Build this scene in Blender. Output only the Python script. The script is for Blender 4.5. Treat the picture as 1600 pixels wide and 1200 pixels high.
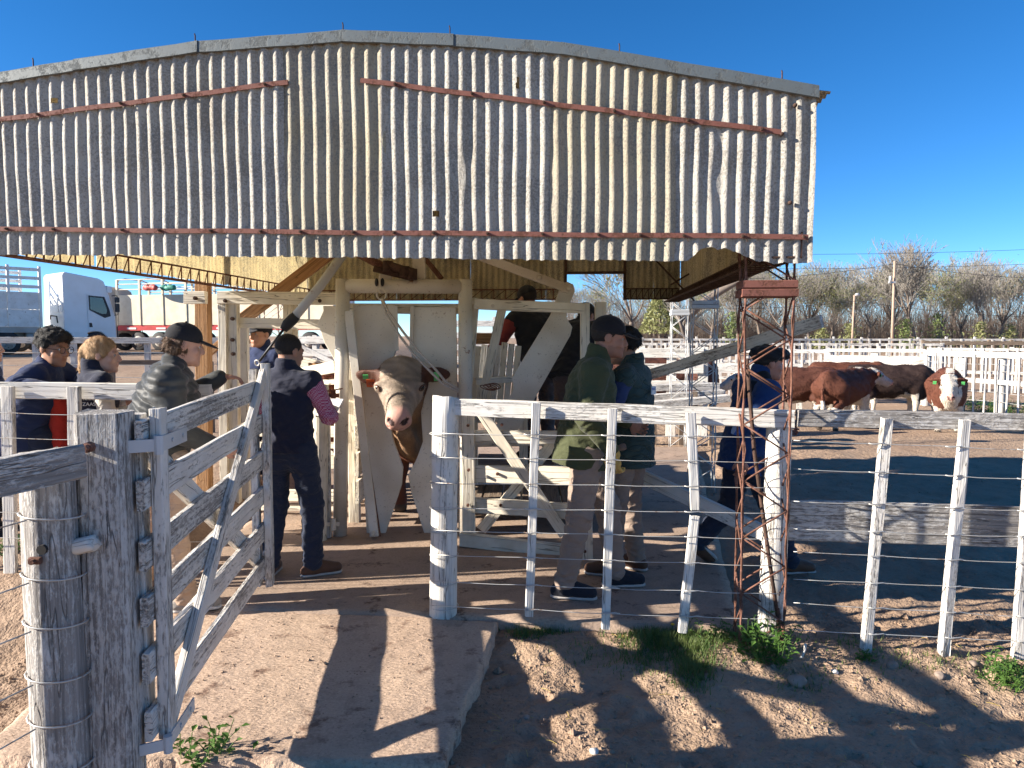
import bpy, math, random
import numpy as np
from mathutils import Vector, Matrix, Euler, noise as mnoise

for _o in list(bpy.data.objects):
    bpy.data.objects.remove(_o)
SC = bpy.context.scene
COL = SC.collection
R = math.radians
V = Vector

# ------------------------------------------------------------------ camera
EYE = 1.65
PITCH = R(3.715)
FPX = 1155.0
cd = bpy.data.cameras.new('camera')
cd.sensor_width = 36.0
cd.lens = 36.0 * FPX / 1600.0
cd.clip_start = 0.05
cd.clip_end = 3000.0
cam = bpy.data.objects.new('camera', cd)
COL.objects.link(cam)
cam.location = (0, 0, EYE)
cam.rotation_euler = (R(90) - PITCH, 0, 0)
SC.camera = cam

# ------------------------------------------------------------------ sky and sun
SUN_AZ = R(81.0)      # light travels this far to the right of straight ahead
SUN_EL = R(22.0)
LD = V((math.sin(SUN_AZ) * math.cos(SUN_EL), math.cos(SUN_AZ) * math.cos(SUN_EL), -math.sin(SUN_EL)))
world = bpy.data.worlds.new('World')
SC.world = world
world.use_nodes = True
wt = world.node_tree
wt.nodes.clear()
wo = wt.nodes.new('ShaderNodeOutputWorld')
wb = wt.nodes.new('ShaderNodeBackground')
ws = wt.nodes.new('ShaderNodeTexSky')
ws.sky_type = 'NISHITA'
ws.sun_disc = False
ws.sun_elevation = SUN_EL
ws.sun_rotation = math.atan2(-LD.x, -LD.y)
ws.altitude = 0
ws.air_density = 0.6
ws.dust_density = 0.0
ws.ozone_density = 4.0
wh = wt.nodes.new('ShaderNodeHueSaturation')
wh.inputs['Saturation'].default_value = 1.22
wt.links.new(ws.outputs[0], wh.inputs['Color'])
wt.links.new(wh.outputs[0], wb.inputs[0])
wb.inputs[1].default_value = 0.076
wt.links.new(wb.outputs[0], wo.inputs[0])

sl = bpy.data.lights.new('sun', 'SUN')
sl.energy = 5.0
sl.angle = R(0.55)
sl.color = (1.0, 0.91, 0.79)
sun = bpy.data.objects.new('sun', sl)
COL.objects.link(sun)
sun.rotation_euler = LD.to_track_quat('-Z', 'Y').to_euler()

SC.view_settings.view_transform = 'Standard'
SC.view_settings.look = 'None'
SC.view_settings.exposure = 1.5
SC.view_settings.gamma = 1.0
SC.cycles.max_bounces = 6
SC.cycles.diffuse_bounces = 4
SC.cycles.glossy_bounces = 2
SC.cycles.transmission_bounces = 3
SC.cycles.caustics_reflective = False
SC.cycles.caustics_refractive = False
SC.view_settings.use_curve_mapping = False

# ------------------------------------------------------------------ picture <-> place
_cp, _sp = math.cos(PITCH), math.sin(PITCH)
def ray(x, y):
    cx, cy = (x - 800.0) / FPX, (600.0 - y) / FPX
    return V((cx, _cp + cy * _sp, -_sp + cy * _cp))
def px(x, y, Y):
    d = ray(x, y)
    return V((0, 0, EYE)) + d * (Y / d.y)
def gp(x, y, z=0.0):
    d = ray(x, y)
    return V((0, 0, EYE)) + d * ((z - EYE) / d.z)

# ------------------------------------------------------------------ objects
WM = {}
def link(name, data, parent=None, mw=None):
    o = bpy.data.objects.new(name, data)
    COL.objects.link(o)
    m = mw.copy() if mw is not None else Matrix.Identity(4)
    WM[o.name] = m
    if parent is not None:
        o.parent = parent
        o.matrix_parent_inverse = WM[parent.name].inverted()
    o.matrix_basis = m
    return o
def tag(o, label=None, cat=None, group=None, kind=None):
    if label: o['label'] = label
    if cat: o['category'] = cat
    if group: o['group'] = group
    if kind: o['kind'] = kind
    return o
def thing(name, loc, label, cat, group=None, rz=0.0):
    o = link(name, None, None, Matrix.Translation(V(loc)) @ Matrix.Rotation(rz, 4, 'Z'))
    o.empty_display_size = 0.2
    return tag(o, label, cat, group)
def children(o):
    return [c for c in COL.objects if c.parent == o]
def copy_tree(root, mw):
    kids = {}
    for c in COL.objects:
        if c.parent is not None:
            kids.setdefault(c.parent.name, []).append(c)
    r = root.copy(); COL.objects.link(r); r.matrix_basis = mw; WM[r.name] = mw
    def rec(src, dst):
        for c in kids.get(src.name, []):
            d = c.copy(); COL.objects.link(d); d.parent = dst
            d.matrix_parent_inverse = c.matrix_parent_inverse.copy()
            d.matrix_basis = c.matrix_basis.copy()
            WM[d.name] = Matrix.Identity(4)
            rec(c, d)
    rec(root, r)
    return r
def frame(p0, p1, up=(0, 0, 1)):
    """matrix with local X from p0 to p1, local Z as near to up as possible, origin p0"""
    p0, p1 = V(p0), V(p1)
    x = (p1 - p0).normalized()
    up = V(up)
    if abs(x.dot(up.normalized())) > 0.97:
        up = V((0, 1, 0)) if abs(x.y) < 0.9 else V((1, 0, 0))
    y = up.cross(x).normalized()
    z = x.cross(y)
    return Matrix(((x.x, y.x, z.x, p0.x), (x.y, y.y, z.y, p0.y), (x.z, y.z, z.z, p0.z), (0, 0, 0, 1)))

class MB:
    def __init__(s):
        s.v = []; s.f = []; s.m = []
    def add(s, vs, fs, m=0):
        b = len(s.v)
        s.v.extend([tuple(p) for p in vs])
        for f in fs:
            s.f.append(tuple(i + b for i in f)); s.m.append(m)
    def box(s, mw, sx, sy, sz, m=0, bev=0.0):
        x, y, z = sx / 2, sy / 2, sz / 2
        if bev <= 0:
            vs = [mw @ V((a * x, b * y, c * z)) for a in (-1, 1) for b in (-1, 1) for c in (-1, 1)]
            s.add(vs, [(0, 1, 3, 2), (4, 6, 7, 5), (0, 4, 5, 1), (2, 3, 7, 6), (0, 2, 6, 4), (1, 5, 7, 3)], m)
        else:
            c = bev
            ring = [(-y + c, -z), (y - c, -z), (y, -z + c), (y, z - c), (y - c, z), (-y + c, z), (-y, z - c), (-y, -z + c)]
            vs = [mw @ V((a * x, p[0], p[1])) for a in (-1, 1) for p in ring]
            fs = [(i, (i + 1) % 8, 8 + (i + 1) % 8, 8 + i) for i in range(8)] + [tuple(range(7, -1, -1)), tuple(range(8, 16))]
            s.add(vs, fs, m)
    def aabb(s, lo, hi, m=0, bev=0.0):
        lo, hi = V(lo), V(hi)
        c = (lo + hi) / 2; d = hi - lo
        s.box(Matrix.Translation(c), d.x, d.y, d.z, m, bev)
    def bar(s, p0, p1, w, t, up=(0, 0, 1), m=0, bev=0.0):
        """w across (local Y), t along local Z"""
        L = (V(p1) - V(p0)).length
        s.box(frame(p0, p1, up) @ Matrix.Translation((L / 2, 0, 0)), L, w, t, m, bev)
    def tube(s, pts, r, n=8, m=0, cap=True):
        pts = [V(p) for p in pts]
        k = len(pts)
        rs = r if isinstance(r, (list, tuple)) else [r] * k
        t = [(pts[min(i + 1, k - 1)] - pts[max(i - 1, 0)]).normalized() for i in range(k)]
        a = V((0, 0, 1)) if abs(t[0].z) < 0.9 else V((1, 0, 0))
        u = t[0].cross(a).normalized()
        vs = []
        for i in range(k):
            u = (u - t[i] * u.dot(t[i])).normalized()
            w = t[i].cross(u)
            for j in range(n):
                q = 2 * math.pi * j / n
                vs.append(pts[i] + (u * math.cos(q) + w * math.sin(q)) * rs[i])
        fs = []
        for i in range(k - 1):
            for j in range(n):
                fs.append((i * n + j, i * n + (j + 1) % n, (i + 1) * n + (j + 1) % n, (i + 1) * n + j))
        if cap:
            fs.append(tuple(range(n - 1, -1, -1))); fs.append(tuple((k - 1) * n + j for j in range(n)))
        s.add(vs, fs, m)
    def prism(s, poly, mw, t, m=0):
        """poly: list of (x,y) in local XY, extruded along local Z by t (centred)"""
        n = len(poly)
        vs = [mw @ V((p[0], p[1], -t / 2)) for p in poly] + [mw @ V((p[0], p[1], t / 2)) for p in poly]
        fs = [tuple(range(n - 1, -1, -1)), tuple(range(n, 2 * n))] + [(i, (i + 1) % n, n + (i + 1) % n, n + i) for i in range(n)]
        s.add(vs, fs, m)
    def ball(s, c, r, nu=10, nv=7, m=0, mw=None):
        r = r if isinstance(r, (tuple, list)) else (r, r, r)
        vs = []
        for i in range(nv + 1):
            th = math.pi * i / nv
            for j in range(nu):
                ph = 2 * math.pi * j / nu
                p = V((r[0] * math.sin(th) * math.cos(ph), r[1] * math.sin(th) * math.sin(ph), r[2] * math.cos(th)))
                if mw is not None: p = mw @ p
                vs.append(V(c) + p)
        fs = [(i * nu + j, (i + 1) * nu + j, (i + 1) * nu + (j + 1) % nu, i * nu + (j + 1) % nu) for i in range(nv) for j in range(nu)]
        s.add(vs, fs, m)
    def mesh(s, name, mats, smooth=False):
        me = bpy.data.meshes.new(name)
        me.from_pydata(s.v, [], s.f)
        for mt in (mats if isinstance(mats, (list, tuple)) else [mats]):
            me.materials.append(mt)
        if any(s.m): me.polygons.foreach_set('material_index', s.m)
        if smooth: me.polygons.foreach_set('use_smooth', [True] * len(s.f))
        me.update()
        return me
    def build(s, name, mats, parent=None, smooth=False, mw=None):
        return link(name, s.mesh(name, mats, smooth), parent, mw)

def npmesh(name, verts, faces, mats, smooth=True, cols=None, midx=None):
    """verts (n,3) array, faces (m,4) or (m,3) array"""
    verts = np.asarray(verts, dtype=np.float32); faces = np.asarray(faces, dtype=np.int32)
    me = bpy.data.meshes.new(name)
    n, m, k = len(verts), len(faces), faces.shape[1]
    me.vertices.add(n); me.vertices.foreach_set('co', verts.ravel())
    me.loops.add(m * k); me.loops.foreach_set('vertex_index', faces.ravel())
    me.polygons.add(m)
    me.polygons.foreach_set('loop_start', np.arange(0, m * k, k, dtype=np.int32))
    me.polygons.foreach_set('loop_total', np.full(m, k, dtype=np.int32))
    for mt in (mats if isinstance(mats, (list, tuple)) else [mats]):
        me.materials.append(mt)
    if midx is not None: me.polygons.foreach_set('material_index', np.asarray(midx, dtype=np.int32))
    me.update(calc_edges=True)
    me.polygons.foreach_set('use_smooth', np.full(m, bool(smooth)))
    if cols is not None:
        a = me.color_attributes.new('Col', 'FLOAT_COLOR', 'POINT')
        c = np.ones((n, 4), dtype=np.float32); c[:, :3] = cols
        a.data.foreach_set('color', c.ravel())
    me.validate()
    return me

# ------------------------------------------------------------------ materials
class NT:
    def __init__(s, name):
        s.mat = bpy.data.materials.new(name)
        s.mat.use_nodes = True
        s.t = s.mat.node_tree
        s.t.nodes.clear()
        s.out = s.t.nodes.new('ShaderNodeOutputMaterial')
        s.p = s.t.nodes.new('ShaderNodeBsdfPrincipled')
        s.t.links.new(s.p.outputs[0], s.out.inputs[0])
    def n(s, kind, **kw):
        x = s.t.nodes.new(kind)
        for k, v in kw.items(): setattr(x, k, v)
        return x
    def set(s, sock, v):
        if isinstance(v, bpy.types.NodeSocket): s.t.links.new(v, sock)
        elif isinstance(v, (tuple, list)) and len(v) == 3 and sock.type == 'RGBA': sock.default_value = (*v, 1)
        else: sock.default_value = v
    def coord(s, kind='Object', scale=None, rnd=0.0, loc=None):
        tc = s.n('ShaderNodeTexCoord').outputs[kind]
        if rnd:
            oi = s.n('ShaderNodeObjectInfo').outputs['Random']
            mu = s.math('MULTIPLY', oi, rnd)
            ad = s.n('ShaderNodeVectorMath', operation='ADD')
            s.t.links.new(tc, ad.inputs[0]); s.t.links.new(mu, ad.inputs[1]); tc = ad.outputs[0]
        if scale is not None:
            mp = s.n('ShaderNodeMapping')
            s.t.links.new(tc, mp.inputs[0])
            mp.inputs['Scale'].default_value = scale if isinstance(scale, (tuple, list)) else (scale,) * 3
            tc = mp.outputs[0]
        return tc
    def noise(s, vec, scale=5.0, detail=4.0, rough=0.55, dist=0.0, out=0):
        x = s.n('ShaderNodeTexNoise')
        s.set(x.inputs['Vector'], vec); x.inputs['Scale'].default_value = scale
        x.inputs['Detail'].default_value = detail; x.inputs['Roughness'].default_value = rough
        x.inputs['Distortion'].default_value = dist
        return x.outputs[out]
    def voro(s, vec, scale=5.0, feature='F1', out='Distance'):
        x = s.n('ShaderNodeTexVoronoi', feature=feature)
        s.set(x.inputs['Vector'], vec); x.inputs['Scale'].default_value = scale
        return x.outputs[out]
    def ramp(s, fac, stops, interp='LINEAR'):
        x = s.n('ShaderNodeValToRGB'); s.set(x.inputs[0], fac)
        e = x.color_ramp.elements; x.color_ramp.interpolation = interp
        while len(e) < len(stops): e.new(0.5)
        for i, (p, c) in enumerate(stops):
            e[i].position = p
            if not isinstance(c, (tuple, list)): c = (c, c, c)
            e[i].color = (*c, 1)
        return x.outputs[0]
    def mix(s, fac, a, b, mode='MIX'):
        x = s.n('ShaderNodeMix', data_type='RGBA', blend_type=mode)
        s.set(x.inputs[0], fac); s.set(x.inputs[6], a); s.set(x.inputs[7], b)
        return x.outputs[2]
    def math(s, op, a, b=0.0, clamp=False):
        x = s.n('ShaderNodeMath', operation=op, use_clamp=clamp)
        s.set(x.inputs[0], a); s.set(x.inputs[1], b)
        return x.outputs[0]
    def bump(s, h, strength=0.5, dist=0.01, normal=None):
        x = s.n('ShaderNodeBump'); s.set(x.inputs['Height'], h)
        x.inputs['Strength'].default_value = strength; x.inputs['Distance'].default_value = dist
        if normal is not None: s.set(x.inputs['Normal'], normal)
        return x.outputs[0]
    def done(s, col=None, rough=0.8, normal=None, metal=0.0, spec=None):
        if col is not None: s.set(s.p.inputs['Base Color'], col)
        s.set(s.p.inputs['Roughness'], rough); s.set(s.p.inputs['Metallic'], metal)
        if spec is not None: s.p.inputs['Specular IOR Level'].default_value = spec
        if normal is not None: s.set(s.p.inputs['Normal'], normal)
        return s.mat

M = {}
def m_wood(name, bare, paint, amount, grain=(2.5, 85, 85), dirt=0.35):
    """old painted timber; grain runs along local X. amount: share of paint left"""
    t = NT(name)
    c2 = t.coord('Object', 1.0, rnd=37.0)
    g = t.noise(t.coord('Object', grain, rnd=37.0), 1.0, 2, 0.6)
    fl = t.noise(t.coord('Object', (26, 80, 80), rnd=37.0), 1.0, 4, 0.72)
    broad = t.noise(t.coord('Object', (1.6, 7, 7), rnd=37.0), 1.0, 2, 0.6)
    ck = t.noise(t.coord('Object', (1.1, 24, 24), rnd=37.0), 1.0, 2, 0.5)
    wood = t.ramp(g, [(0.28, tuple(x * 0.55 for x in bare)), (0.5, bare), (0.75, tuple(min(1, x * 1.35) for x in bare))])
    a = t.math('ADD', t.math('MULTIPLY', fl, 0.6), t.math('ADD', t.math('MULTIPLY', broad, 0.45), t.math('MULTIPLY', g, 0.25)))
    lo = 0.93 - amount * 0.55
    f = t.ramp(a, [(max(0, lo - 0.05), 0.0), (min(1, lo + 0.05), 1.0)])
    dn = t.noise(c2, 4.0, 3, 0.7)
    pc = t.mix(t.math('MULTIPLY', t.ramp(dn, [(0.4, 0.0), (0.72, 1.0)]), dirt), paint, (paint[0] * 0.55, paint[1] * 0.5, paint[2] * 0.43))
    col = t.mix(f, wood, pc)
    crk = t.ramp(t.math('ABSOLUTE', t.math('SUBTRACT', ck, 0.5)), [(0.003, 1.0), (0.009, 0.0)])
    col = t.mix(t.math('MULTIPLY', crk, 0.7), col, tuple(x * 0.3 for x in bare))
    h = t.math('ADD', t.math('MULTIPLY', g, 0.7), t.math('ADD', t.math('MULTIPLY', crk, -1.2), t.math('MULTIPLY', f, 0.5)))
    return t.done(col, 0.88, t.bump(h, 0.9, 0.005), spec=0.2)
M['wood_white'] = m_wood('white_peeling_wood', (0.36, 0.335, 0.30), (0.70, 0.675, 0.62), 0.74)
M['wood_grey'] = m_wood('grey_weathered_wood', (0.27, 0.25, 0.23), (0.52, 0.505, 0.48), 0.48)
M['wood_mid'] = m_wood('half_painted_wood', (0.32, 0.295, 0.265), (0.68, 0.65, 0.60), 0.62)
M['wood_cream'] = m_wood('cream_painted_wood', (0.30, 0.24, 0.17), (0.76, 0.70, 0.58), 0.92, dirt=0.45)
M['wood_raw'] = m_wood('raw_brown_timber', (0.36, 0.20, 0.10), (0.42, 0.26, 0.14), 0.4, dirt=0.2)
M['wood_pole'] = m_wood('pale_pole_wood', (0.42, 0.30, 0.22), (0.5, 0.4, 0.32), 0.4)
M['wood_far'] = m_wood('far_white_wood', (0.30, 0.275, 0.25), (0.56, 0.545, 0.52), 0.70, dirt=0.35)
M['wood_brown'] = m_wood('old_brown_wood', (0.20, 0.15, 0.11), (0.34, 0.28, 0.22), 0.35)

def m_paint(name, paint, rust=(0.22, 0.09, 0.045), amount=0.25, rough=0.55, metal=0.0, scale=7.0, dirt=0.4, specks=0.0):
    t = NT(name)
    c = t.coord('Object', 1.0, rnd=21.0)
    a = t.noise(c, scale, 5, 0.72)
    b = t.noise(c, scale * 9, 3, 0.6)
    w = t.noise(c, 2.1, 2, 0.6)
    f = t.ramp(t.math('ADD', t.math('MULTIPLY', a, 0.7), t.math('MULTIPLY', b, 0.3)), [(0.72 - amount * 0.55, 0.0), (0.80 - amount * 0.55, 1.0)])
    p = t.mix(t.math('MULTIPLY', t.ramp(w, [(0.4, 0.0), (0.7, 1.0)]), dirt), paint, tuple(x * y for x, y in zip(paint, (0.62, 0.55, 0.46))))
    rc = t.mix(t.noise(c, 40, 3), tuple(x * 0.5 for x in rust), tuple(x * 1.5 for x in rust))
    sp_ = t.ramp(t.noise(c, 70, 2, 0.6), [(0.66, 0.0), (0.71, 1.0)])
    col = t.mix(t.math('MULTIPLY', sp_, specks), t.mix(f, p, rc), tuple(x * 0.22 for x in paint))
    r = t.math('ADD', rough, t.math('MULTIPLY', f, 0.3))
    return t.done(col, r, t.bump(t.math('ADD', t.math('MULTIPLY', f, -0.6), t.math('MULTIPLY', b, 0.6)), 0.5, 0.003), metal=metal, spec=0.4)
M['steel_cream'] = m_paint('cream_painted_steel', (0.72, 0.67, 0.58), amount=0.24, dirt=0.6, specks=0.5)
M['panel_cream'] = m_paint('cream_painted_panel', (0.74, 0.69, 0.60), rust=(0.26, 0.18, 0.12), amount=0.22, rough=0.65, scale=5.0, dirt=0.65, specks=0.6)
M['steel_grey'] = m_paint('grey_white_steel', (0.55, 0.56, 0.56), amount=0.25)
M['rust'] = m_paint('rusty_steel', (0.21, 0.10, 0.072), rust=(0.12, 0.055, 0.035), amount=0.5, rough=0.8, scale=12)
M['rust_bar'] = m_paint('red_oxide_steel', (0.20, 0.078, 0.058), rust=(0.11, 0.045, 0.03), amount=0.4, rough=0.75, scale=10)
M['rust_dark'] = m_paint('dark_rusty_steel', (0.10, 0.055, 0.04), rust=(0.06, 0.035, 0.025), amount=0.5, rough=0.85, scale=12)
M['galv'] = m_paint('galvanised_flashing', (0.13, 0.15, 0.155), rust=(0.10, 0.11, 0.11), amount=0.4, rough=0.55, metal=0.2, scale=14, dirt=0.2)
M['wire'] = m_paint('galvanised_wire', (0.55, 0.55, 0.53), rust=(0.22, 0.12, 0.07), amount=0.3, rough=0.5, metal=0.5, scale=3)
M['black_rubber'] = m_paint('black_rubber', (0.025, 0.025, 0.028), rust=(0.05, 0.045, 0.04), amount=0.2, rough=0.7)
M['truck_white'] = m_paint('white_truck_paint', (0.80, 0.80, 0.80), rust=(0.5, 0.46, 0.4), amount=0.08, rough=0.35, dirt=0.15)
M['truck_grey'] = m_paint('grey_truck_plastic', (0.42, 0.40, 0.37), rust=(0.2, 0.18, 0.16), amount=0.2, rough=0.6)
M['truck_red'] = m_paint('red_truck_paint', (0.50, 0.05, 0.05), rust=(0.3, 0.1, 0.08), amount=0.15, rough=0.45)
M['truck_cream'] = m_paint('cream_trailer_board', (0.74, 0.66, 0.50), rust=(0.36, 0.27, 0.18), amount=0.15, rough=0.6)
M['truck_board'] = m_paint('dirty_white_trailer_board', (0.82, 0.80, 0.76), rust=(0.30, 0.2, 0.12), amount=0.26, rough=0.6)

def m_plain(name, col, rough=0.6, var=0.25, scale=20, bump=0.0, metal=0.0, spec=None):
    t = NT(name)
    c = t.coord('Object', 1.0, rnd=5.0)
    n = t.noise(c, scale, 4, 0.6)
    cc = t.mix(n, tuple(x * (1 - var) for x in col), tuple(min(1, x * (1 + var)) for x in col))
    return t.done(cc, rough, t.bump(n, bump, 0.004) if bump else None, metal, spec)
M['tag_green'] = m_plain('green_ear_tag', (0.12, 0.55, 0.16), 0.4)
M['tag_orange'] = m_plain('orange_ear_tag', (0.65, 0.13, 0.03), 0.4)
M['black'] = m_plain('black_plastic', (0.015, 0.015, 0.018), 0.5)
M['hole_shade'] = m_plain('painted_hole_shade', (0.02, 0.017, 0.015), 0.9)
M['white_plain'] = m_plain('white_print', (0.72, 0.72, 0.72), 0.6, 0.1)
M['blue_plastic'] = m_plain('blue_plastic', (0.03, 0.13, 0.50), 0.35, 0.2)
M['bundle_red'] = m_plain('red_tarpaulin', (0.50, 0.09, 0.07), 0.6, 0.3, 9, 0.6)
M['bundle_green'] = m_plain('green_tarpaulin', (0.02, 0.22, 0.15), 0.6, 0.3, 9, 0.6)
M['yellow_flower'] = m_plain('yellow_petal', (0.75, 0.42, 0.02), 0.6)
M['rope'] = m_plain('white_flecked_rope', (0.50, 0.43, 0.36), 0.9, 0.6, 90, 0.6)
M['bone'] = m_plain('pale_stone', (0.55, 0.52, 0.48), 0.8, 0.3, 25, 0.5)
M['stone'] = m_plain('brown_stone', (0.26, 0.20, 0.16), 0.9, 0.35, 25, 0.6)
M['lime'] = m_plain('lime_green_paint', (0.30, 0.42, 0.06), 0.6)
M['eye_white'] = m_plain('eye_white', (0.34, 0.30, 0.27), 0.2, 0.05)
M['eye_dark'] = m_plain('eye_dark', (0.012, 0.009, 0.007), 0.12, 0.1)
M['leaf_yellow'] = m_plain('fallen_leaf', (0.45, 0.33, 0.08), 0.7)
def m_glass():
    t = NT('truck_window_glass')
    t.p.inputs['Transmission Weight'].default_value = 0.5
    return t.done((0.10, 0.16, 0.17), 0.05, spec=0.8)
M['glass'] = m_glass()
def m_lens():
    t = NT('spectacle_lens')
    t.p.inputs['Alpha'].default_value = 0.25
    return t.done((0.5, 0.55, 0.6), 0.05, spec=0.8)
M['lens'] = m_lens()

def m_cloth(name, col, var=0.25, weave=500, bump=0.3, rough=0.9, sheen=0.1, fold=0.25, quilt=None):
    t = NT(name)
    c = t.coord('Object', 1.0)
    a = t.noise(c, 7, 5, 0.6); w = t.noise(c, weave, 2, 0.5)
    cc = t.mix(t.math('ADD', t.math('MULTIPLY', a, 0.7), t.math('MULTIPLY', w, 0.3)), tuple(x * (1 - var) for x in col), tuple(min(1, x * (1 + var)) for x in col))
    f1 = t.noise(t.coord('Object', (1, 1, 2.2)), 9, 3, 0.5, dist=1.2)
    nb = t.bump(f1, fold, 0.04)
    if quilt:
        mp = t.n('ShaderNodeMapping'); t.t.links.new(c, mp.inputs[0]); mp.inputs['Rotation'].default_value = (0, 0, 0)
        sx = t.n('ShaderNodeSeparateXYZ'); t.t.links.new(c, sx.inputs[0])
        hor = t.math('ADD', sx.outputs[0], sx.outputs[1])
        u = t.math('ADD', hor, sx.outputs[2]); v = t.math('SUBTRACT', hor, sx.outputs[2])
        su = t.math('ABSOLUTE', t.math('SINE', t.math('MULTIPLY', u, quilt))); sv = t.math('ABSOLUTE', t.math('SINE', t.math('MULTIPLY', v, quilt)))
        q = t.ramp(t.math('MINIMUM', su, sv), [(0.0, 0.0), (0.35, 1.0)])
        nb = t.bump(q, 0.8, 0.008, nb)
    nb = t.bump(w, bump, 0.002, nb)
    t.p.inputs['Sheen Weight'].default_value = sheen
    return t.done(cc, rough, nb, spec=0.2)
M['cl_navy'] = m_cloth('navy_cloth', (0.022, 0.034, 0.085))
M['cl_navy2'] = m_cloth('dark_navy_fleece', (0.02, 0.023, 0.042), sheen=0.15)
M['cl_blue'] = m_cloth('blue_jacket_cloth', (0.016, 0.045, 0.14))
M['cl_black'] = m_cloth('black_cloth', (0.018, 0.018, 0.022))
M['cl_puffer'] = m_cloth('charcoal_puffer_nylon', (0.036, 0.040, 0.042), var=0.1, rough=0.52, fold=0.12)
M['cl_green'] = m_cloth('olive_green_jacket_cloth', (0.062, 0.070, 0.034), fold=0.4)
M['cl_greyblue'] = m_cloth('dark_green_quilted_cloth', (0.035, 0.062, 0.058), quilt=46, rough=0.7)
M['cl_steel'] = m_cloth('blue_sleeve_cloth', (0.03, 0.05, 0.13))
M['cl_khaki'] = m_cloth('khaki_trouser_cloth', (0.36, 0.26, 0.19), fold=0.5)
M['cl_khaki2'] = m_cloth('greyish_khaki_trouser_cloth', (0.27, 0.205, 0.165), fold=0.5)
M['cl_jeans'] = m_cloth('dark_navy_trouser_cloth', (0.025, 0.032, 0.055), fold=0.5)
M['cl_cream'] = m_cloth('cream_sweater_wool', (0.62, 0.58, 0.52), fold=0.3)
M['cl_red'] = m_cloth('red_shirt_cloth', (0.45, 0.035, 0.022))
M['cl_rolled'] = m_cloth('maroon_sleeve_cloth', (0.20, 0.035, 0.03))
M['cl_pants_dk'] = m_cloth('brown_grey_trouser_cloth', (0.12, 0.09, 0.085), fold=0.5)
M['leather'] = m_cloth('brown_leather', (0.10, 0.05, 0.03), weave=90, rough=0.55)
M['shoe_dark'] = m_cloth('dark_shoe_cloth', (0.02, 0.022, 0.03), weave=150)
M['shoe_grey'] = m_cloth('grey_canvas_shoe', (0.22, 0.20, 0.18), weave=150)
M['sole'] = m_plain('shoe_sole', (0.42, 0.39, 0.36), 0.7)
M['glove'] = m_cloth('yellow_work_glove', (0.50, 0.33, 0.10), weave=120)
M['scarf'] = m_cloth('grey_fleece', (0.20, 0.21, 0.20), sheen=0.3)
def m_check():
    t = NT('magenta_checked_shirt_cloth')
    c = t.coord('Object', 1.0)
    k = t.n('ShaderNodeTexChecker'); t.t.links.new(c, k.inputs[0]); k.inputs['Scale'].default_value = 95
    k.inputs[1].default_value = (0.50, 0.30, 0.38, 1); k.inputs[2].default_value = (0.34, 0.02, 0.10, 1)
    return t.done(k.outputs[0], 0.85, t.bump(t.noise(c, 9, 3, 0.5, 1.0), 0.4, 0.03))
M['cl_check'] = m_check()
def m_vcol(name, rough=0.6, fine=400, bump=0.3, dist=0.002, sss=0.0, spec=0.35, hair=None, var=0.18):
    t = NT(name)
    a = t.n('ShaderNodeAttribute', attribute_name='Col').outputs['Color']
    c = t.coord('Object', hair if hair else 1.0)
    n = t.noise(c, fine, 3, 0.6)
    big = t.noise(t.coord('Object', 1.0), 14, 4, 0.6)
    k = t.math('ADD', 1.0 - var, t.math('MULTIPLY', t.math('ADD', n, big), var))
    mul = t.n('ShaderNodeVectorMath', operation='SCALE'); t.t.links.new(a, mul.inputs[0]); t.set(mul.inputs['Scale'], k)
    if sss:
        t.p.inputs['Subsurface Weight'].default_value = sss
        t.p.inputs['Subsurface Radius'].default_value = (0.012, 0.005, 0.003)
    return t.done(mul.outputs[0], rough, t.bump(n, bump, dist), spec=spec)
M['skin'] = m_vcol('skin', 0.5, 300, 0.15, 0.001, 0.12)
M['hide'] = m_vcol('cattle_hide', 0.75, 60, 1.0, 0.012, hair=(1, 1, 1), var=0.45)
M['hide_smooth'] = m_vcol('bull_hide', 0.65, 140, 0.7, 0.005, var=0.35)
def m_hair(name, col, rough=0.75):
    t = NT(name)
    n = t.noise(t.coord('Object', (140, 140, 22)), 1.0, 3, 0.6, 0.6)
    return t.done(t.mix(n, tuple(x * 0.5 for x in col), tuple(min(1, x * 1.5) for x in col)), rough, t.bump(n, 0.8, 0.006))
M['hair_black'] = m_hair('black_hair', (0.010, 0.009, 0.009))
M['hair_brown'] = m_hair('brown_hair', (0.10, 0.055, 0.03))
M['hair_blonde'] = m_hair('blonde_hair', (0.42, 0.26, 0.13))
M['hair_dark'] = m_hair('dark_cropped_hair', (0.02, 0.015, 0.013))

def m_soil(name, a, b, dark, pebble=1.0):
    t = NT(name)
    c = t.coord('Object', 1.0)
    big = t.noise(c, 0.55, 2, 0.6); mid = t.noise(c, 5.0, 3, 0.65); fine = t.noise(c, 42.0, 3, 0.7)
    vf = fine; cl = t.noise(c, 16.0, 3, 0.75)
    col = t.mix(t.ramp(big, [(0.35, 0.0), (0.65, 1.0)]), a, b)
    col = t.mix(t.math('MULTIPLY', t.ramp(mid, [(0.45, 0.0), (0.7, 1.0)]), 0.55), col, dark)
    col = t.mix(t.math('MULTIPLY', t.ramp(fine, [(0.55, 0.0), (0.75, 1.0)]), 0.5), col, tuple(x * 0.5 for x in dark))
    col = t.mix(t.math('MULTIPLY', t.ramp(fine, [(0.25, 1.0), (0.4, 0.0)]), 0.4), col, tuple(min(1, x * 1.35) for x in a))
    h = t.math('ADD', t.math('MULTIPLY', cl, 1.1), t.math('ADD', t.math('MULTIPLY', fine, 0.45), t.math('MULTIPLY', vf, -0.35 * pebble)))
    return t.done(col, 0.95, t.bump(h, 0.9, 0.03), spec=0.15)
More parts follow.
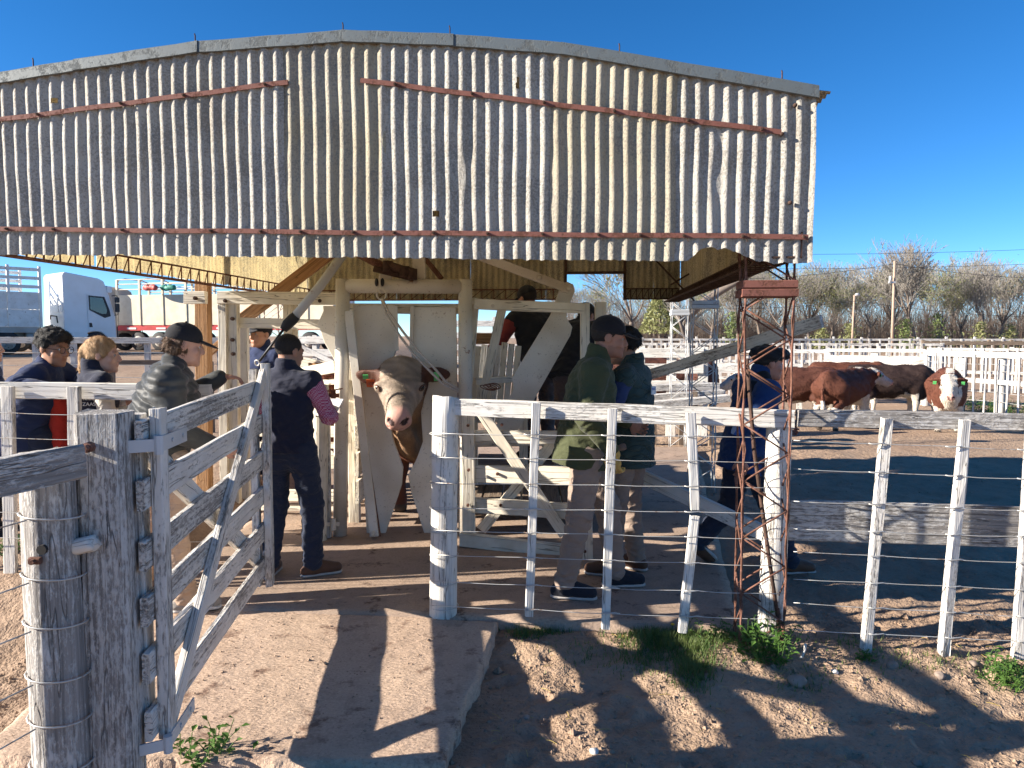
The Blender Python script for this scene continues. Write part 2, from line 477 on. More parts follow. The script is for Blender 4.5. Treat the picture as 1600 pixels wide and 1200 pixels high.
M['soil'] = m_soil('trampled_soil', (0.37, 0.265, 0.185), (0.31, 0.215, 0.15), (0.20, 0.135, 0.09))
def m_conc(name, a, b, dark, rough_amt):
    t = NT(name)
    c = t.coord('Object', 1.0)
    big = t.noise(c, 1.3, 2, 0.6); mid = t.noise(c, 9.0, 3, 0.7); fine = t.noise(c, 75.0, 2, 0.7); vf = fine
    dung = t.noise(c, 4.3, 5, 0.75)
    st = t.noise(t.coord('Object', (1, 3.5, 1)), 26.0, 4, 0.65)
    col = t.mix(t.ramp(big, [(0.35, 0.0), (0.65, 1.0)]), a, b)
    col = t.mix(t.math('MULTIPLY', t.ramp(mid, [(0.5, 0.0), (0.72, 1.0)]), 0.5), col, tuple(x * 0.6 for x in b))
    col = t.mix(t.math('MULTIPLY', t.ramp(fine, [(0.55, 0.0), (0.7, 1.0)]), 0.45), col, tuple(x * 0.45 for x in b))
    col = t.mix(t.math('MULTIPLY', t.ramp(fine, [(0.3, 1.0), (0.42, 0.0)]), 0.35), col, tuple(min(1, x * 1.4) for x in a))
    col = t.mix(t.ramp(dung, [(0.57, 0.0), (0.66, 0.85)]), col, dark)
    h = t.math('ADD', t.math('MULTIPLY', mid, 0.7), t.math('ADD', t.math('MULTIPLY', st, 0.8), t.math('ADD', t.math('MULTIPLY', fine, 0.5), t.math('MULTIPLY', vf, -0.4))))
    return t.done(col, 0.92, t.bump(h, rough_amt, 0.018), spec=0.2)
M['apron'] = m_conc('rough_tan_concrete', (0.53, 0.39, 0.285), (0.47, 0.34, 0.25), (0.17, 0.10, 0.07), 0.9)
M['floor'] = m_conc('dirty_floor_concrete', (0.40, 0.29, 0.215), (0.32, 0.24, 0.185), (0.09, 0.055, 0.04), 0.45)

def m_corr(name, paint, tint, tintamt, inside=False, translucent=0.0):
    t = NT(name)
    c = t.coord('Object', 1.0)
    cs = t.coord('Object', (26, 26, 1.2))
    sp = t.noise(c, 85, 3, 0.75); big = t.noise(c, 3.0, 3, 0.65); streak = t.noise(cs, 1.0, 3, 0.6)
    lic = t.noise(t.coord('Object', 1.0, loc=None), 1.6, 5, 0.6)
    zinc = (0.24, 0.23, 0.21)
    col = t.mix(t.ramp(t.math('ADD', t.math('MULTIPLY', sp, 0.65), t.math('MULTIPLY', big, 0.35)), [(0.47, 0.0), (0.58, 1.0)]), paint, zinc)
    col = t.mix(t.math('MULTIPLY', t.ramp(lic, [(0.35, 0.15), (0.65, 1.0)]), tintamt), col, tint, 'MULTIPLY')
    col = t.mix(t.math('MULTIPLY', t.ramp(streak, [(0.5, 0.0), (0.75, 1.0)]), 0.6 if inside else 0.4), col, (0.25, 0.19, 0.11))
    nb = t.bump(sp, 0.9, 0.007)
    t.done(col, 0.7, nb, spec=0.3)
    if translucent:
        tr = t.n('ShaderNodeBsdfTranslucent'); t.set(tr.inputs[0], t.mix(0.6, col, (0.90, 0.82, 0.62)))
        mx = t.n('ShaderNodeMixShader'); mx.inputs[0].default_value = translucent
        t.t.links.new(t.p.outputs[0], mx.inputs[1]); t.t.links.new(tr.outputs[0], mx.inputs[2])
        t.t.links.new(mx.outputs[0], t.out.inputs[0])
    return t.mat
M['corr_white'] = m_corr('white_corrugated_sheet', (0.41, 0.395, 0.365), (0.92, 0.87, 0.76), 0.5)
M['corr_yellow'] = m_corr('yellowed_corrugated_sheet', (0.39, 0.36, 0.295), (0.88, 0.80, 0.60), 0.65)
M['corr_in'] = m_corr('stained_corrugated_underside', (0.58, 0.53, 0.40), (0.88, 0.80, 0.58), 0.6, True)
M['corr_trans'] = m_corr('yellow_translucent_sheet', (0.80, 0.74, 0.56), (0.97, 0.9, 0.7), 0.4, True, 0.6)

def m_leaf(name, a, b, trans=0.35):
    t = NT(name)
    n = t.noise(t.coord('Object', 1.0), 9, 3, 0.6)
    col = t.mix(t.ramp(n, [(0.35, 0.0), (0.65, 1.0)]), a, b)
    t.done(col, 0.55, spec=0.3)
    tr = t.n('ShaderNodeBsdfTranslucent'); t.set(tr.inputs[0], col)
    mx = t.n('ShaderNodeMixShader'); mx.inputs[0].default_value = trans
    t.t.links.new(t.p.outputs[0], mx.inputs[1]); t.t.links.new(tr.outputs[0], mx.inputs[2]); t.t.links.new(mx.outputs[0], t.out.inputs[0])
    return t.mat
M['weed'] = m_leaf('weed_leaf', (0.06, 0.14, 0.025), (0.12, 0.22, 0.05))
M['grass'] = m_leaf('grass_blade', (0.07, 0.13, 0.03), (0.20, 0.24, 0.08))
M['leaf_pale'] = m_leaf('pale_spring_leaf', (0.22, 0.24, 0.09), (0.30, 0.30, 0.14))
M['leaf_green'] = m_leaf('bright_shrub_leaf', (0.14, 0.19, 0.06), (0.22, 0.26, 0.10))
M['bark'] = m_plain('grey_brown_bark', (0.17, 0.135, 0.11), 0.95, 0.35, 6)
M['twig'] = m_plain('pale_grey_twig', (0.28, 0.255, 0.225), 0.95, 0.25, 0.5)
M['brush'] = m_plain('brown_brush_twig', (0.20, 0.15, 0.115), 0.95, 0.3, 0.5)
# ================================================================== ground
def sm(a, b, x):
    t = min(1.0, max(0.0, (x - a) / (b - a)))
    return t * t * (3 - 2 * t)
def gz_base(x, y):
    z = -0.055
    z -= 0.045 * sm(4.3, 3.6, y) * sm(-0.6, 0.3, x)
    z += 0.05 * sm(4.2, 3.75, y) * sm(3.2, 3.9, y) * sm(0.6, 1.2, x)
    z += 0.20 * sm(-2.35, -2.75, x) * sm(3.7, 4.6, y) * sm(14, 9, y)
    z += 0.86 * sm(13, 27, y) * sm(-4.5, -9.0, x)
    z += 0.15 * sm(20, 60, y)
    return z
def gz(x, y):
    z = gz_base(x, y)
    onfloor = sm(-2.4, -2.2, x) * sm(1.6, 1.4, x - (y - 4.2) * 0.22) * sm(4.0, 4.4, y) * sm(11.6, 11.0, y)
    apr = sm(-2.4, -2.1, x) * sm(0.1, -0.25, x) * sm(2.7, 3.0, y) * sm(4.6, 4.3, y)
    k = 1 - max(onfloor, apr)
    a = mnoise.fractal(V((x * 1.6, y * 1.6, 3.1)), 0.9, 2.1, 5) * 0.026
    b = mnoise.fractal(V((x * 9.0, y * 9.0, 7.7)), 0.8, 2.1, 4) * 0.014
    near = sm(40, 10, y)
    return z + k * (a + b * near) - 0.03 * (1 - k)
def axis(lo, hi, step, far_lo, far_hi, g=1.16):
    v = list(np.arange(lo, hi, step))
    a, s = lo, step
    left = []
    while a > far_lo: s *= g; a -= s; left.append(a)
    a, s = v[-1], step
    right = []
    while a < far_hi: s *= g; a += s; right.append(a)
    return left[::-1] + v + right
gx = axis(-2.7, 4.4, 0.028, -900, 900, 1.2)
gy = [-40, -20, -10, -5, -2, 0, 1.0, 1.5, 1.8] + list(np.arange(1.95, 4.6, 0.028)) + axis(4.6, 14.0, 0.07, 4.59, 1800, 1.14)[1:]
gv = np.array([(x, y, gz(x, y)) for y in gy for x in gx])
_rs = np.random.RandomState(8)
for _k in range(420):      # hoof prints
    _x, _y = (_rs.uniform(-0.1, 4.2), _rs.uniform(2.1, 4.4)) if _k < 300 else (_rs.uniform(1.5, 6), _rs.uniform(4.3, 8))
    _m = np.abs(gv[:, 0] - _x) < 0.15
    _m &= np.abs(gv[:, 1] - _y) < 0.15
    _d2 = (gv[_m, 0] - _x) ** 2 + ((gv[_m, 1] - _y) * _rs.uniform(0.7, 1.2)) ** 2
    gv[_m, 2] += -0.015 * np.exp(-_d2 / 0.0016) + 0.006 * np.exp(-(np.sqrt(_d2) - 0.065) ** 2 / 0.0005)
nx_, ny_ = len(gx), len(gy)
ii = np.arange(nx_ * ny_).reshape(ny_, nx_)
gf = np.stack([ii[:-1, :-1], ii[:-1, 1:], ii[1:, 1:], ii[1:, :-1]], -1).reshape(-1, 4)
ground = link('ground', npmesh('ground', gv, gf, M['soil']))
tag(ground, 'trampled brown soil of the cattle yard', 'ground', kind='structure')
del gv, gf

def slab(name, outline, zt, thick, mat, nu, nv, wob, label, rag=0.02, tilt=0.0):
    """outline = FL, FR, BR, BL corners; top grid with worn, rounded edge and sides"""
    FL, FR, BR, BL = [V((p[0], p[1], 0)) for p in outline]
    vs = []; idx = {}
    def pos(u, v):
        p = (FL * (1 - u) + FR * u) * (1 - v) + (BL * (1 - u) + BR * u) * v
        e = mnoise.fractal(V((p.x * 5, p.y * 5, 1.3)), 0.8, 2, 4) * rag
        du = min(u, 1 - u) * nu; dv = min(v, 1 - v) * nv
        if u in (0, 1): p.x += e * (1 if u == 1 else -1)
        if v in (0, 1): p.y += e * (1 if v == 1 else -1)
        edge = min(du, dv)
        z = zt - (0.009 if edge == 0 else 0.001 if edge == 1 else 0) + mnoise.fractal(V((p.x * 2.2, p.y * 2.2, 9)), 0.9, 2, 5) * wob
        return V((p.x, p.y, z))
    for j in range(nv + 1):
        for i in range(nu + 1):
            idx[i, j] = len(vs); vs.append(pos(i / nu, j / nv))
    fs = [(idx[i, j], idx[i + 1, j], idx[i + 1, j + 1], idx[i, j + 1]) for j in range(nv) for i in range(nu)]
    rim = [(i, 0) for i in range(nu)] + [(nu, j) for j in range(nv)] + [(i, nv) for i in range(nu, 0, -1)] + [(0, j) for j in range(nv, 0, -1)]
    b = len(vs)
    for k, (i, j) in enumerate(rim):
        p = vs[idx[i, j]].copy(); e = mnoise.noise(V((p.x * 14, p.y * 14, 4))) * 0.012
        p.z = zt - thick; p.x += e; p.y += e; vs.append(p)
    n = len(rim)
    for k in range(n):
        fs.append((b + k, b + (k + 1) % n, idx[rim[(k + 1) % n]], idx[rim[k]]))
    mb = MB(); mb.add(vs, fs)
    o = mb.build(name, mat, None, True)
    return tag(o, label, 'slab', kind='structure')
_fr = gp(694, 1192, -0.01); _br = gp(780, 982, -0.01)
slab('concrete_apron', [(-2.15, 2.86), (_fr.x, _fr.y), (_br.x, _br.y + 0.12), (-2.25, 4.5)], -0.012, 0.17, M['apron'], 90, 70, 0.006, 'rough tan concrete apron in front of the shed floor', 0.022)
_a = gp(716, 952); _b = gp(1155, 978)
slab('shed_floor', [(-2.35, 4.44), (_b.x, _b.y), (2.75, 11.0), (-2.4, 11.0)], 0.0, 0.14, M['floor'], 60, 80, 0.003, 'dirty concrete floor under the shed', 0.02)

# ================================================================== shed
SH0 = V((1.52, 3.78, 0))
EX = V((1, -0.097, 0)).normalized()
EN = V((0.097, 1, 0)).normalized()
DEPTH = 4.9
def plane_hit(x, y, P0, nrm):
    d = ray(x, y); e = V((0, 0, EYE))
    t = (V((P0[0], P0[1], EYE)) - e).dot(nrm) / d.dot(nrm)
    return e + d * t
def fs_(x, y, back=0.0):
    p = plane_hit(x, y, SH0 + EN * back, EN)
    return (p - (SH0 + EN * back)).dot(EX), p.z
TOP = [fs_(*q) for q in [(0, 133), (120, 110), (305, 83), (535, 65), (705, 70), (880, 83), (1080, 113), (1268, 150)]]
S_L, S_R = fs_(-28, 400)[0], fs_(1266, 400)[0]
def zint(tbl, s):
    if s <= tbl[0][0]:
        a, b = tbl[0], tbl[1]
    elif s >= tbl[-1][0]:
        a, b = tbl[-2], tbl[-1]
    else:
        for a, b in zip(tbl, tbl[1:]):
            if a[0] <= s <= b[0]: break
    return a[1] + (b[1] - a[1]) * (s - a[0]) / (b[0] - a[0])
def top_z(s): return zint(TOP, s)
BOT = [fs_(*q) for q in [(0, 398), (400, 401), (800, 405), (1075, 408), (1090, 392), (1105, 386), (1135, 390), (1150, 394), (1165, 400), (1180, 408), (1210, 412), (1266, 409)]]
def bot_z(s): return zint(BOT, s)
PITCHM = 0.0715
def corr_sheet(name, P0, ex, nrm, s0, s1, zb, zt, mats, parent, pitch=PITCHM, amp=0.0088, per=12, rows=36, dents=(), holes=(), rag=0.006, off=0.0, seed=0.0, alongz=True):
    n = max(2, int(round((s1 - s0) / pitch * per)))
    ss = np.linspace(s0, s1, n + 1)
    vv = np.linspace(0, 1, rows + 1)
    lay = []
    P0 = np.array(P0); exn = np.array(ex); nn = np.array(nrm)
    zbs = np.array([zb(s) for s in ss]); zts = np.array([zt(s) for s in ss])
    rng = np.random.RandomState(int(seed * 97) + 5)
    ragv = rng.randn(n + 1) * rag
    ragv = np.convolve(ragv, np.ones(5) / 5, 'same')
    S, VV = np.meshgrid(ss, vv)
    Z = (zbs + ragv)[None, :] * (1 - VV) + zts[None, :] * VV
    A = np.full_like(S, amp)
    bulge = np.zeros_like(S)
    for ds, dz, rs, rz, push in dents:
        g = np.exp(-((S - ds) / rs) ** 2 - ((Z - dz) / rz) ** 2)
        A *= (1 - 0.95 * g); bulge -= push * g
    wob = 0.0016 * np.sin(S * 23 + Z * 7 + seed) + 0.0012 * np.sin(Z * 31 + S * 5 + seed * 3)
    H = A * np.cos(2 * np.pi * S / pitch) + bulge + wob + off
    Sx = S + 0.0022 * np.sin(Z * 9 + S * 3 + seed)
    q = np.arange((rows + 1) * (n + 1)).reshape(rows + 1, n + 1)
    keep = np.ones((rows, n), bool)
    sc = 0.5 * (S[:-1, :-1] + S[1:, 1:]); zc = 0.5 * (Z[:-1, :-1] + Z[1:, 1:])
    for hs, hz, rs, rz in holes:
        keep &= ((sc - hs) / rs) ** 2 + ((zc - hz) / rz) ** 2 > 1 + 0.35 * np.sin(sc * 300 + zc * 170)
    fq = np.stack([q[:-1, :-1], q[:-1, 1:], q[1:, 1:], q[1:, :-1]], -1)[keep]
    # orientation: ex x up should point along nrm
    flip = np.dot(np.cross(exn, [0, 0, 1]), nn) < 0
    vsl, fsl, ml = [], [], []
    for L, dt in ((0, 0.0012), (1, -0.0012)):
        P = P0[None, None, :] + Sx[..., None] * exn + (H + dt)[..., None] * nn
        P[..., 2] = Z
        vsl.append(P.reshape(-1, 3))
        f = fq + L * q.size
        if (L == 0) == flip: f = f[:, ::-1]
        fsl.append(f); ml.append(np.full(len(f), L))
    me = npmesh(name, np.vstack(vsl), np.vstack(fsl), mats, True, None, np.concatenate(ml))
    return link(name, me, parent)

shed = thing('corrugated_shed', (0, 6, 0), 'arched cattle shed with a deep hanging front of weathered white corrugated sheets', 'shed')
OUT = -EN
bounds = [S_L] + [fs_(x, 250)[0] for x in (235, 442, 600, 725, 862, 1053)] + [S_R]
kinds = ['corr_white', 'corr_white', 'corr_yellow', 'corr_white', 'corr_white', 'corr_yellow', 'corr_white']
dents = [fs_(722, 272) + (0.030, 0.10, 0.004), fs_(1119, 285) + (0.030, 0.11, 0.005), fs_(1122, 200) + (0.03, 0.07, 0.004)]
holes = [fs_(682, 334) + (0.017, 0.024), fs_(809, 131) + (0.016, 0.02), fs_(86, 158) + (0.016, 0.018)]
for i in range(7):
    corr_sheet('corrugated_sheet', SH0, EX, OUT, bounds[i] - (0.01 if i else 0), bounds[i + 1] + 0.01, bot_z, lambda s: top_z(s) + 0.012,
               [M[kinds[i]], M['corr_in']], shed, dents=dents, holes=holes, off=0.0035 * (i % 2), seed=i * 1.7)
# flashing
fl = [(-40, 118), (118, 92), (305, 64), (536, 46.5), (705, 53), (880, 66), (1276, 133)]
flp = [plane_hit(x, y + 8.5, SH0 + OUT * 0.020, EN) for x, y in fl]
for i in range(6):
    mb = MB()
    a, b = flp[i], flp[i + 1]
    o = OUT * (0.004 * (i % 2)); dx = (b - a).normalized()
    a2, b2 = a + o - dx * 0.012, b + o + dx * 0.012
    nv_ = 6
    upn = V((0, 0, 1))
    prof = [(-0.004, -0.036), (0.006, -0.033), (0.0, 0.024), (-0.006, 0.030), (-0.10, 0.034), (-0.10, 0.030), (-0.012, 0.024), (-0.008, -0.029)]
    vs = [(a2.lerp(b2, k / nv_) + OUT * p[0] + upn * (p[1] + 0.0015 * math.sin(k * 2.1 + i))) for k in range(nv_ + 1) for p in prof]
    n = len(prof)
    fs2 = [(k * n + j, k * n + (j + 1) % n, (k + 1) * n + (j + 1) % n, (k + 1) * n + j) for k in range(nv_) for j in range(n)]
    fs2 += [tuple(range(n))[::-1], tuple(nv_ * n + j for j in range(n))]
    mb.add(vs, fs2)
    mb.build('roof_flashing', M['galv'], shed)
for x, y in [(305, 62), (536, 45), (703, 50), (968, 78), (52, 100), (1222, 120)]:
    p = plane_hit(x, y, SH0 + OUT * 0.0, EN)
    mb = MB(); mb.tube([p - V((0, 0, 0.02)), p + V((0, 0, 0.022)), p + V((-0.003, 0, 0.032))], 0.0035, 6); mb.build('roof_spike', M['rust_dark'], shed)
# rusty battens and bolts
for (x0, y0), (x1, y1), bolts in [((-30, 191), (450, 128), [60, 190, 288, 415]), ((563, 125.5), (1221, 206), [618, 738, 850, 960, 1075, 1190]),
                                  ((-30, 357.5), (1263, 370), [12, 85, 192, 250, 330, 408, 470, 552, 616, 678, 762, 848, 935, 1000, 1068, 1160, 1255])]:
    a = plane_hit(x0, y0, SH0 + OUT * 0.0150, EN); b = plane_hit(x1, y1, SH0 + OUT * 0.0150, EN)
    k = 12
    mb = MB()
    vs = []
    for i in range(k + 1):
        p = a.lerp(b, i / k) + V((0, 0, 0.0025 * math.sin(i * 1.9)))
        for dn, dz in ((0.003, -0.0125), (0.003, 0.0125), (-0.003, 0.0125), (-0.003, -0.0125)):
            vs.append(p + OUT * dn + V((0, 0, dz)))
    fs2 = [(i * 4 + j, i * 4 + (j + 1) % 4, i * 4 + 4 + (j + 1) % 4, i * 4 + 4 + j) for i in range(k) for j in range(4)] + [(3, 2, 1, 0), (k * 4, k * 4 + 1, k * 4 + 2, k * 4 + 3)]
    mb.add(vs, fs2)
    bar = mb.build('rusty_batten', M['rust_bar'], shed)
    for bx in bolts:
        t = (bx - x0) / (x1 - x0)
        p = plane_hit(bx, y0 + (y1 - y0) * t, SH0 + OUT * 0.0155, EN)
        mb = MB(); mb.tube([p, p + OUT * 0.016], 0.008, 6); mb.tube([p + OUT * 0.014, p + OUT * 0.024], 0.004, 6)
        mb.tube([p + V((0.02, 0, -0.012)), p + V((0.021, 0, -0.03)) + OUT * 0.012], 0.0015, 4)
        mb.build('bolt', M['rust_dark'], bar)
for x, y in [(1242, 165), (1234, 317), (1221, 210)]:
    p = plane_hit(x, y, SH0 + OUT * 0.008, EN)
    mb = MB(); mb.tube([p, p + OUT * 0.012, p + OUT * 0.02], [0.011, 0.010, 0.005], 8); mb.build('bolt', M['rust_dark'], shed, True)
# roof sheets over the arch (waves run along the arc)
def roof_sheet(d0, d1, mts):
    per, pitch = 6, 0.0715
    nd = int((d1 - d0) / pitch * per); ns = 44
    ds = np.linspace(d0, d1, nd + 1); sv = np.linspace(S_L - 0.07, S_R + 0.085, ns + 1)
    zt = np.array([top_z(min(max(s, S_L), S_R)) - (0.12 * max(0, s - S_R) + 0.12 * max(0, S_L - s)) for s in sv]) + 0.04
    D, S = np.meshgrid(ds, sv)
    Z = zt[:, None] + 0.009 * np.cos(2 * np.pi * D / pitch)
    ex, en = np.array(EX), np.array(EN)
    q = np.arange(D.size).reshape(D.shape)
    fq = np.stack([q[:-1, :-1], q[:-1, 1:], q[1:, 1:], q[1:, :-1]], -1).reshape(-1, 4)
    vs = []
    for dt in (0.0012, -0.0012):
        P = np.array(SH0) + S[..., None] * ex + D[..., None] * en
        P[..., 2] = Z + dt; vs.append(P.reshape(-1, 3))
    me = npmesh('roof_sheet', np.vstack(vs), np.vstack([fq[:, ::-1], fq + q.size]), mts, True, None, np.concatenate([np.zeros(len(fq)), np.ones(len(fq))]))
    return link('roof_sheet', me, shed)
rd = np.linspace(0.02, DEPTH + 0.08, 7)
for i_, (a, b) in enumerate(zip(rd, rd[1:])):
    roof_sheet(a, b + 0.01, [M['corr_trans'], M['corr_trans']] if i_ in (1, 3, 4) else [M['corr_white'], M['corr_in']])  # unseen roof sheets made translucent, added to let light into the shed
# side skirts
zr, zl = top_z(S_R), top_z(S_L)
PR = SH0 + EX * (S_R - 0.015); PL = SH0 + EX * (S_L + 0.01)
for a, b in [(0.0, 1.25), (1.25, 2.5), (2.5, 3.7), (3.7, DEPTH)]:
    corr_sheet('side_sheet', PR, EN, EX, a + 0.012, b, lambda s: 2.07, lambda s: zr + 0.02, [M['corr_white'], M['corr_in']], shed, rows=8, per=8, seed=a)
for k, (a, b) in enumerate([(0.0, 0.95), (0.95, 1.9), (1.9, 2.9), (2.9, 3.9), (3.9, DEPTH)]):
    corr_sheet('side_sheet', PL, EN, -EX, a + 0.012, b, lambda s: 2.135, lambda s: zl + 0.02, [M['corr_trans'], M['corr_trans']], shed, rows=8, per=8, seed=a + 3)
# rear gable with an opening
PB = SH0 + EN * DEPTH
w0, wz = fs_(884, 427, DEPTH); w1 = fs_(976, 427, DEPTH)[0]
rb = lambda s: 2.085
segs = [(S_L + 0.02, -3.4), (-3.4, -2.5), (-2.5, -1.6), (-1.6, w0), (w1, (w1 + S_R) / 2), ((w1 + S_R) / 2, S_R - 0.03)]
for k, (a, b) in enumerate(segs):
    mt = M['corr_trans'] if k < 3 else M['corr_in']
    corr_sheet('rear_sheet', PB, EX, EN, a, b, rb, lambda s: top_z(s) + 0.01, [M['corr_white'], mt], shed, rows=10, per=8, seed=k + 9)
corr_sheet('rear_sheet', PB, EX, EN, w0, w1, lambda s: wz, lambda s: top_z(s) + 0.01, [M['corr_white'], M['corr_in']], shed, rows=10, per=8, seed=20)
mb = MB()
for s in (w0, w1):
    p = PB + EX * s - EN * 0.03
    mb.bar(p + V((0, 0, 2.07)), p + V((0, 0, 3.0)), 0.03, 0.03)
mb.bar(PB + EX * w0 - EN * 0.03 + V((0, 0, wz)), PB + EX * w1 - EN * 0.03 + V((0, 0, wz)), 0.03, 0.03)
mb.build('opening_frame', M['rust_dark'], shed)
# ladder beams along the lower edges
def ladder_beam(p0, p1, inn, mat, n, deep=0.16):
    mb = MB()
    up = V((0, 0, 1))
    rails = [V((0, 0, 0)), up * 0.12, inn * deep]
    for r_ in rails: mb.tube([p0 + r_, p1 + r_], 0.008, 6)
    for i in range(n + 1):
        p = p0.lerp(p1, i / n)
        mb.tube([p + rails[0], p + rails[1]], 0.006, 5); mb.tube([p + rails[0], p + rails[2]], 0.006, 5)
        if i < n:
            q = p0.lerp(p1, (i + 1) / n)
            mb.tube([p + rails[2], q + rails[1]], 0.004, 5)
    return mb.build('ladder_beam', mat, shed)
ladder_beam(PR - EX * 0.03 + V((0, 0, 2.05)), PR - EX * 0.03 + EN * DEPTH + V((0, 0, 2.05)), -EX, M['rust_dark'], 34)
ladder_beam(PL + EX * 0.03 + V((0, 0, 2.115)), PL + EX * 0.03 + EN * DEPTH + V((0, 0, 2.10)), EX, M['rust'], 34, 0.05)
ladder_beam(PB + EX * (S_L + .05) - EN * .03 + V((0, 0, 2.08)), PB + EX * w0 - EN * .03 + V((0, 0, 2.08)), -EN, M['rust'], 22, 0.05)
ladder_beam(PB + EX * w1 - EN * .03 + V((0, 0, 2.08)), PB + EX * (S_R - .05) - EN * .03 + V((0, 0, 2.08)), -EN, M['rust_dark'], 9, 0.05)
# lattice columns
def lattice_column(base, w, d, z1, ex, ey, mats, parent, collar_z=None, collar_mat=None, zsplit=None, period=0.305, rod=0.0062, name='lattice_column', w2=None):
    w2 = w2 or w
    def corner(a, b, z):
        ww = w + (w2 - w) * (z - base.z) / (z1 - base.z)
        return V((base.x, base.y, z)) + ex * (a * ww / 2) + ey * (b * d / 2)
    mb = MB()
    cs = [(-1, -1), (1, -1), (1, 1), (-1, 1)]
    for a, b in cs:
        k = 14
        pts = [corner(a, b, base.z - 0.1 + (z1 - base.z + 0.1) * i / k) + V((0.003 * math.sin(i * 2.3 + a), 0.003 * math.cos(i * 1.7 + b), 0)) for i in range(k + 1)]
        mb.tube(pts, rod, 7)
        mb.tube([p + V((0.011 * math.cos(i * 2.6), 0.011 * math.sin(i * 2.6), 0)) for i, p in enumerate(pts)], rod * 0.6, 5)
    col = mb.build(name, mats[0], parent, True)
    lz = MB(); lz2 = MB()
    for f in range(4):
        (a0, b0), (a1, b1) = cs[f], cs[(f + 1) % 4]
        z = base.z + 0.02 + (period / 4 if f % 2 else 0) + (period / 2 if f == 2 else 0); s = 0
        while z < z1 - period / 2:
            p, q = corner(a0, b0, z), corner(a1, b1, z)
            if s: p, q = q, p
            q = q + V((0, 0, period / 2))
            tgt = lz2 if (zsplit and z > zsplit) else lz
            tgt.tube([p, p.lerp(q, 0.5) + V((0, 0, 0.002)), q], rod * 0.8, 6)
            z += period / 2; s = 1 - s
    lz.build('lacing', mats[1], col, True)
    if lz2.v: lz2.build('lacing', mats[2], col, True)
    if collar_z:
        for k, zz in enumerate((collar_z, collar_z + 0.045)):
            cb = MB(); e = 0.035 - 0.006 * k
            c = V((base.x, base.y, zz))
            cb.box(Matrix.Translation(c) @ frame((0, 0, 0), ex), w2 + e, d + e, 0.041, 0, 0.004)
            cb.build('collar_plate', collar_mat, col)
    return col
tb = px(1203, 700, 3.95)
lattice_column(V((tb.x - 0.035, 3.96, -0.06)), 0.225, 0.15, 2.25, EX, EN, [M['rust'], M['rust'], M['rust']], shed, 1.875, M['rust_bar'], w2=0.25)
ca = px(1098, 600, 8.2)
lattice_column(V((ca.x, 8.2, 0)), 0.26, 0.2, 2.9, EX, EN, [M['steel_grey'], M['steel_grey'], M['rust_dark']], shed, 1.97, M['steel_grey'], zsplit=2.0, period=0.36)
cl_ = px(424, 500, 8.85)
lattice_column(V((cl_.x, 8.85, 0)), 0.26, 0.2, 2.9, EX, EN, [M['rust'], M['steel_cream'], M['rust']], shed, None, None, zsplit=2.0, period=0.36)
cbp = px(1060, 600, 11.2)
fc = thing('lattice_column', (cbp.x, 11.2, 0), 'pale lattice steel column farther back, left of the one under the shed corner', 'column')
lattice_column(V((cbp.x, 11.2, -0.03)), 0.23, 0.2, 3.1, EX, EN, [M['steel_grey'], M['steel_grey'], M['rust_dark']], fc, 1.98, M['steel_grey'], zsplit=2.02, period=0.36, name='column_shaft')
# cross braces under the roof at the right
mb = MB()
for q in [((1020, 402), (1085, 470)), ((1085, 405), (1117, 440)), ((1048, 445), (1115, 405))]:
    mb.tube([px(*q[0], 8.0), px(*q[1], 8.0)], 0.010, 6)
mb.build('roof_brace', M['rust_dark'], shed)
# ================================================================== timber helpers
_pk = [0]
def plank(name, p0, p1, h, t, mat, parent, up=(0, 0, 1), seg=5, jit=0.0025, cham=0.004, ends=0.006):
    """sawn timber, h along local Z (towards up), t along local Y, length along local X"""
    _pk[0] += 1; sd = _pk[0] * 3.17
    L = (V(p1) - V(p0)).length
    y, z, c = t / 2, h / 2, min(cham, t / 4)
    ring = [(-y + c, -z), (y - c, -z), (y, -z + c), (y, z - c), (y - c, z), (-y + c, z), (-y, z - c), (-y, -z + c)]
    vs = []
    for i in range(seg + 1):
        x = L * i / seg
        for k, (a, b) in enumerate(ring):
            n1 = mnoise.noise(V((x * 3.0 + sd, k * 1.3, sd))); n2 = mnoise.noise(V((x * 3.0, k * 1.7 + sd, sd * 2)))
            ex = ends * mnoise.noise(V((k * 2.1, sd, i))) if i in (0, seg) else 0
            vs.append((x + ex, a + n1 * jit, b + n2 * jit * 1.6))
    fs = [(i * 8 + k, i * 8 + (k + 1) % 8, i * 8 + 8 + (k + 1) % 8, i * 8 + 8 + k) for i in range(seg) for k in range(8)]
    fs += [tuple(range(7, -1, -1)), tuple(seg * 8 + k for k in range(8))]
    mb = MB(); mb.add(vs, fs)
    return link(name, mb.mesh(name, mat), parent, frame(p0, p1, up))
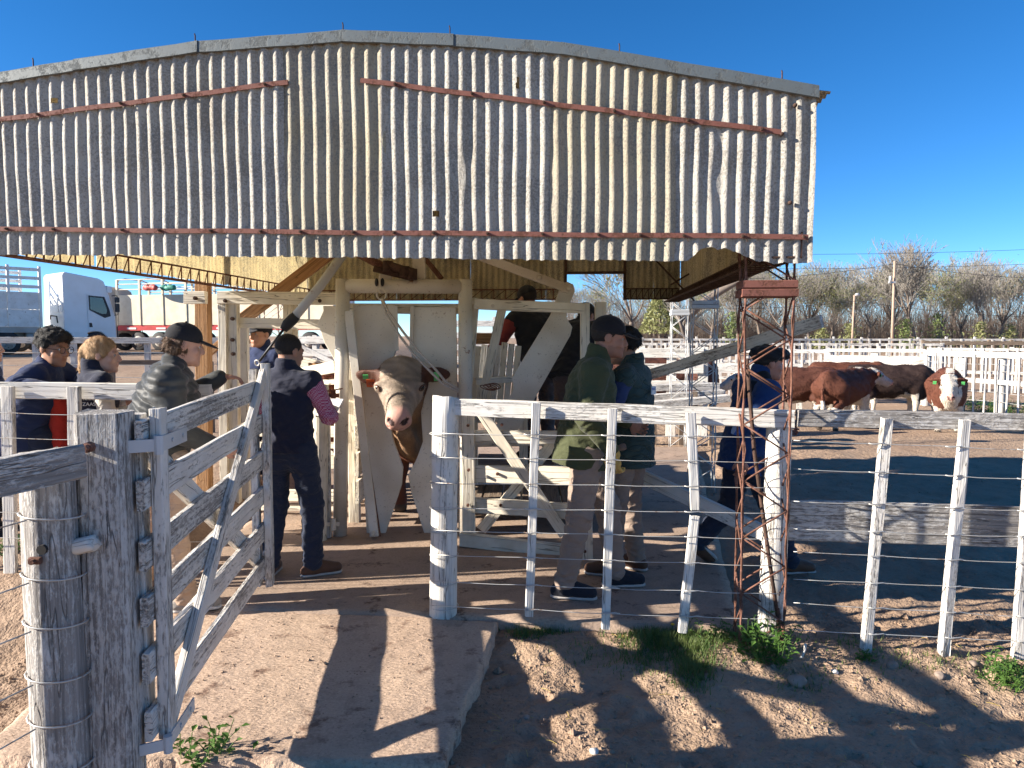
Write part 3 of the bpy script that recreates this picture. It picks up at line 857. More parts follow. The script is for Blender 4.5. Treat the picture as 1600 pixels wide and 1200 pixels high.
def round_post(name, p0, p1, r0, r1, mat, parent, n=14, seg=10, jit=0.05, split=0.0):
    _pk[0] += 1; sd = _pk[0] * 2.71
    L = (V(p1) - V(p0)).length
    vs = []
    for i in range(seg + 1):
        x = L * i / seg; r = r0 + (r1 - r0) * i / seg
        if i == seg: x += 0.0
        for k in range(n):
            q = 2 * math.pi * k / n
            g = 1 + jit * mnoise.noise(V((x * 1.2 + sd, math.cos(q) * 2.2, math.sin(q) * 2.2))) + jit * 0.7 * mnoise.noise(V((k * 3.3, sd, x * 0.4)))
            xe = x + (0.012 * mnoise.noise(V((math.cos(q) * 2, math.sin(q) * 2, sd))) - split * max(0, math.cos(q - 1)) if i == seg else 0)
            vs.append((xe, r * g * math.cos(q), r * g * math.sin(q)))
    fs = [(i * n + k, i * n + (k + 1) % n, i * n + n + (k + 1) % n, i * n + n + k) for i in range(seg) for k in range(n)]
    b = len(vs)
    vs += [(0, 0, 0), (L - 0.006, 0, 0)]
    fs += [(b, (k + 1) % n, k) for k in range(n)] + [(b + 1, seg * n + k, seg * n + (k + 1) % n) for k in range(n)]
    mb = MB(); mb.add(vs, fs)
    o = link(name, mb.mesh(name, mat, True), parent, frame(p0, p1, (0, 1, 0)))
    return o
def wire(pts, parent, r=0.0022, name='wire', mat=None, wob=0.006):
    out = []
    for a, b in zip(pts, pts[1:]):
        a, b = V(a), V(b); n = max(3, int((b - a).length / 0.18))
        for i in range(n):
            t = i / n
            p = a.lerp(b, t); p.z -= 0.02 * (b - a).length * t * (1 - t) * 2
            p.z += wob * mnoise.noise(p * 3.1); p.y += wob * mnoise.noise(p * 2.7 + V((5, 5, 5)))
            out.append(p)
    out.append(V(pts[-1]))
    mb = MB(); mb.tube(out, r, 5)
    return mb.build(name, mat or M['wire'], parent, True)
def ring(c, r, axis_, tr, mat, parent, name, n=18, m=5, turns=1.0, pitch=0.0):
    c = V(c); ax = V(axis_).normalized()
    a = ax.cross(V((0, 0, 1)) if abs(ax.z) < 0.9 else V((1, 0, 0))).normalized(); b = ax.cross(a)
    k = int(n * turns)
    pts = [c + (a * math.cos(2 * math.pi * i / n) + b * math.sin(2 * math.pi * i / n)) * r + ax * (pitch * i / n) for i in range(k + 1)]
    mb = MB(); mb.tube(pts, tr, m); return mb.build(name, mat, parent, True)
UPY = (0, 1, 0)

# ================================================================== front fence
ff = thing('wire_fence', gp(693, 955), 'white top-rail wire fence from the thick round end post to the rusty column', 'fence')
fpb = gp(694, 957); FY0 = fpb.y
fp_top = px(696, 619, FY0)
round_post('post', V((fpb.x - 0.012, FY0, -0.3)), fp_top, 0.083, 0.074, M['wood_white'], ff, 18, 14, 0.07, 0.025)
FY1 = 4.02
rl0, rl1 = px(712, 636, FY0 - 0.03), px(1240, 655, FY1 - 0.03)
plank('top_rail', rl0, rl1, 0.098, 0.045, M['wood_white'], ff, seg=12, jit=0.004)
def fy(x): return FY0 + (FY1 - FY0) * (x - 694) / (1225 - 694)
drops = [((838, 630), (827, 962)), ((957, 638), (946, 982)), ((1079, 645), (1086, 796)), ((1087, 808), (1066, 988))]
for k, (a, b) in enumerate(drops):
    Y = fy((a[0] + b[0]) / 2) - 0.085
    p0, p1 = px(*b, Y), px(*a, Y)
    if k == 3: p1.y += 0.02
    plank('dropper', p0, p1, 0.032, 0.048, M['wood_white'], ff, up=UPY, seg=8, jit=0.004)
rpb = gp(1215, 1002, -0.05)
round_post('post', V((1.445, FY1 + 0.03, -0.3)), V((1.475, FY1 + 0.03, 1.23)), 0.072, 0.066, M['wood_mid'], ff, 14, 12, 0.09)
def fence_wires(levels_l, levels_r, xs, yfun, parent, rr=0.0022, ties=True, dy=-0.115):
    for l, r_ in zip(levels_l, levels_r):
        pts = []
        for x in xs:
            t = (x - xs[0]) / (xs[-1] - xs[0])
            p = px(x, l + (r_ - l) * t, yfun(x) + dy)
            pts.append(p)
        wire(pts, parent, rr)
        if ties:
            for p in pts[1:-1]:
                mb = MB(); mb.tube([p + V((-0.045, -0.004, 0.002)), p + V((-0.02, -0.008, -0.003)), p + V((0.03, -0.006, 0.002)), p + V((0.06, 0, -0.006))], 0.0035, 5)
                mb.build('wire_tie', M['wire'], parent, True)
fence_wires([677, 714, 753, 792, 828, 866, 908, 946], [683, 722, 762, 802, 842, 884, 928, 968], [672, 831, 952, 1082, 1224], fy, ff)
for yy in (677, 714, 753, 792, 828, 866, 908, 946):
    pz = px(694, yy, FY0)
    ring(pz, 0.085, (0, 0, 1), 0.0026, M['wire'], ff, 'wire_wrap')

# right-hand run of the same yard fence
fr = thing('wire_fence', gp(1400, 1030, -0.05), 'grey weathered top-rail wire fence with leaning droppers in front of the cattle pen', 'fence')
def fy2(x): return 3.97 - 0.14 * (x - 1245) / 395
plank('top_rail', px(1246, 653, fy2(1246)), px(1700, 661, fy2(1700)), 0.092, 0.05, M['wood_grey'], fr, seg=12, jit=0.004)
for a, b in [((1386, 654), (1352, 1024)), ((1508, 656), (1473, 1034)), ((1614, 658), (1588, 1040))]:
    Y = fy2(a[0]) - 0.05
    plank('dropper', px(*b, Y), px(*a, Y), 0.04, 0.05, M['wood_mid'], fr, up=UPY, seg=8, jit=0.006)
plank('kick_board', px(1232, 812, 4.06), px(1720, 827, 3.95), 0.225, 0.035, M['wood_grey'], fr, seg=10)
round_post('post', px(1760, 1060, 3.8) - V((0, 0, 0.2)), px(1760, 650, 3.8), 0.075, 0.07, M['wood_mid'], fr)
fence_wires([688, 732, 782, 826, 862, 905, 942, 984], [706, 752, 802, 842, 884, 925, 968, 1006], [1240, 1370, 1490, 1602, 1700], fy2, fr, dy=-0.075)

# ================================================================== left fences
fl_ = thing('wire_fence', (-3.0, 4.7, 0.12), 'white rail fence that the onlookers lean on at the left', 'fence')
plank('top_rail', px(-260, 607, 4.7), px(330, 613, 4.72), 0.105, 0.045, M['wood_white'], fl_, seg=10)
for x, yb in [(12, 895), (116, 905), (-110, 890), (-240, 890)]:
    a = px(x, 604, 4.65); b = px(x + 5, yb, 4.65)
    plank('dropper', V((b.x, 4.65, 0.05)), a, 0.04, 0.075, M['wood_white'], fl_, up=UPY, seg=8, jit=0.004)
for y in (645, 684, 725, 762, 800, 840):
    wire([px(-260, y - 2, 4.61), px(10, y, 4.61), px(116, y + 3, 4.61), px(330, y + 6, 4.62)], fl_)

fn = thing('wire_fence', (-1.49, 2.42, -0.05), 'grey split-rail wire fence in the near left corner with a wire-wrapped round post', 'fence')
ra, rb_ = px(126, 721, 2.33), px(0, 746, 2.10)
dr = (rb_ - ra).normalized()
plank('top_rail', ra, ra + dr * 2.4, 0.105, 0.05, M['wood_grey'], fn, seg=12, jit=0.006, ends=0.012)
npost = V((-1.532, 2.43, 0))
round_post('post', npost + V((0, 0, -0.3)), npost + V((-0.01, 0, 1.265)), 0.088, 0.08, M['wood_grey'], fn, 18, 14, 0.10)
round_post('post', npost + dr * 2.2 + V((0, 0, -0.3)), npost + dr * 2.2 + V((0, 0, 1.3)), 0.09, 0.085, M['wood_grey'], fn)
plank('dropper', ra + dr * 1.2 + V((0.03, 0, -1.25)), ra + dr * 1.2 + V((0.03, 0, 0.03)), 0.04, 0.05, M['wood_mid'], fn, up=UPY)
for z in (1.06, 0.86, 0.70, 0.52, 0.37, 0.21, 0.06):
    ring(npost + V((0, 0, z)), 0.096, (0.1, 0.05, 1), 0.0032, M['wire'], fn, 'wire_wrap')
    st = npost + V((-0.02, -0.1, z))
    wire([st, st + V((dr.x, dr.y, 0)) * 1.1 + V((0, 0, -0.015)), st + V((dr.x, dr.y, 0)) * 2.2], fn, 0.0028)
mb = MB(); p = px(68, 858, 2.33); mb.tube([p, p + V((0, -0.012, 0))], 0.016, 10); mb.build('hole_shade_disc', M['hole_shade'], fn)  # solid dark disc, the shade inside a hole put into its colour
p = px(55, 876, 2.33); mb = MB(); mb.box(Matrix.Translation(p), 0.035, 0.02, 0.022, 0, 0.004); mb.tube([p, p + V((0, -0.022, 0))], 0.009, 6); mb.build('rusty_bolt', M['rust'], fn)
p = px(102, 718, 2.27); mb = MB(); mb.tube([p + V((0, 0.02, 0)), p + V((0, -0.004, 0))], 0.006, 6); mb.build('rusty_bolt', M['rust'], fn)

# ================================================================== gate
gt = thing('timber_gate', (-1.36, 2.6, 0), 'open weathered white timber gate of six boards hung on a heavy grey square post', 'gate')
gpst = V((-1.408, 2.545, 0))
gm = Matrix.Rotation(R(8), 4, 'Z')
gup = gm @ V((0, 1, 0))
plank('gate_post', gpst + V((0, 0, -0.3)), gpst + V((0, 0, 1.385)), 0.15, 0.155, M['wood_grey'], gt, up=gup, seg=16, jit=0.007, cham=0.016, ends=0.02)
H0, H1 = V((-1.318, 2.66, 0)), V((-1.525, 4.46, 0))
gd = (H1 - H0).normalized(); gn = V((gd.y, -gd.x, 0))       # gn points right, to the camera side
zn = [0.245, 0.462, 0.668, 0.87, 1.088, 1.30]
zf = [0.24, 0.455, 0.68, 0.90, 1.12, 1.335]
for a, b in zip(zn, zf):
    plank('gate_board', H0 - gd * 0.09 + V((0, 0, a)), H1 + gd * 0.03 + V((0, 0, b)), 0.108, 0.027, M['wood_mid'], gt, seg=10, jit=0.004)
plank('hinge_stile', H0 + gn * 0.036 + V((0, 0, 0.17)), H0 + gn * 0.036 + V((0, 0, 1.39)), 0.07, 0.042, M['wood_mid'], gt, up=gd, seg=8, jit=0.003)
plank('hinge_stile', H0 - gn * 0.036 + V((0, 0, 0.17)), H0 - gn * 0.036 + V((0, 0, 1.37)), 0.07, 0.042, M['wood_mid'], gt, up=gd, seg=8)
plank('end_stile', H1 + gn * 0.036 + V((0, 0, 0.12)), H1 + gn * 0.036 + V((0, 0, 1.485)), 0.075, 0.042, M['wood_mid'], gt, up=gd, seg=8)
plank('end_stile', H1 - gn * 0.036 + V((0, 0, 0.12)), H1 - gn * 0.036 + V((0, 0, 1.45)), 0.075, 0.042, M['wood_mid'], gt, up=gd, seg=8)
plank('brace', H0 + gn * 0.032 + gd * 0.03 + V((0, 0, 0.20)), H1 + gn * 0.032 - gd * 0.05 + V((0, 0, 1.42)), 0.085, 0.032, M['wood_mid'], gt, seg=10, jit=0.003)
plank('brace', H0 - gn * 0.032 + gd * 0.05 + V((0, 0, 1.24)), H1 - gn * 0.032 - gd * 0.05 + V((0, 0, 0.30)), 0.10, 0.03, M['wood_mid'], gt, seg=8)
# strap hinges
for z, w in ((1.265, 0.055), (0.17, 0.05)):
    mb = MB()
    a = H0 + gn * 0.060 + V((0, 0, z)) - gd * 0.07
    mb.bar(a, a + gd * 0.30, 0.006, w)
    mb.tube([a + V((0, 0, -w / 2 - 0.006)), a + V((0, 0, w / 2 + 0.006))], 0.016, 8)
    mb.bar(a, gpst + V((0.06, 0, z)), 0.008, w * 0.8)
    for k in (0.13, 0.25): mb.tube([a + gd * k, a + gd * k + gn * 0.008], 0.009, 7)
    mb.build('strap_hinge', M['steel_grey'] if z > 1 else M['steel_grey'], gt)
p = px(138, 699, 2.455)
mb = MB(); mb.tube([p + V((0, 0.02, 0)), p + V((0, -0.012, 0))], 0.018, 8); mb.tube([p + V((0, -0.012, 0)), p + V((0, -0.03, 0))], 0.013, 6)
mb.build('rusty_bolt', M['rust'], gt)
pole = thing('tie_pole', (-1.43, 2.42, 0.9), 'short white round spacer pole between the near fence post and the gate post', 'pole')
round_post('pole_shaft', px(112, 856, 2.44), px(149, 848, 2.43), 0.028, 0.027, M['wood_white'], pole, 12, 4, 0.05)

# loose planks behind the fence
pl = thing('loose_plank', px(1150, 540, 6.2), 'long grey-white plank slanting up to the right behind the rusty column', 'plank')
plank('board', px(930, 612, 7.0), px(1284, 502, 4.9), 0.085, 0.035, M['wood_mid'], pl, seg=10, jit=0.004)
pl2 = thing('loose_plank', px(1100, 790, 4.6), 'white plank slanting down to the right behind the broken dropper', 'plank')
plank('board', px(998, 742, 5.3), px(1205, 838, 4.5), 0.10, 0.035, M['wood_white'], pl2, seg=8)
pp = thing('iron_pipe', px(1220, 1010, 3.98), 'thin brown iron pipe leaning inside the rusty lattice column', 'pipe')
mb = MB(); mb.tube([px(1167, 560, 3.95), px(1178, 700, 3.95), px(1200, 860, 3.96), px(1226, 1040, 3.97)], 0.011, 8); mb.build('pipe', M['rust_dark'], pp, True)
# ================================================================== cattle crush
cr = thing('cattle_crush', px(632, 838, 6.1), 'cream painted cattle crush with pipe arch and neck-catch head gate', 'cattle crush')
CW, SCr, PC = M['wood_cream'], M['steel_cream'], M['panel_cream']
def beam(name, a, Ya, b, Yb, h, t, mat=CW, parent=cr, up=(0, 0, 1), seg=5):
    return plank(name, px(a[0], a[1], Ya), px(b[0], b[1], Yb), h, t, mat, parent, up=up, seg=seg)
def poly_plate(name, pts, Y, t, mat, parent=cr):
    c = px(pts[0][0], pts[0][1], Y)
    loc = [(px(x, y, Y).x - c.x, px(x, y, Y).z - c.z) for x, y in pts]
    area = sum(a[0] * b[1] - b[0] * a[1] for a, b in zip(loc, loc[1:] + loc[:1]))
    if area < 0: loc = loc[::-1]
    mw = Matrix.Translation(c) @ Matrix.Rotation(R(90), 4, 'X')
    mb = MB(); mb.prism(loc, Matrix.Identity(4), t)
    o = mb.build(name, mat, parent, False, mw)
    bv = o.modifiers.new('bevel', 'BEVEL'); bv.width = 0.006; bv.segments = 2; bv.limit_method = 'ANGLE'
    return o
# pipe arch
Yp = 6.05
a0, a1, b1, b0 = px(531, 842, Yp), px(536, 447, Yp), px(727, 448, Yp), px(727, 840, Yp)
mb = MB(); mb.tube([a0 - V((0, 0, 0.03)), a0.lerp(a1, 0.5), a1 + V((0, 0, 0.056))], 0.057, 14)
mb.build('pipe_upright', SCr, cr, True)
mb = MB(); mb.tube([b0 - V((0, 0, 0.03)), b0.lerp(b1, 0.5), b1 + V((0, 0, 0.056))], 0.057, 14)
mb.build('pipe_upright', SCr, cr, True)
mb = MB(); mb.tube([a1 + V((0.03, 0, 0)), a1.lerp(b1, 0.5), b1 - V((0.03, 0, 0))], 0.058, 14)
mb.build('pipe_header', SCr, cr, True)
beam('header_beam', (548, 482), 6.22, (716, 483), 6.22, 0.085, 0.06)
poly_plate('head_gate_panel', [(552, 477), (617, 477), (620, 545), (610, 575), (606, 640), (616, 690), (630, 730), (628, 757), (601, 838), (574, 838)], 6.14, 0.045, PC)
poly_plate('head_gate_panel', [(644, 480), (713, 480), (715, 640), (713, 838), (665, 838), (643, 768), (638, 742), (652, 715), (661, 690), (658, 640), (655, 585), (643, 555)], 6.14, 0.045, PC)
for x0, x1 in ((618, 620), (644, 643)):
    mb = MB(); mb.bar(px(x0, 478, 6.10), px(x1, 548, 6.10), 0.03, 0.02, up=UPY); mb.build('gate_edge_strip', SCr, cr)
beam('closing_arm', (545, 486), 6.02, (585, 838), 5.96, 0.035, 0.07, mat=PC, up=UPY, seg=8)
beam('closing_arm', (552, 570), 6.06, (592, 838), 6.02, 0.03, 0.035, mat=M['rust'], up=UPY, seg=6)
mb = MB(); p = px(583, 833, 5.95); mb.tube([p, p + V((0, -0.04, 0))], 0.022, 10); mb.tube([p + V((0, -0.04, 0)), p + V((0, -0.055, 0))], 0.012, 8); mb.build('arm_pivot', SCr, cr, True)
# hinge post and straps
round_post('hinge_post', px(497, 845, 5.9) - V((0, 0, 0.1)), px(501, 601, 5.9), 0.068, 0.064, M['wood_cream'], cr, 16, 12, 0.06)
plank('hinge_post', px(514, 842, 5.98), px(512, 640, 5.98), 0.05, 0.035, M['wood_mid'], cr, up=UPY)
for y in (618, 819):
    mb = MB()
    a = px(486, y, 5.83); b = px(530, y, 5.98)
    mb.bar(a, b, 0.008, 0.035); mb.tube([px(521, y - 9, 5.93), px(521, y + 9, 5.93)], 0.02, 10)
    mb.tube([px(500, y, 5.84), px(500, y, 5.80)], 0.012, 8)
    mb.build('hinge_strap', SCr if y > 700 else M['rust'], cr)
for dy in (-9, 9):
    mb = MB(); mb.tube([px(470, 618 + dy, 5.86), px(512, 618 + dy + 2, 5.86), px(535, 618 + dy - 2, 5.95)], 0.006, 6); mb.build('hinge_rod', M['rust'], cr, True)
# left frame
beam('top_beam', (289, 465), 6.9, (322, 465), 6.9, 0.115, 0.07)
beam('top_beam', (341, 465), 6.88, (527, 467), 6.86, 0.115, 0.06)
plank('frame_post', px(349, 640, 6.92) - V((0, 0, 0.9)), px(349, 458, 6.92), 0.09, 0.075, CW, cr, up=UPY)
plank('frame_post', px(364, 640, 6.95) - V((0, 0, 0.9)), px(364, 474, 6.95), 0.08, 0.10, CW, cr, up=UPY)
plank('frame_post', px(382, 640, 7.1) - V((0, 0, 0.9)), px(382, 512, 7.1), 0.06, 0.075, M['wood_white'], cr, up=UPY)
plank('frame_post', px(449, 590, 7.3) - V((0, 0, 0.9)), px(450, 474, 7.3), 0.06, 0.075, CW, cr, up=UPY)
plank('frame_post', px(461, 590, 7.35) - V((0, 0, 0.9)), px(461, 474, 7.35), 0.06, 0.05, CW, cr, up=UPY)
beam('mid_rail', (373, 504), 7.0, (526, 508), 6.9, 0.095, 0.05)
for x, y in ((305, 466), (363, 498), (363, 531), (364, 553), (352, 470), (500, 470)):
    mb = MB(); p = px(x, y, 6.84); mb.tube([p + V((0, 0.02, 0)), p + V((0, -0.012, 0))], 0.018, 8); mb.tube([p + V((0, -0.01, 0)), p + V((0, -0.03, 0))], 0.009, 6); mb.build('bolt', M['rust_dark'], cr)
beam('brace_rail', (425, 591), 6.7, (525, 573), 6.2, 0.095, 0.05)
for k, (y0, y1) in enumerate([(665, 682), (690, 700), (711, 731), (764, 782), (788, 797), (811, 830)]):
    Y = 6.6 + 0.05 * k
    beam('side_rail', (405, (y0 + y1) / 2), Y, (524, (y0 + y1) / 2 + 1), Y - 0.15, (y1 - y0) * Y / FPX, 0.04)
beam('side_rail', (420, 686), 6.98, (500, 686), 6.98, 0.05, 0.03, M['lime']); beam('side_rail', (420, 705), 6.98, (500, 705), 6.98, 0.05, 0.03, M['lime'])
poly_plate('swing_plate', [(527, 478), (505, 478), (506, 486), (497, 505), (507, 535), (527, 570)], 6.75, 0.03, PC)
beam('side_rail', (467, 600), 6.5, (527, 596), 6.3, 0.05, 0.04); beam('side_rail', (470, 628), 6.55, (527, 626), 6.4, 0.08, 0.04)
for z_ in (0.30, 0.54, 0.78, 1.02, 1.26):
    plank('race_board', V((-1.34, 6.32, z_)), V((-1.30, 8.9, z_)), 0.20, 0.035, CW, cr, seg=4)
for y_ in (6.5, 7.6, 8.7):
    plank('race_post', V((-1.40, y_, -0.05)), V((-1.40, y_, 1.42)), 0.09, 0.09, CW, cr, up=UPY)
# operating lever
mb = MB(); mb.tube([px(404, 566, 5.45), px(445, 512, 5.5)], 0.0095, 8); mb.build('lever_rod', M['black'], cr, True)
mb = MB(); mb.tube([px(443, 515, 5.5), px(449, 507, 5.5), px(459, 497, 5.52), px(463, 493, 5.52)], [0.03, 0.042, 0.042, 0.036], 12); mb.build('lever_sleeve', M['black_rubber'], cr, True)
mb = MB(); mb.tube([px(460, 496, 5.52), px(500, 447, 5.56), px(536, 398, 5.6)], 0.034, 12); mb.build('lever_tube', M['steel_grey'], cr, True)
ring(px(402, 567, 5.45), 0.02, (0.3, 1, 0.2), 0.006, M['wire'], cr, 'lever_eye')
# linkage over the arch
mb = MB(); mb.tube([px(560, 396, 6.1), px(590, 412, 6.05), px(606, 420, 6.05)], 0.035, 10); mb.build('linkage_arm', M['rust'], cr, True)
mb = MB(); mb.tube([px(604, 414, 6.0), px(625, 420, 6.0), px(645, 426, 6.0)], [0.04, 0.034, 0.04], 10); mb.tube([px(584, 420, 6.02), px(600, 424, 6.02), px(642, 434, 6.02)], 0.026, 10)
for x, y in ((606, 416), (632, 424), (644, 428)): mb.tube([px(x, y - 8, 6.0), px(x, y + 9, 6.0)], 0.042, 10)
mb.build('linkage_ram', M['rust_dark'], cr, True)
poly_plate('linkage_plate', [(645, 402), (664, 402), (666, 437), (643, 437)], 6.1, 0.05, PC)
poly_plate('linkage_plate', [(594, 425), (612, 425), (612, 440), (594, 440)], 6.06, 0.05, PC)
beam('linkage_strut', (664, 404), 6.2, (690, 436), 6.1, 0.04, 0.02, M['rust'])
for dx in (-4.5, 4.5):
    mb = MB(); p = px(593 + dx, 441, 5.97); mb.ball(p, (0.016, 0.02, 0.034), 10, 8); mb.build('pulley_cheek', M['black'], cr, True)
mb = MB(); mb.bar(px(593, 430, 5.95), px(594, 458, 5.95), 0.012, 0.014, up=UPY); mb.build('pulley_strap', SCr, cr)
ring(px(596, 460, 5.94), 0.042, (0.3, 1, 0.1), 0.008, SCr, cr, 'pulley_ring')
# right frame
beam('top_beam', (742, 475), 6.1, (913, 482), 6.0, 0.085, 0.06)
plank('frame_post', px(728, 640, 6.16), px(742, 466, 6.16), 0.07, 0.075, CW, cr, up=UPY)
plank('frame_post', px(764, 640, 6.4) + V((-0.08, 0, 0)), px(784, 484, 6.25), 0.05, 0.075, CW, cr, up=UPY)
plank('frame_post', px(914, 700, 6.02), px(914, 474, 6.02), 0.06, 0.075, CW, cr, up=UPY)
plank('frame_post', px(938, 700, 6.1), px(938, 472, 6.1), 0.06, 0.09, CW, cr, up=UPY)
for x, y in ((738, 473), (735, 490), (743, 480), (905, 484), (877, 478), (770, 478)):
    mb = MB(); p = px(x, y, 6.05); mb.tube([p + V((0, 0.02, 0)), p + V((0, -0.01, 0))], 0.016, 8); mb.build('bolt', SCr, cr)
rng = random.Random(4)
for k in range(7):
    x = 744 + k * 10.5
    top = 545 + rng.uniform(-8, 8) if k < 4 else 538 + rng.uniform(-3, 3)
    Y = 6.45 + 0.09 * k
    plank('side_slat', px(x - 8, 660, Y), px(x + 3, top, Y), 0.028, 0.058, M['wood_white'] if k % 2 else CW, cr, up=UPY)
beam('side_rail', (742, 529), 7.0, (770, 529), 7.0, 0.10, 0.05, M['wood_raw'])
beam('side_rail', (742, 596), 6.42, (810, 592), 6.9, 0.06, 0.03)
poly_plate('side_lever_plate', [(886, 440), (896, 445), (898, 456), (885, 486), (886, 499), (894, 511), (891, 524), (838, 618), (806, 680), (768, 680), (803, 606), (800, 592), (806, 580), (860, 492), (876, 446)], 6.3, 0.03, PC)
beam('link_arm', (750, 400), 6.2, (890, 452), 6.22, 0.075, 0.03, M['panel_cream'])
for x, y in ((889, 450), (843, 434), (755, 404)):
    mb = MB(); p = px(x, y, 6.2); mb.tube([p, p + V((0, -0.035, 0))], 0.022, 10); mb.build('bolt', SCr, cr, True)
# lower side frame
beam('frame_post', (733, 850), 5.72, (731, 632), 5.74, 0.06, 0.10, up=UPY)
beam('sill_rail', (720, 842), 5.70, (884, 862), 5.5, 0.105, 0.06)
beam('side_rail', (741, 682), 5.76, (905, 684), 5.55, 0.10, 0.04)
beam('side_rail', (741, 740), 5.76, (905, 744), 5.55, 0.135, 0.04)
beam('side_rail', (741, 789), 5.76, (905, 800), 5.55, 0.12, 0.04)
beam('diagonal_brace', (748, 638), 5.70, (882, 835), 5.5, 0.03, 0.085, up=UPY, seg=8)
beam('diagonal_brace', (752, 828), 5.86, (866, 690), 5.74, 0.03, 0.085, up=UPY)
beam('frame_post', (915, 880), 5.40, (913, 700), 5.44, 0.06, 0.105, up=UPY)
for x, y in ((731, 665), (732, 735), (731, 790), (777, 741), (782, 790), (914, 862), (821, 741), (784, 664)):
    mb = MB(); p = px(x, y, 5.66 if x < 900 else 5.36); mb.tube([p + V((0, 0.03, 0)), p], 0.012, 7); mb.build('bolt', M['rust'], cr)
# far side of the race and the deck
for y, h in ((690, 0.10), (738, 0.11), (786, 0.10), (812, 0.08)):
    beam('side_rail', (735, y), 6.9, (960, y - 4), 6.9, h, 0.04)
for x in (740, 818, 905):
    plank('frame_post', V((px(x, 700, 6.95).x, 6.96, 0)), px(x, 640, 6.95), 0.06, 0.08, CW, cr, up=UPY)
for k in range(7):
    a = V((-0.35 + 0.17 * k, 6.02, 0.24)); plank('deck_plank', a, a + V((0.02, 0.85, 0)), 0.035, 0.155, M['wood_brown'], cr)
# wire coil on the post head and a catch rope
for k in range(4):
    ring(px(762 + 4 * k, 606 - k, 5.74), 0.06 - 0.006 * k, (0.25, 0.35 + 0.1 * k, 1), 0.004, M['rust'], cr, 'wire_coil')
rope = thing('rope', px(716, 612, 5.7), 'pale red-flecked rope hanging from the pulley ring to the fence post', 'rope')
for k, off in enumerate((0.0, 0.02)):
    pts = [(597, 470), (603 + 3 * k, 490), (624 + 7 * k, 524), (646 + 8 * k, 553), (668 + 8 * k, 576), (692 + 4 * k, 600), (716, 612)]
    mb = MB(); mb.tube([px(x, y - k * 4, 5.93 - 0.04 * i) for i, (x, y) in enumerate(pts)], 0.010, 8); mb.build('strand', M['rope'], rope, True)
# raw timber post and braces carrying the roof
tp = thing('timber_post', (px(318, 640, 7.05).x, 7.05, 0), 'raw brown timber post rising to the roof left of the crush', 'post')
plank('shaft', V((px(316, 640, 7.05).x, 7.05, -0.1)), V((px(319, 400, 7.05).x, 7.05, 2.95)), 0.12, 0.118, M['wood_raw'], tp, up=UPY, seg=8)
plank('brace', px(378, 500, 7.2), px(520, 392, 7.3), 0.12, 0.05, M['wood_raw'], tp, seg=6)
plank('brace', px(326, 552, 7.3), px(352, 530, 7.3), 0.07, 0.05, M['wood_raw'], tp)
bxp = px(300, 555, 6.6)
bag = thing('leather_case', bxp, 'dark reddish-brown case hanging on the raw timber post', 'case')
mb = MB(); mb.box(Matrix.Translation(bxp), 0.09, 0.06, 0.17, 0, 0.02); mb.build('case_body', M['leather'], bag); mb = MB(); mb.bar(bxp + V((0, -0.033, 0.03)), bxp + V((0.0, -0.033, 0.085)), 0.086, 0.006, up=UPY); mb.build('flap', M['leather'], bag)
# ================================================================== smooth solid modelling (people, animals)
def surf_net(f, lo, h):
    s = f < 0
    c = np.zeros(tuple(d - 1 for d in f.shape), np.int8)
    for a in (0, 1):
        for b in (0, 1):
            for d in (0, 1):
                c += s[a:f.shape[0] - 1 + a, b:f.shape[1] - 1 + b, d:f.shape[2] - 1 + d]
    act = (c > 0) & (c < 8)
    ai = np.argwhere(act)
    idx = np.full(act.shape, -1, np.int32); idx[act] = np.arange(len(ai))
    P = np.zeros((len(ai), 3), np.float32); cnt = np.zeros(len(ai), np.float32)
    cor = [(a, b, d) for a in (0, 1) for b in (0, 1) for d in (0, 1)]
    fv = {q: f[ai[:, 0] + q[0], ai[:, 1] + q[1], ai[:, 2] + q[2]] for q in cor}
    for q in cor:
        for ax in range(3):
            if q[ax] == 0:
                r = list(q); r[ax] = 1; r = tuple(r)
                fa, fb = fv[q], fv[r]
                m = (fa < 0) != (fb < 0)
                t = fa[m] / (fa[m] - fb[m])
                p = np.tile(np.array(q, np.float32), (m.sum(), 1)); p[:, ax] += t
                P[m] += p; cnt[m] += 1
    P = (P / cnt[:, None] + ai) * h + np.array(lo, np.float32)
    F = []
    for ax in range(3):
        o = [i for i in range(3) if i != ax]
        s0 = [slice(None)] * 3; s1 = [slice(None)] * 3
        s0[ax] = slice(0, -1); s1[ax] = slice(1, None)
        a, b = s[tuple(s0)], s[tuple(s1)]
        ch = np.argwhere(a != b)
        ch = ch[(ch[:, o[0]] > 0) & (ch[:, o[1]] > 0) & (ch[:, o[0]] < f.shape[o[0]] - 1) & (ch[:, o[1]] < f.shape[o[1]] - 1)]
        sg = a[ch[:, 0], ch[:, 1], ch[:, 2]]
        q = []
        for d0, d1 in ((-1, -1), (0, -1), (0, 0), (-1, 0)):
            cc = ch.copy(); cc[:, o[0]] += d0; cc[:, o[1]] += d1
            q.append(idx[cc[:, 0], cc[:, 1], cc[:, 2]])
        q = np.stack(q, 1)
        flip = sg if ax != 1 else ~sg
        q[~flip] = q[~flip][:, ::-1]
        F.append(q)
    return P, np.vstack(F)

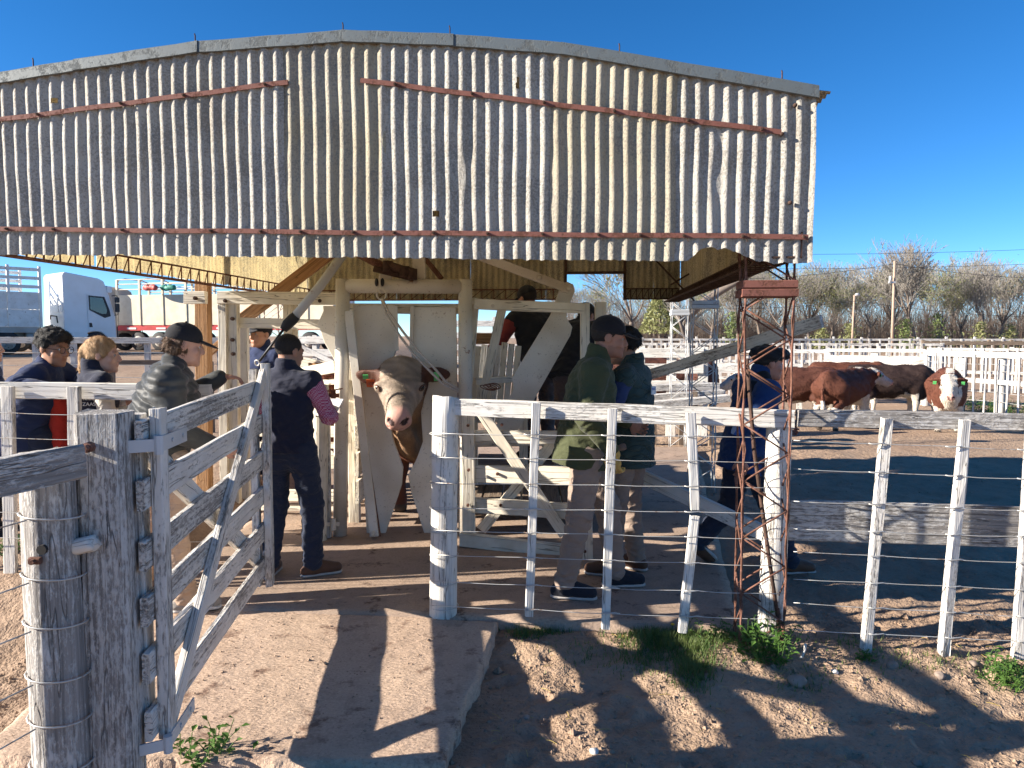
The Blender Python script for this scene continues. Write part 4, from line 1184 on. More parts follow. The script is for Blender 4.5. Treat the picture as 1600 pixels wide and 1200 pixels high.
def fur(name, P, F, n, ln, w, mat, parent, mw, cols=None, seed=0, lie=(0, 0, -1), lift=0.5, mask=None, curl=0.4):
    """short hair blades on a surface"""
    rs = np.random.RandomState(seed)
    a, b, c, d = P[F[:, 0]], P[F[:, 1]], P[F[:, 2]], P[F[:, 3]]
    ctr = (a + b + c + d) / 4; nr_ = np.cross(c - a, d - b); ar = np.linalg.norm(nr_, axis=1) + 1e-12; nr_ /= ar[:, None]
    pr = ar.copy()
    if mask is not None: pr = pr * mask(ctr)
    pr /= pr.sum()
    i = rs.choice(len(F), n, p=pr)
    u = rs.uniform(0, 1, (n, 2)); base = a[i] * ((1 - u[:, :1]) * (1 - u[:, 1:])) + b[i] * (u[:, :1] * (1 - u[:, 1:])) + c[i] * (u[:, :1] * u[:, 1:]) + d[i] * ((1 - u[:, :1]) * u[:, 1:])
    N = nr_[i]; g = np.array(lie, float)[None, :] + rs.normal(0, curl, (n, 3)); g -= N * (g * N).sum(1)[:, None]; g /= (np.linalg.norm(g, axis=1)[:, None] + 1e-9)
    L = ln * rs.uniform(0.5, 1.3, (n, 1)); s_ = np.cross(N, g)
    tip = base + (g * (1 - lift * 0.5) + N * lift) * L
    Vv = np.stack([base - s_ * w, base + s_ * w, tip], 1).reshape(-1, 3)
    cc = None
    if cols is not None: cc = np.repeat(cols[F[i, 0]] * rs.uniform(0.6, 1.35, (n, 1)), 3, axis=0)
    o = link(name, npmesh(name, Vv, np.arange(3 * n).reshape(n, 3), mat, False, cc), parent, mw)
    o['kind'] = 'stuff'
    return o
class Solid:
    def __init__(s): s.ops = []; s.lo = np.full(3, 1e9); s.hi = np.full(3, -1e9)
    def _b(s, p, r):
        p = np.array(p, float); s.lo = np.minimum(s.lo, p - r); s.hi = np.maximum(s.hi, p + r)
    def cap(s, a, b, ra, rb=None, k=0.02, flat=None, sub=False):
        rb = ra if rb is None else rb
        m = max(1.0, flat[1] if flat else 1.0)
        if not sub: s._b(a, ra * m + 0.02); s._b(b, rb * m + 0.02)
        s.ops.append(('cap', np.array(a, np.float32), np.array(b, np.float32), ra, rb, k, flat, sub)); return s
    def ell(s, c, r, rot=None, k=0.02, sub=False):
        if not sub: s._b(c, max(r) + 0.02)
        s.ops.append(('ell', np.array(c, np.float32), np.array(r, np.float32), None if rot is None else np.array(rot, np.float32), k, sub)); return s
    def cut(s, p, n):
        s.ops.append(('cut', np.array(p, np.float32), np.array(V(n).normalized(), np.float32))); return s
    def noise(s, amp, fr, ani=(1, 1, 1), seed=0.0):
        s.ops.append(('noise', amp, fr, ani, seed)); return s
    def crease(s, p, ax, amp=0.006, wl=0.045, sig=0.10):
        s.ops.append(('crease', np.array(p, np.float32), np.array(V(ax).normalized(), np.float32), amp, wl, sig)); return s
    def puff(s, amp, fr): s.ops.append(('puff', amp, fr)); return s
    def field(s, h):
        lo = s.lo - 2.5 * h; n = np.ceil((s.hi + 2.5 * h - lo) / h).astype(int) + 1
        ax = [(lo[i] + h * np.arange(n[i])).astype(np.float32) for i in range(3)]
        F = np.full(tuple(n), 0.25, np.float32)
        for op in s.ops:
            if op[0] in ('cap', 'ell'):
                if op[0] == 'cap':
                    _, a, b, ra, rb, k, flat, sub = op
                    mm = max(1.0, flat[1] if flat else 1.0)
                    l = np.minimum(a - ra * mm, b - rb * mm); u = np.maximum(a + ra * mm, b + rb * mm)
                else:
                    _, c, r, rot, k, sub = op
                    l = c - r.max(); u = c + r.max()
                l = l - k - 0.02; u = u + k + 0.02
                i0 = [max(0, int((l[i] - lo[i]) / h)) for i in range(3)]; i1 = [min(n[i], int((u[i] - lo[i]) / h) + 2) for i in range(3)]
                if any(i1[i] <= i0[i] for i in range(3)): continue
                sl = tuple(slice(i0[i], i1[i]) for i in range(3))
                X = ax[0][sl[0]][:, None, None]; Y = ax[1][sl[1]][None, :, None]; Z = ax[2][sl[2]][None, None, :]
                if op[0] == 'cap':
                    d = b - a; L2 = float(d.dot(d)) + 1e-12
                    t = np.clip(((X - a[0]) * d[0] + (Y - a[1]) * d[1] + (Z - a[2]) * d[2]) / L2, 0, 1)
                    qx, qy, qz = X - (a[0] + t * d[0]), Y - (a[1] + t * d[1]), Z - (a[2] + t * d[2])
                    if flat:
                        fd, ff_ = np.array(V(flat[0]).normalized(), np.float32), flat[1]
                        al = (qx * fd[0] + qy * fd[1] + qz * fd[2]) * (1 / ff_ - 1)
                        qx, qy, qz = qx + al * fd[0], qy + al * fd[1], qz + al * fd[2]
                    D = np.sqrt(qx * qx + qy * qy + qz * qz) - (ra + (rb - ra) * t)
                    if flat: D = D * min(1.0, flat[1])
                else:
                    qx, qy, qz = X - c[0], Y - c[1], Z - c[2]
                    if rot is not None:
                        qx, qy, qz = [qx * rot[0][i] + qy * rot[1][i] + qz * rot[2][i] for i in range(3)]
                    kk = np.sqrt((qx / r[0]) ** 2 + (qy / r[1]) ** 2 + (qz / r[2]) ** 2)
                    D = (kk - 1) * float(r.min())
                f = F[sl]
                if sub:
                    hh = np.clip(0.5 - 0.5 * (f + D) / k, 0, 1); F[sl] = f + (-D - f) * hh + k * hh * (1 - hh)
                else:
                    hh = np.clip(0.5 + 0.5 * (f - D) / k, 0, 1); F[sl] = f + (D - f) * hh - k * hh * (1 - hh)
            else:
                X = ax[0][:, None, None]; Y = ax[1][None, :, None]; Z = ax[2][None, None, :]
                if op[0] == 'cut':
                    _, p, nn = op
                    F = np.maximum(F, (X - p[0]) * nn[0] + (Y - p[1]) * nn[1] + (Z - p[2]) * nn[2])
                elif op[0] == 'noise':
                    _, amp, fr, an, sd = op
                    x, y, z = X * an[0] * fr, Y * an[1] * fr, Z * an[2] * fr
                    F = F + amp * (np.sin(x + 1.7 * np.sin(z * 0.7 + sd) + sd) * np.sin(y * 1.1 + 1.3 * np.sin(x * 0.8) + 2 * sd) + 0.6 * np.sin(z * 1.9 + 1.5 * np.sin(x * 1.3 + sd) + y)).astype(np.float32)
                elif op[0] == 'crease':
                    _, p, aa, amp, wl, sig = op
                    qx, qy, qz = X - p[0], Y - p[1], Z - p[2]
                    tt = qx * aa[0] + qy * aa[1] + qz * aa[2] + 0.35 * wl * np.sin((qx * 1.3 + qy * 0.9 - qz * 0.5) * 40)
                    F = F + (amp * np.sin(tt * (6.2832 / wl)) * np.exp(-(qx * qx + qy * qy + qz * qz) / (sig * sig))).astype(np.float32)
                elif op[0] == 'puff':
                    _, amp, fr = op
                    F = F - amp * np.abs(np.sin((Z + 0.06 * np.sin(X * 5 + Y * 4)) * fr)).astype(np.float32)
        return F, lo
    def mesh(s, h):
        F, lo = s.field(h)
        return surf_net(F, lo, h)

def rotm(yaw=0, pitch=0, roll=0):
    """yaw to the left, pitch nose-down positive, roll to the right (degrees)"""
    return Matrix.Rotation(R(yaw), 3, 'Z') @ Matrix.Rotation(R(-pitch), 3, 'X') @ Matrix.Rotation(R(roll), 3, 'Y')
def add_head(S, c, Rm, big=1.0):
    c = V(c)
    def q(x, y, z): return c + Rm @ (V((x, y, z)) * big)
    rt = [list(Rm.row[i]) for i in range(3)]
    b = big
    S.ell(q(0, -0.012, 0.035), (0.077 * b, 0.096 * b, 0.086 * b), rt, 0.02)
    S.ell(q(0, 0.028, -0.03), (0.062 * b, 0.070 * b, 0.085 * b), rt, 0.02)
    S.ell(q(0, 0.045, -0.078), (0.050 * b, 0.046 * b, 0.036 * b), rt, 0.02)
    S.ell(q(0, 0.083, -0.097), (0.022 * b, 0.018 * b, 0.018 * b), rt, 0.015)
    S.cap(q(-0.036, 0.080, 0.026), q(0.036, 0.080, 0.026), 0.012 * b, None, 0.015)
    for e in (-1, 1):
        S.ell(q(e * 0.031, 0.102, 0.006), (0.015 * b, 0.016 * b, 0.010 * b), rt, 0.010, True)
        S.ell(q(e * 0.046, 0.062, -0.028), (0.022 * b, 0.022 * b, 0.022 * b), rt, 0.015)
        S.ell(q(e * 0.077, -0.008, -0.004), (0.010 * b, 0.021 * b, 0.032 * b), rt, 0.006)
    S.cap(q(0, 0.095, 0.014), q(0, 0.113, -0.026), 0.008 * b, 0.0115 * b, 0.008)
    S.cap(q(-0.010, 0.104, -0.033), q(0.010, 0.104, -0.033), 0.009 * b, None, 0.006)
    S.cap(q(-0.018, 0.094, -0.058), q(0.018, 0.094, -0.058), 0.0075 * b, None, 0.006)
    S.cap(q(-0.014, 0.092, -0.070), q(0.014, 0.092, -0.070), 0.008 * b, None, 0.006)
def head_cols(P, c, Rm, big, skin, stubble=0.0):
    """skin colour with lips, brows and ear flush"""
    L = (P - np.array(c)) @ np.array(Rm) / big
    col = np.tile(np.array(skin), (len(P), 1))
    def blend(m, target, k):
        col[:] = col + (np.array(target) - col) * (m * k)[:, None]
    lip = np.exp(-((L[:, 2] + 0.064) / 0.008) ** 2 - (L[:, 0] / 0.018) ** 2) * (L[:, 1] > 0.085)
    blend(lip, (skin[0] * 0.75, skin[1] * 0.45, skin[2] * 0.42), 0.8)
    for e in (-1, 1):
        br = np.exp(-((L[:, 2] - 0.028) / 0.006) ** 2 - ((L[:, 0] - e * 0.034) / 0.016) ** 4) * (L[:, 1] > 0.07)
        blend(br, (0.03, 0.02, 0.015), 0.85)
    if stubble:
        sb = ((L[:, 2] < -0.045) & (L[:, 2] > -0.13) & (L[:, 1] > 0.0)).astype(float)
        blend(sb, (skin[0] * 0.45, skin[1] * 0.45, skin[2] * 0.5), stubble)
    return col
def add_hand(S, w, d, n, side, curl=0.5, s=1.0):
    """w wrist, d finger direction, n palm normal (where the palm faces), side -1 left / 1 right: thumb side = cross"""
    w, d, n = V(w), V(d).normalized(), V(n).normalized()
    n = (n - d * n.dot(d)).normalized()
    t = d.cross(n) * side                      # across the palm towards the thumb
    S.cap(w, w + d * 0.035 * s, 0.024 * s, 0.026 * s, 0.012, (n, 0.75))
    pc = w + d * 0.06 * s
    S.cap(pc - t * 0.022 * s, pc + t * 0.022 * s, 0.026 * s, None, 0.012, (n, 0.55))
    for k, (off, ln) in enumerate(((0.034, 0.066), (0.012, 0.076), (-0.010, 0.072), (-0.031, 0.056))):
        a = w + d * 0.088 * s + t * off * s
        ang = 0.25 + curl * 1.0
        d1 = (d * math.cos(ang * 0.5) + n * math.sin(ang * 0.5))
        b = a + d1 * ln * 0.45 * s
        d2 = (d * math.cos(ang * 1.3) + n * math.sin(ang * 1.3)); c = b + d2 * ln * 0.32 * s
        d3 = (d * math.cos(ang * 2.0) + n * math.sin(ang * 2.0)); e = c + d3 * ln * 0.25 * s
        S.cap(a, b, 0.0098 * s, 0.009 * s, 0.004); S.cap(b, c, 0.009 * s, 0.0083 * s, 0.004); S.cap(c, e, 0.0083 * s, 0.007 * s, 0.004)
    a = w + d * 0.03 * s + t * 0.026 * s
    b = a + (d * 0.6 + t * 0.8).normalized() * 0.035 * s; c = b + (d * 0.9 + t * 0.25 + n * 0.5 * curl).normalized() * 0.03 * s
    S.cap(a, b, 0.014 * s, 0.011 * s, 0.006); S.cap(b, c, 0.011 * s, 0.0085 * s, 0.004)

BASE_J = dict(pel=(0, 0, 0.95), chest=(0, 0, 1.28), neck=(0, -0.01, 1.47), head=(0, 0.025, 1.62),
              shL=(-0.18, -0.01, 1.41), shR=(0.18, -0.01, 1.41), elL=(-0.25, -0.03, 1.13), elR=(0.25, -0.03, 1.13),
              wrL=(-0.26, 0.06, 0.89), wrR=(0.26, 0.06, 0.89), hiL=(-0.10, 0, 0.91), hiR=(0.10, 0, 0.91),
              knL=(-0.11, 0.03, 0.50), knR=(0.11, 0.03, 0.50), anL=(-0.11, -0.02, 0.09), anR=(0.11, -0.02, 0.09))
def person(label, base, heading, H, J=None, head=(0, 0, 0), skin=(0.46, 0.27, 0.18), stubble=0.0, big=1.0, top=None, legs=None, shoes=None, hair=None, cap=None,
           sleeves='long', sleeve_mat=None, hem=0.86, bulk=1.0, collar=None, puff=False, hands=(0.5, 0.5), hand_dir=None, foot=None, h=0.009, rolled=None, group='people in the yard', glove=None, seed=1.0, shirt=None, legw=1.0, fem=False):
    """heading: degrees, 0 faces away from the camera (+Y), 90 faces left, -90 faces right"""
    j = {k: V(v) for k, v in BASE_J.items()}
    for k, v in (J or {}).items(): j[k] = V(v)
    Rm = rotm(*head)
    sc = H / 1.75
    mw = Matrix.Translation(V(base)) @ Matrix.Rotation(R(heading), 4, 'Z') @ Matrix.Scale(sc, 4)
    root = thing('person', base, label, 'person', group)
    fw = (j['shR'] - j['shL']).cross(V((0, 0, -1))); fw = V((-(j['shR'] - j['shL']).y, (j['shR'] - j['shL']).x, 0)).normalized()
    up = (j['chest'] - j['pel']).normalized()
    fl2 = (fw, 0.66)
    # ---- body
    S = Solid()
    S.cap(j['pel'], j['chest'], 0.125, 0.135, 0.05, fl2)
    S.cap(j['shL'], j['shR'], 0.055, None, 0.05)
    S.cap(j['chest'], j['neck'], 0.11, 0.06, 0.05, fl2)
    S.cap(j['neck'] - up * 0.02, j['head'] + Rm @ V((0, -0.02, -0.05)), 0.056, 0.053, 0.025)
    add_head(S, j['head'], Rm, big)
    for s_, a in ((-1, 'L'), (1, 'R')):
        sh, el, wr = j['sh' + a], j['el' + a], j['wr' + a]
        S.cap(sh, el, 0.05, 0.038, 0.03); S.cap(el, wr, 0.039, 0.026, 0.02)
        hd = hand_dir.get(a) if hand_dir else None
        d = V(hd[0]) if hd else (wr - el)
        n = V(hd[1]) if hd else V((-s_, 0, 0))
        if not (glove and a in glove): add_hand(S, wr, d, n, -s_, hands[0 if a == 'L' else 1])
        hp, kn, an = j['hi' + a], j['kn' + a], j['an' + a]
        S.cap(hp, kn, 0.075, 0.052, 0.03); S.cap(kn, an, 0.05, 0.035, 0.02)
        ft = V(foot[a]) if foot else V((s_ * 0.02, 0.16, -0.05))
        S.cap(an, an + ft * 0.9, 0.035, 0.026, 0.02)
    P, Fq = S.mesh(min(h, 0.0075))
    cols = head_cols(P, j['head'], Rm, big, skin, stubble)
    body = link('body', npmesh('body', P, Fq, M['skin'], True, cols), root, mw)
    for e in (-1, 1):
        mb = MB(); c = j['head'] + Rm @ (V((e * 0.031, 0.081, 0.006)) * big)
        mb.ball(c, 0.0105 * big, 10, 8); mb.ball(c + Rm @ V((0, 0.0055, 0)), 0.0062 * big, 8, 6, 1)
        mb.build('eye', [M['eye_white'], M['eye_dark']], body, True, mw)
    # ---- trousers
    if legs:
        S = Solid()
        S.cap(j['pel'] - up * 0.02, j['pel'] + up * 0.09, 0.148 * legw, 0.145 * legw, 0.03, fl2)
        for a in 'LR':
            hp, kn, an = j['hi' + a], j['kn' + a], j['an' + a]
            S.cap(hp, kn, 0.098 * legw, 0.075 * legw, 0.045); S.cap(kn, an + (kn - an) * 0.02, 0.074 * legw, 0.064 * legw, 0.03)
        for a in 'LR':
            kn, an, hp = j['kn' + a], j['an' + a], j['hi' + a]
            S.crease(kn, kn - an + V((0.2, 0.3, 0)), 0.007, 0.055, 0.11); S.crease(an + (kn - an) * 0.12, kn - an, 0.008, 0.05, 0.09); S.crease(hp + V((0, 0.04, -0.04)), V((0.4, 0.2, 1)), 0.005, 0.05, 0.11)
        S.noise(0.004, 26, (1, 1, 1.6), seed); S.noise(0.0015, 60, (1, 1, 0.8), seed + 2)
        P, Fq = S.mesh(h); link('trousers', npmesh('trousers', P, Fq, legs), root, mw)
    # ---- shoes
    if shoes:
        for s_, a in ((-1, 'L'), (1, 'R')):
            an = j['an' + a]; ft = V(foot[a]) if foot else V((s_ * 0.02, 0.16, -0.05))
            toe = an + ft; hl = an + V((0, 0, -0.045)) - V((ft.x, ft.y, 0)) * 0.28
            if foot and abs(ft.z + 0.05) > 0.03: hl = an + ft * -0.3 + V((0, 0, -0.03))
            S = Solid(); S.cap(an + V((0, 0, 0.01)), an + V((0, 0, -0.03)), 0.046, 0.046, 0.03)
            S.cap(hl, toe, 0.043, 0.040, 0.03); S.cap(an, an + ft * 0.7, 0.045, 0.035, 0.03)
            P, Fq = S.mesh(0.009); so = link('shoe', npmesh('shoe', P, Fq, shoes), root, mw)
            dn = V((0, 0, -1)) if not (foot and abs(ft.z + 0.05) > 0.03) else (ft.cross(V((1, 0, 0)))).normalized() * -1
            S = Solid(); S.cap(hl + dn * 0.030, toe + dn * 0.030, 0.046, 0.044, 0.01, (dn, 0.35)); P, Fq = S.mesh(0.009)
            link('sole', npmesh('sole', P, Fq, M['sole']), so, mw)
    # ---- top
    if top:
        S = Solid()
        b = bulk
        S.cap(j['pel'] + up * (hem - 0.95), j['chest'], (0.188 if hem < 0.87 else 0.162) * b, 0.164 * b, 0.05, (fw, 0.84 if hem < 0.87 else 0.76))
        S.cap(j['chest'], j['neck'] - up * 0.03, 0.15 * b, 0.095, 0.06, (fw, 0.72))
        S.cap(j['shL'] - up * 0.01, j['shR'] - up * 0.01, 0.077 * b, None, 0.05)
        if fem: S.cap(j['chest'] + fw * 0.07 + V((-0.06, 0, -0.02)), j['chest'] + fw * 0.07 + V((0.06, 0, -0.02)), 0.08, None, 0.04)
        if puff: S.puff(0.020, 46); S.noise(0.002, 30, (1, 1, 1.5), seed)
        else: S.noise(0.0045, 24, (1, 1, 1.5), seed)
        S.crease(j['pel'] + up * 0.08, up + V((0.2, 0.1, 0)), 0.005, 0.06, 0.22)
        S.cut(j['pel'] + up * (hem - 0.95), -up)
        if sleeves != 'none':
            for a in 'LR':
                sh, el, wr = j['sh' + a], j['el' + a], j['wr' + a]
                S.cap(sh, el, 0.072 * b, 0.060 * b, 0.04)
                if sleeves == 'long': S.cap(el, wr.lerp(el, 0.06), 0.060 * b, 0.043 * b, 0.03)
        if sleeves == 'long' and not puff:
            for a in 'LR':
                S.crease(j['el' + a], j['sh' + a] - j['wr' + a], 0.007, 0.05, 0.09); S.crease(j['sh' + a] * 0.8 + j['chest'] * 0.2, V((1, 0.3, 1)), 0.004, 0.06, 0.10)
        S.noise(0.0015, 50, (1, 1, 1), seed + 1)
        if collar:
            nk = j['neck']
            S.cap(nk - up * 0.05, nk + up * (0.045 * collar) + Rm @ V((0, -0.012, 0)), 0.078, 0.072, 0.02)
            S.ell(nk + up * (0.045 * collar + 0.05), (0.060, 0.064, 0.06), None, 0.01, True)
        P, Fq = S.mesh(h); tp_ = link('jacket' if sleeves == 'long' else 'vest', npmesh('top', P, Fq, top), root, mw)
    else: tp_ = root
    if sleeve_mat:
        for a in 'LR':
            sh, el, wr = j['sh' + a], j['el' + a], j['wr' + a]
            S = Solid(); S.cap(sh + (el - sh) * 0.12, el, 0.070 * bulk, 0.056, 0.03)
            if not rolled: S.cap(el, wr.lerp(el, 0.05), 0.056, 0.040, 0.03)
            else: S.cap(el, el.lerp(wr, rolled), 0.054, 0.048, 0.02)
            S.crease(el, sh - wr, 0.008, 0.045, 0.09); S.noise(0.003, 34, (1, 1, 1.4), seed + 4)
            P, Fq = S.mesh(h); link('sleeve', npmesh('sleeve', P, Fq, sleeve_mat), root, mw)
    # ---- hair and cap
    hc = j['head']
    def q(x, y, z): return hc + Rm @ (V((x, y, z)) * big)
    rt = [list(Rm.row[i]) for i in range(3)]
    if hair:
        style, hm = hair
        S = Solid()
        if style == 'short':
            S.ell(q(0, -0.018, 0.046), (0.086 * big, 0.103 * big, 0.092 * big), rt, 0.01); S.cut(q(0, 0.045, 0.04), Rm @ V((0, 0.75, -0.65))); S.cut(q(0, 0, -0.045), Rm @ V((0, 0, -1))); S.noise(0.003, 70, (1, 1, 1), seed)
        elif style == 'crop':
            S.ell(q(0, -0.018, 0.038), (0.0815 * big, 0.099 * big, 0.088 * big), rt, 0.01); S.cut(q(0, 0.03, 0.02), Rm @ V((0, 0.8, -0.6))); S.cut(q(0, 0, -0.05), Rm @ V((0, 0, -1)))
        elif style == 'thick':
            S.ell(q(0, -0.015, 0.055), (0.094 * big, 0.112 * big, 0.094 * big), rt, 0.01); S.ell(q(0, 0.06, 0.085), (0.07 * big, 0.05 * big, 0.04 * big), rt, 0.03); S.cut(q(0, 0.055, 0.035), Rm @ V((0, 0.55, -0.83))); S.cut(q(0, 0, -0.05), Rm @ V((0, 0, -1))); S.noise(0.005, 60, (1, 1, 1), seed); S.noise(0.003, 120, (1, 1, 1), seed + 1)
        elif style == 'pony':
            S.ell(q(0, -0.018, 0.040), (0.084 * big, 0.104 * big, 0.092 * big), rt, 0.01); S.cut(q(0, 0.05, 0.02), Rm @ V((0, 0.85, -0.5)))
            S.ell(q(0, -0.11, 0.03), (0.035 * big, 0.03 * big, 0.035 * big), rt, 0.02); S.cap(q(0, -0.118, 0.01), q(0.0, -0.115, -0.10), 0.032, 0.03, 0.02); S.cap(q(0.0, -0.115, -0.10), q(0.01, -0.09, -0.17), 0.028, 0.014, 0.02)
            S.cap(q(-0.06, 0.03, 0.0), q(-0.05, -0.06, -0.02), 0.03, 0.03, 0.02); S.cap(q(0.06, 0.02, 0.02), q(0.05, -0.06, -0.02), 0.026, 0.03, 0.02); S.noise(0.002, 90, (1, 1, 0.3), seed)
        elif style == 'nape':
            S.ell(q(0, -0.035, -0.005), (0.083 * big, 0.085 * big, 0.075 * big), rt, 0.01); S.cut(q(0, 0.012, 0), Rm @ V((0, 1, 0))); S.cut(q(0, 0, 0.06), Rm @ V((0, 0, 1))); S.noise(0.006, 75, (1, 1, 1), seed); S.noise(0.004, 130, (1, 1, 1), seed)
        P, Fq = S.mesh(0.006); ho = link('hair', npmesh('hair', P, Fq, hm), body, mw); fur('hair_strands', P, Fq, 2600 if style != 'crop' else 1200, 0.03 if style in ('thick', 'pony', 'nape') else 0.014, 0.0014, hm, body, mw, None, int(seed * 10), (0, -0.5, -1), 0.35)
    if cap:
        kind, cm = cap
        S = Solid()
        if kind == 'cap':
            S.ell(q(0, -0.01, 0.050), (0.091 * big, 0.108 * big, 0.092 * big), rt, 0.01); S.cut(q(0, 0, 0.030), Rm @ V((0, -0.05, -1)))
            P, Fq = S.mesh(0.007); co = link('cap', npmesh('cap', P, Fq, cm), root, mw)
            S = Solid(); S.ell(q(0, 0.115, 0.034), (0.072 * big, 0.085 * big, 0.010), [list((Rm @ Matrix.Rotation(R(-14), 3, 'X')).row[i]) for i in range(3)], 0.01); S.cut(q(0, 0.08, 0), Rm @ V((0, -1, 0)))
            P, Fq = S.mesh(0.006); link('brim', npmesh('brim', P, Fq, cm), co, mw)
            mb = MB(); mb.ball(q(0, -0.01, 0.142), 0.008); mb.build('button', cm, co, True, mw)
        elif kind == 'beret':
            S.ell(q(0.0, 0.0, 0.075), (0.125 * big, 0.145 * big, 0.052 * big), rt, 0.02); S.ell(q(0, -0.01, 0.05), (0.09 * big, 0.105 * big, 0.06 * big), rt, 0.03); S.cut(q(0, 0, 0.026), Rm @ V((0, 0, -1))); S.noise(0.004, 40, (1, 1, 1), seed)
            P, Fq = S.mesh(0.007); link('beret', npmesh('beret', P, Fq, cm), root, mw)
        elif kind == 'hat':
            S.ell(q(0, -0.01, 0.060), (0.088 * big, 0.105 * big, 0.090 * big), rt, 0.01); S.ell(q(0, 0, 0.035), (0.15 * big, 0.16 * big, 0.014), rt, 0.02)
            P, Fq = S.mesh(0.007); link('hat', npmesh('hat', P, Fq, cm), root, mw)
    if glove:
        for a in glove:
            S = Solid(); el, wr = j['el' + a], j['wr' + a]; s_ = -1 if a == 'L' else 1
            hd = hand_dir.get(a) if hand_dir else None
            S.cap(wr - (wr - el).normalized() * 0.03, wr + (wr - el).normalized() * 0.02, 0.042, 0.036, 0.02); add_hand(S, wr, V(hd[0]) if hd else (wr - el), V(hd[1]) if hd else V((-s_, 0, 0)), -s_, 1.0, 1.12)
            P, Fq = S.mesh(0.007); link('glove', npmesh('glove', P, Fq, M['glove']), root, mw)
    return dict(root=root, mw=mw, j=j, Rm=Rm, q=q, body=body, top=tp_)

def text_part(name, txt, size, p, right, upv, mat, parent, extr=0.001):
    cu = bpy.data.curves.new(name, 'FONT'); cu.body = txt; cu.size = size; cu.extrude = extr; cu.materials.append(mat); cu.align_x = 'CENTER'
    x = V(right).normalized(); y = V(upv); y = (y - x * y.dot(x)).normalized(); z = x.cross(y)
    m = Matrix(((x.x, y.x, z.x, p[0]), (x.y, y.y, z.y, p[1]), (x.z, y.z, z.z, p[2]), (0, 0, 0, 1)))
    o = bpy.data.objects.new(name, cu); COL.objects.link(o)
    me = bpy.data.meshes.new_from_object(o); bpy.data.objects.remove(o)
    return link(name, me, parent, m)

GRP = None
# 1 man in the green jacket, side on, facing right, leaning slightly forward
bp = gp(925, 940); bx = px(916, 700, 4.68)
P1 = person('man in olive green jacket and black cap with one yellow work glove', (bx.x, 4.68, 0), -90, 1.79,
    dict(pel=(0, -0.02, 0.96), chest=(0, 0.03, 1.29), neck=(0, 0.075, 1.47), head=(0, 0.135, 1.60), shL=(-0.19, 0.04, 1.40), shR=(0.19, 0.03, 1.40),
         elR=(0.25, -0.02, 1.13), wrR=(0.24, 0.13, 0.93), elL=(-0.24, 0.10, 1.14), wrL=(-0.16, 0.29, 1.06),
         knL=(-0.10, 0.15, 0.51), anL=(-0.10, 0.20, 0.09), knR=(0.11, -0.05, 0.51), anR=(0.11, -0.14, 0.09)),
    head=(-4, 8, 0), skin=(0.42, 0.21, 0.14), stubble=0.45, top=M['cl_green'], legs=M['cl_khaki2'], shoes=M['shoe_dark'], cap=('cap', M['cl_black']), hair=('crop', M['hair_dark']),
    hem=0.80, bulk=1.10, collar=1.2, glove=('R',), hand_dir=dict(R=((0, 0.15, -1), (-0.6, 0.6, 0))), h=0.009, seed=1.3, group=GRP, legw=1.05)
# 2 man in quilted vest behind him
bx = px(984, 700, 5.05)
P2 = person('dark-haired man in dark green quilted vest with blue sleeves standing beside the green jacket', (bx.x, 5.05, 0), 62, 1.72,
    dict(head=(0, 0.05, 1.60), elR=(0.26, 0.02, 1.14), wrR=(0.20, 0.22, 1.02), elL=(-0.25, 0.05, 1.14), wrL=(-0.14, 0.26, 1.05), knL=(-0.11, 0.06, 0.5), anL=(-0.11, 0.08, 0.09)),
    head=(12, 5, 0), skin=(0.42, 0.22, 0.14), top=M['cl_greyblue'], sleeves='none', sleeve_mat=M['cl_steel'], legs=M['cl_khaki2'], shoes=M['leather'], hair=('thick', M['hair_black']), hem=0.78, bulk=1.1, collar=1.2, seed=2.1, group=GRP)
pl_ = P2['mw'] @ V((0.05, -0.145, 1.20))
mbp = MB(); 
lbx = P2['mw'].to_3x3() @ V((1, 0, 0))
lp = px(1021, 610, 4.93)
mb = MB(); mb.box(Matrix.Translation(lp) @ Matrix.Rotation(R(35), 4, 'Z'), 0.04, 0.006, 0.055, 0, 0.001); mb.build('label_patch', M['white_plain'], P2['top'])
text_part('label_print', 'RES', 0.022, lp + V((0, -0.012, 0.004)), V((1, 0.6, 0)), (0, 0, 1), M['blue_plastic'], P2['top'])
# 3 man in navy vest and magenta checked shirt, back to us
bx = px(452, 700, 5.0)
P3 = person('man in black fleece vest and magenta checked shirt seen from behind', (bx.x, 5.0, 0), -12, 1.68,
    dict(head=(0, 0.03, 1.605), elR=(0.28, 0.06, 1.15), wrR=(0.20, 0.27, 1.16), elL=(-0.26, 0.05, 1.14), wrL=(-0.18, 0.26, 1.12),
         knL=(-0.13, 0.04, 0.5), anL=(-0.15, -0.05, 0.09), knR=(0.14, 0.06, 0.5), anR=(0.15, 0.03, 0.09)),
    head=(-25, 12, 0), skin=(0.40, 0.21, 0.14), top=M['cl_navy2'], sleeves='none', sleeve_mat=M['cl_check'], legs=M['cl_jeans'], shoes=M['leather'], hair=('crop', M['hair_dark']), cap=None,
    hem=0.90, bulk=1.08, collar=1.2, seed=3.3, group=GRP, foot=dict(L=(-0.03, 0.16, -0.05), R=(0.13, 0.11, -0.05)), legw=1.08)
bk = thing('notebook', P3['mw'] @ V((0.12, 0.36, 1.17)), 'small white notebook in the hands of the checked-shirt man', 'notebook')
mb = MB(); mb.box(P3['mw'] @ Matrix.Translation((0.14, 0.36, 1.18)) @ Matrix.Rotation(R(35), 4, 'X'), 0.15, 0.20, 0.012); mb.build('pages', M['white_plain'], bk)
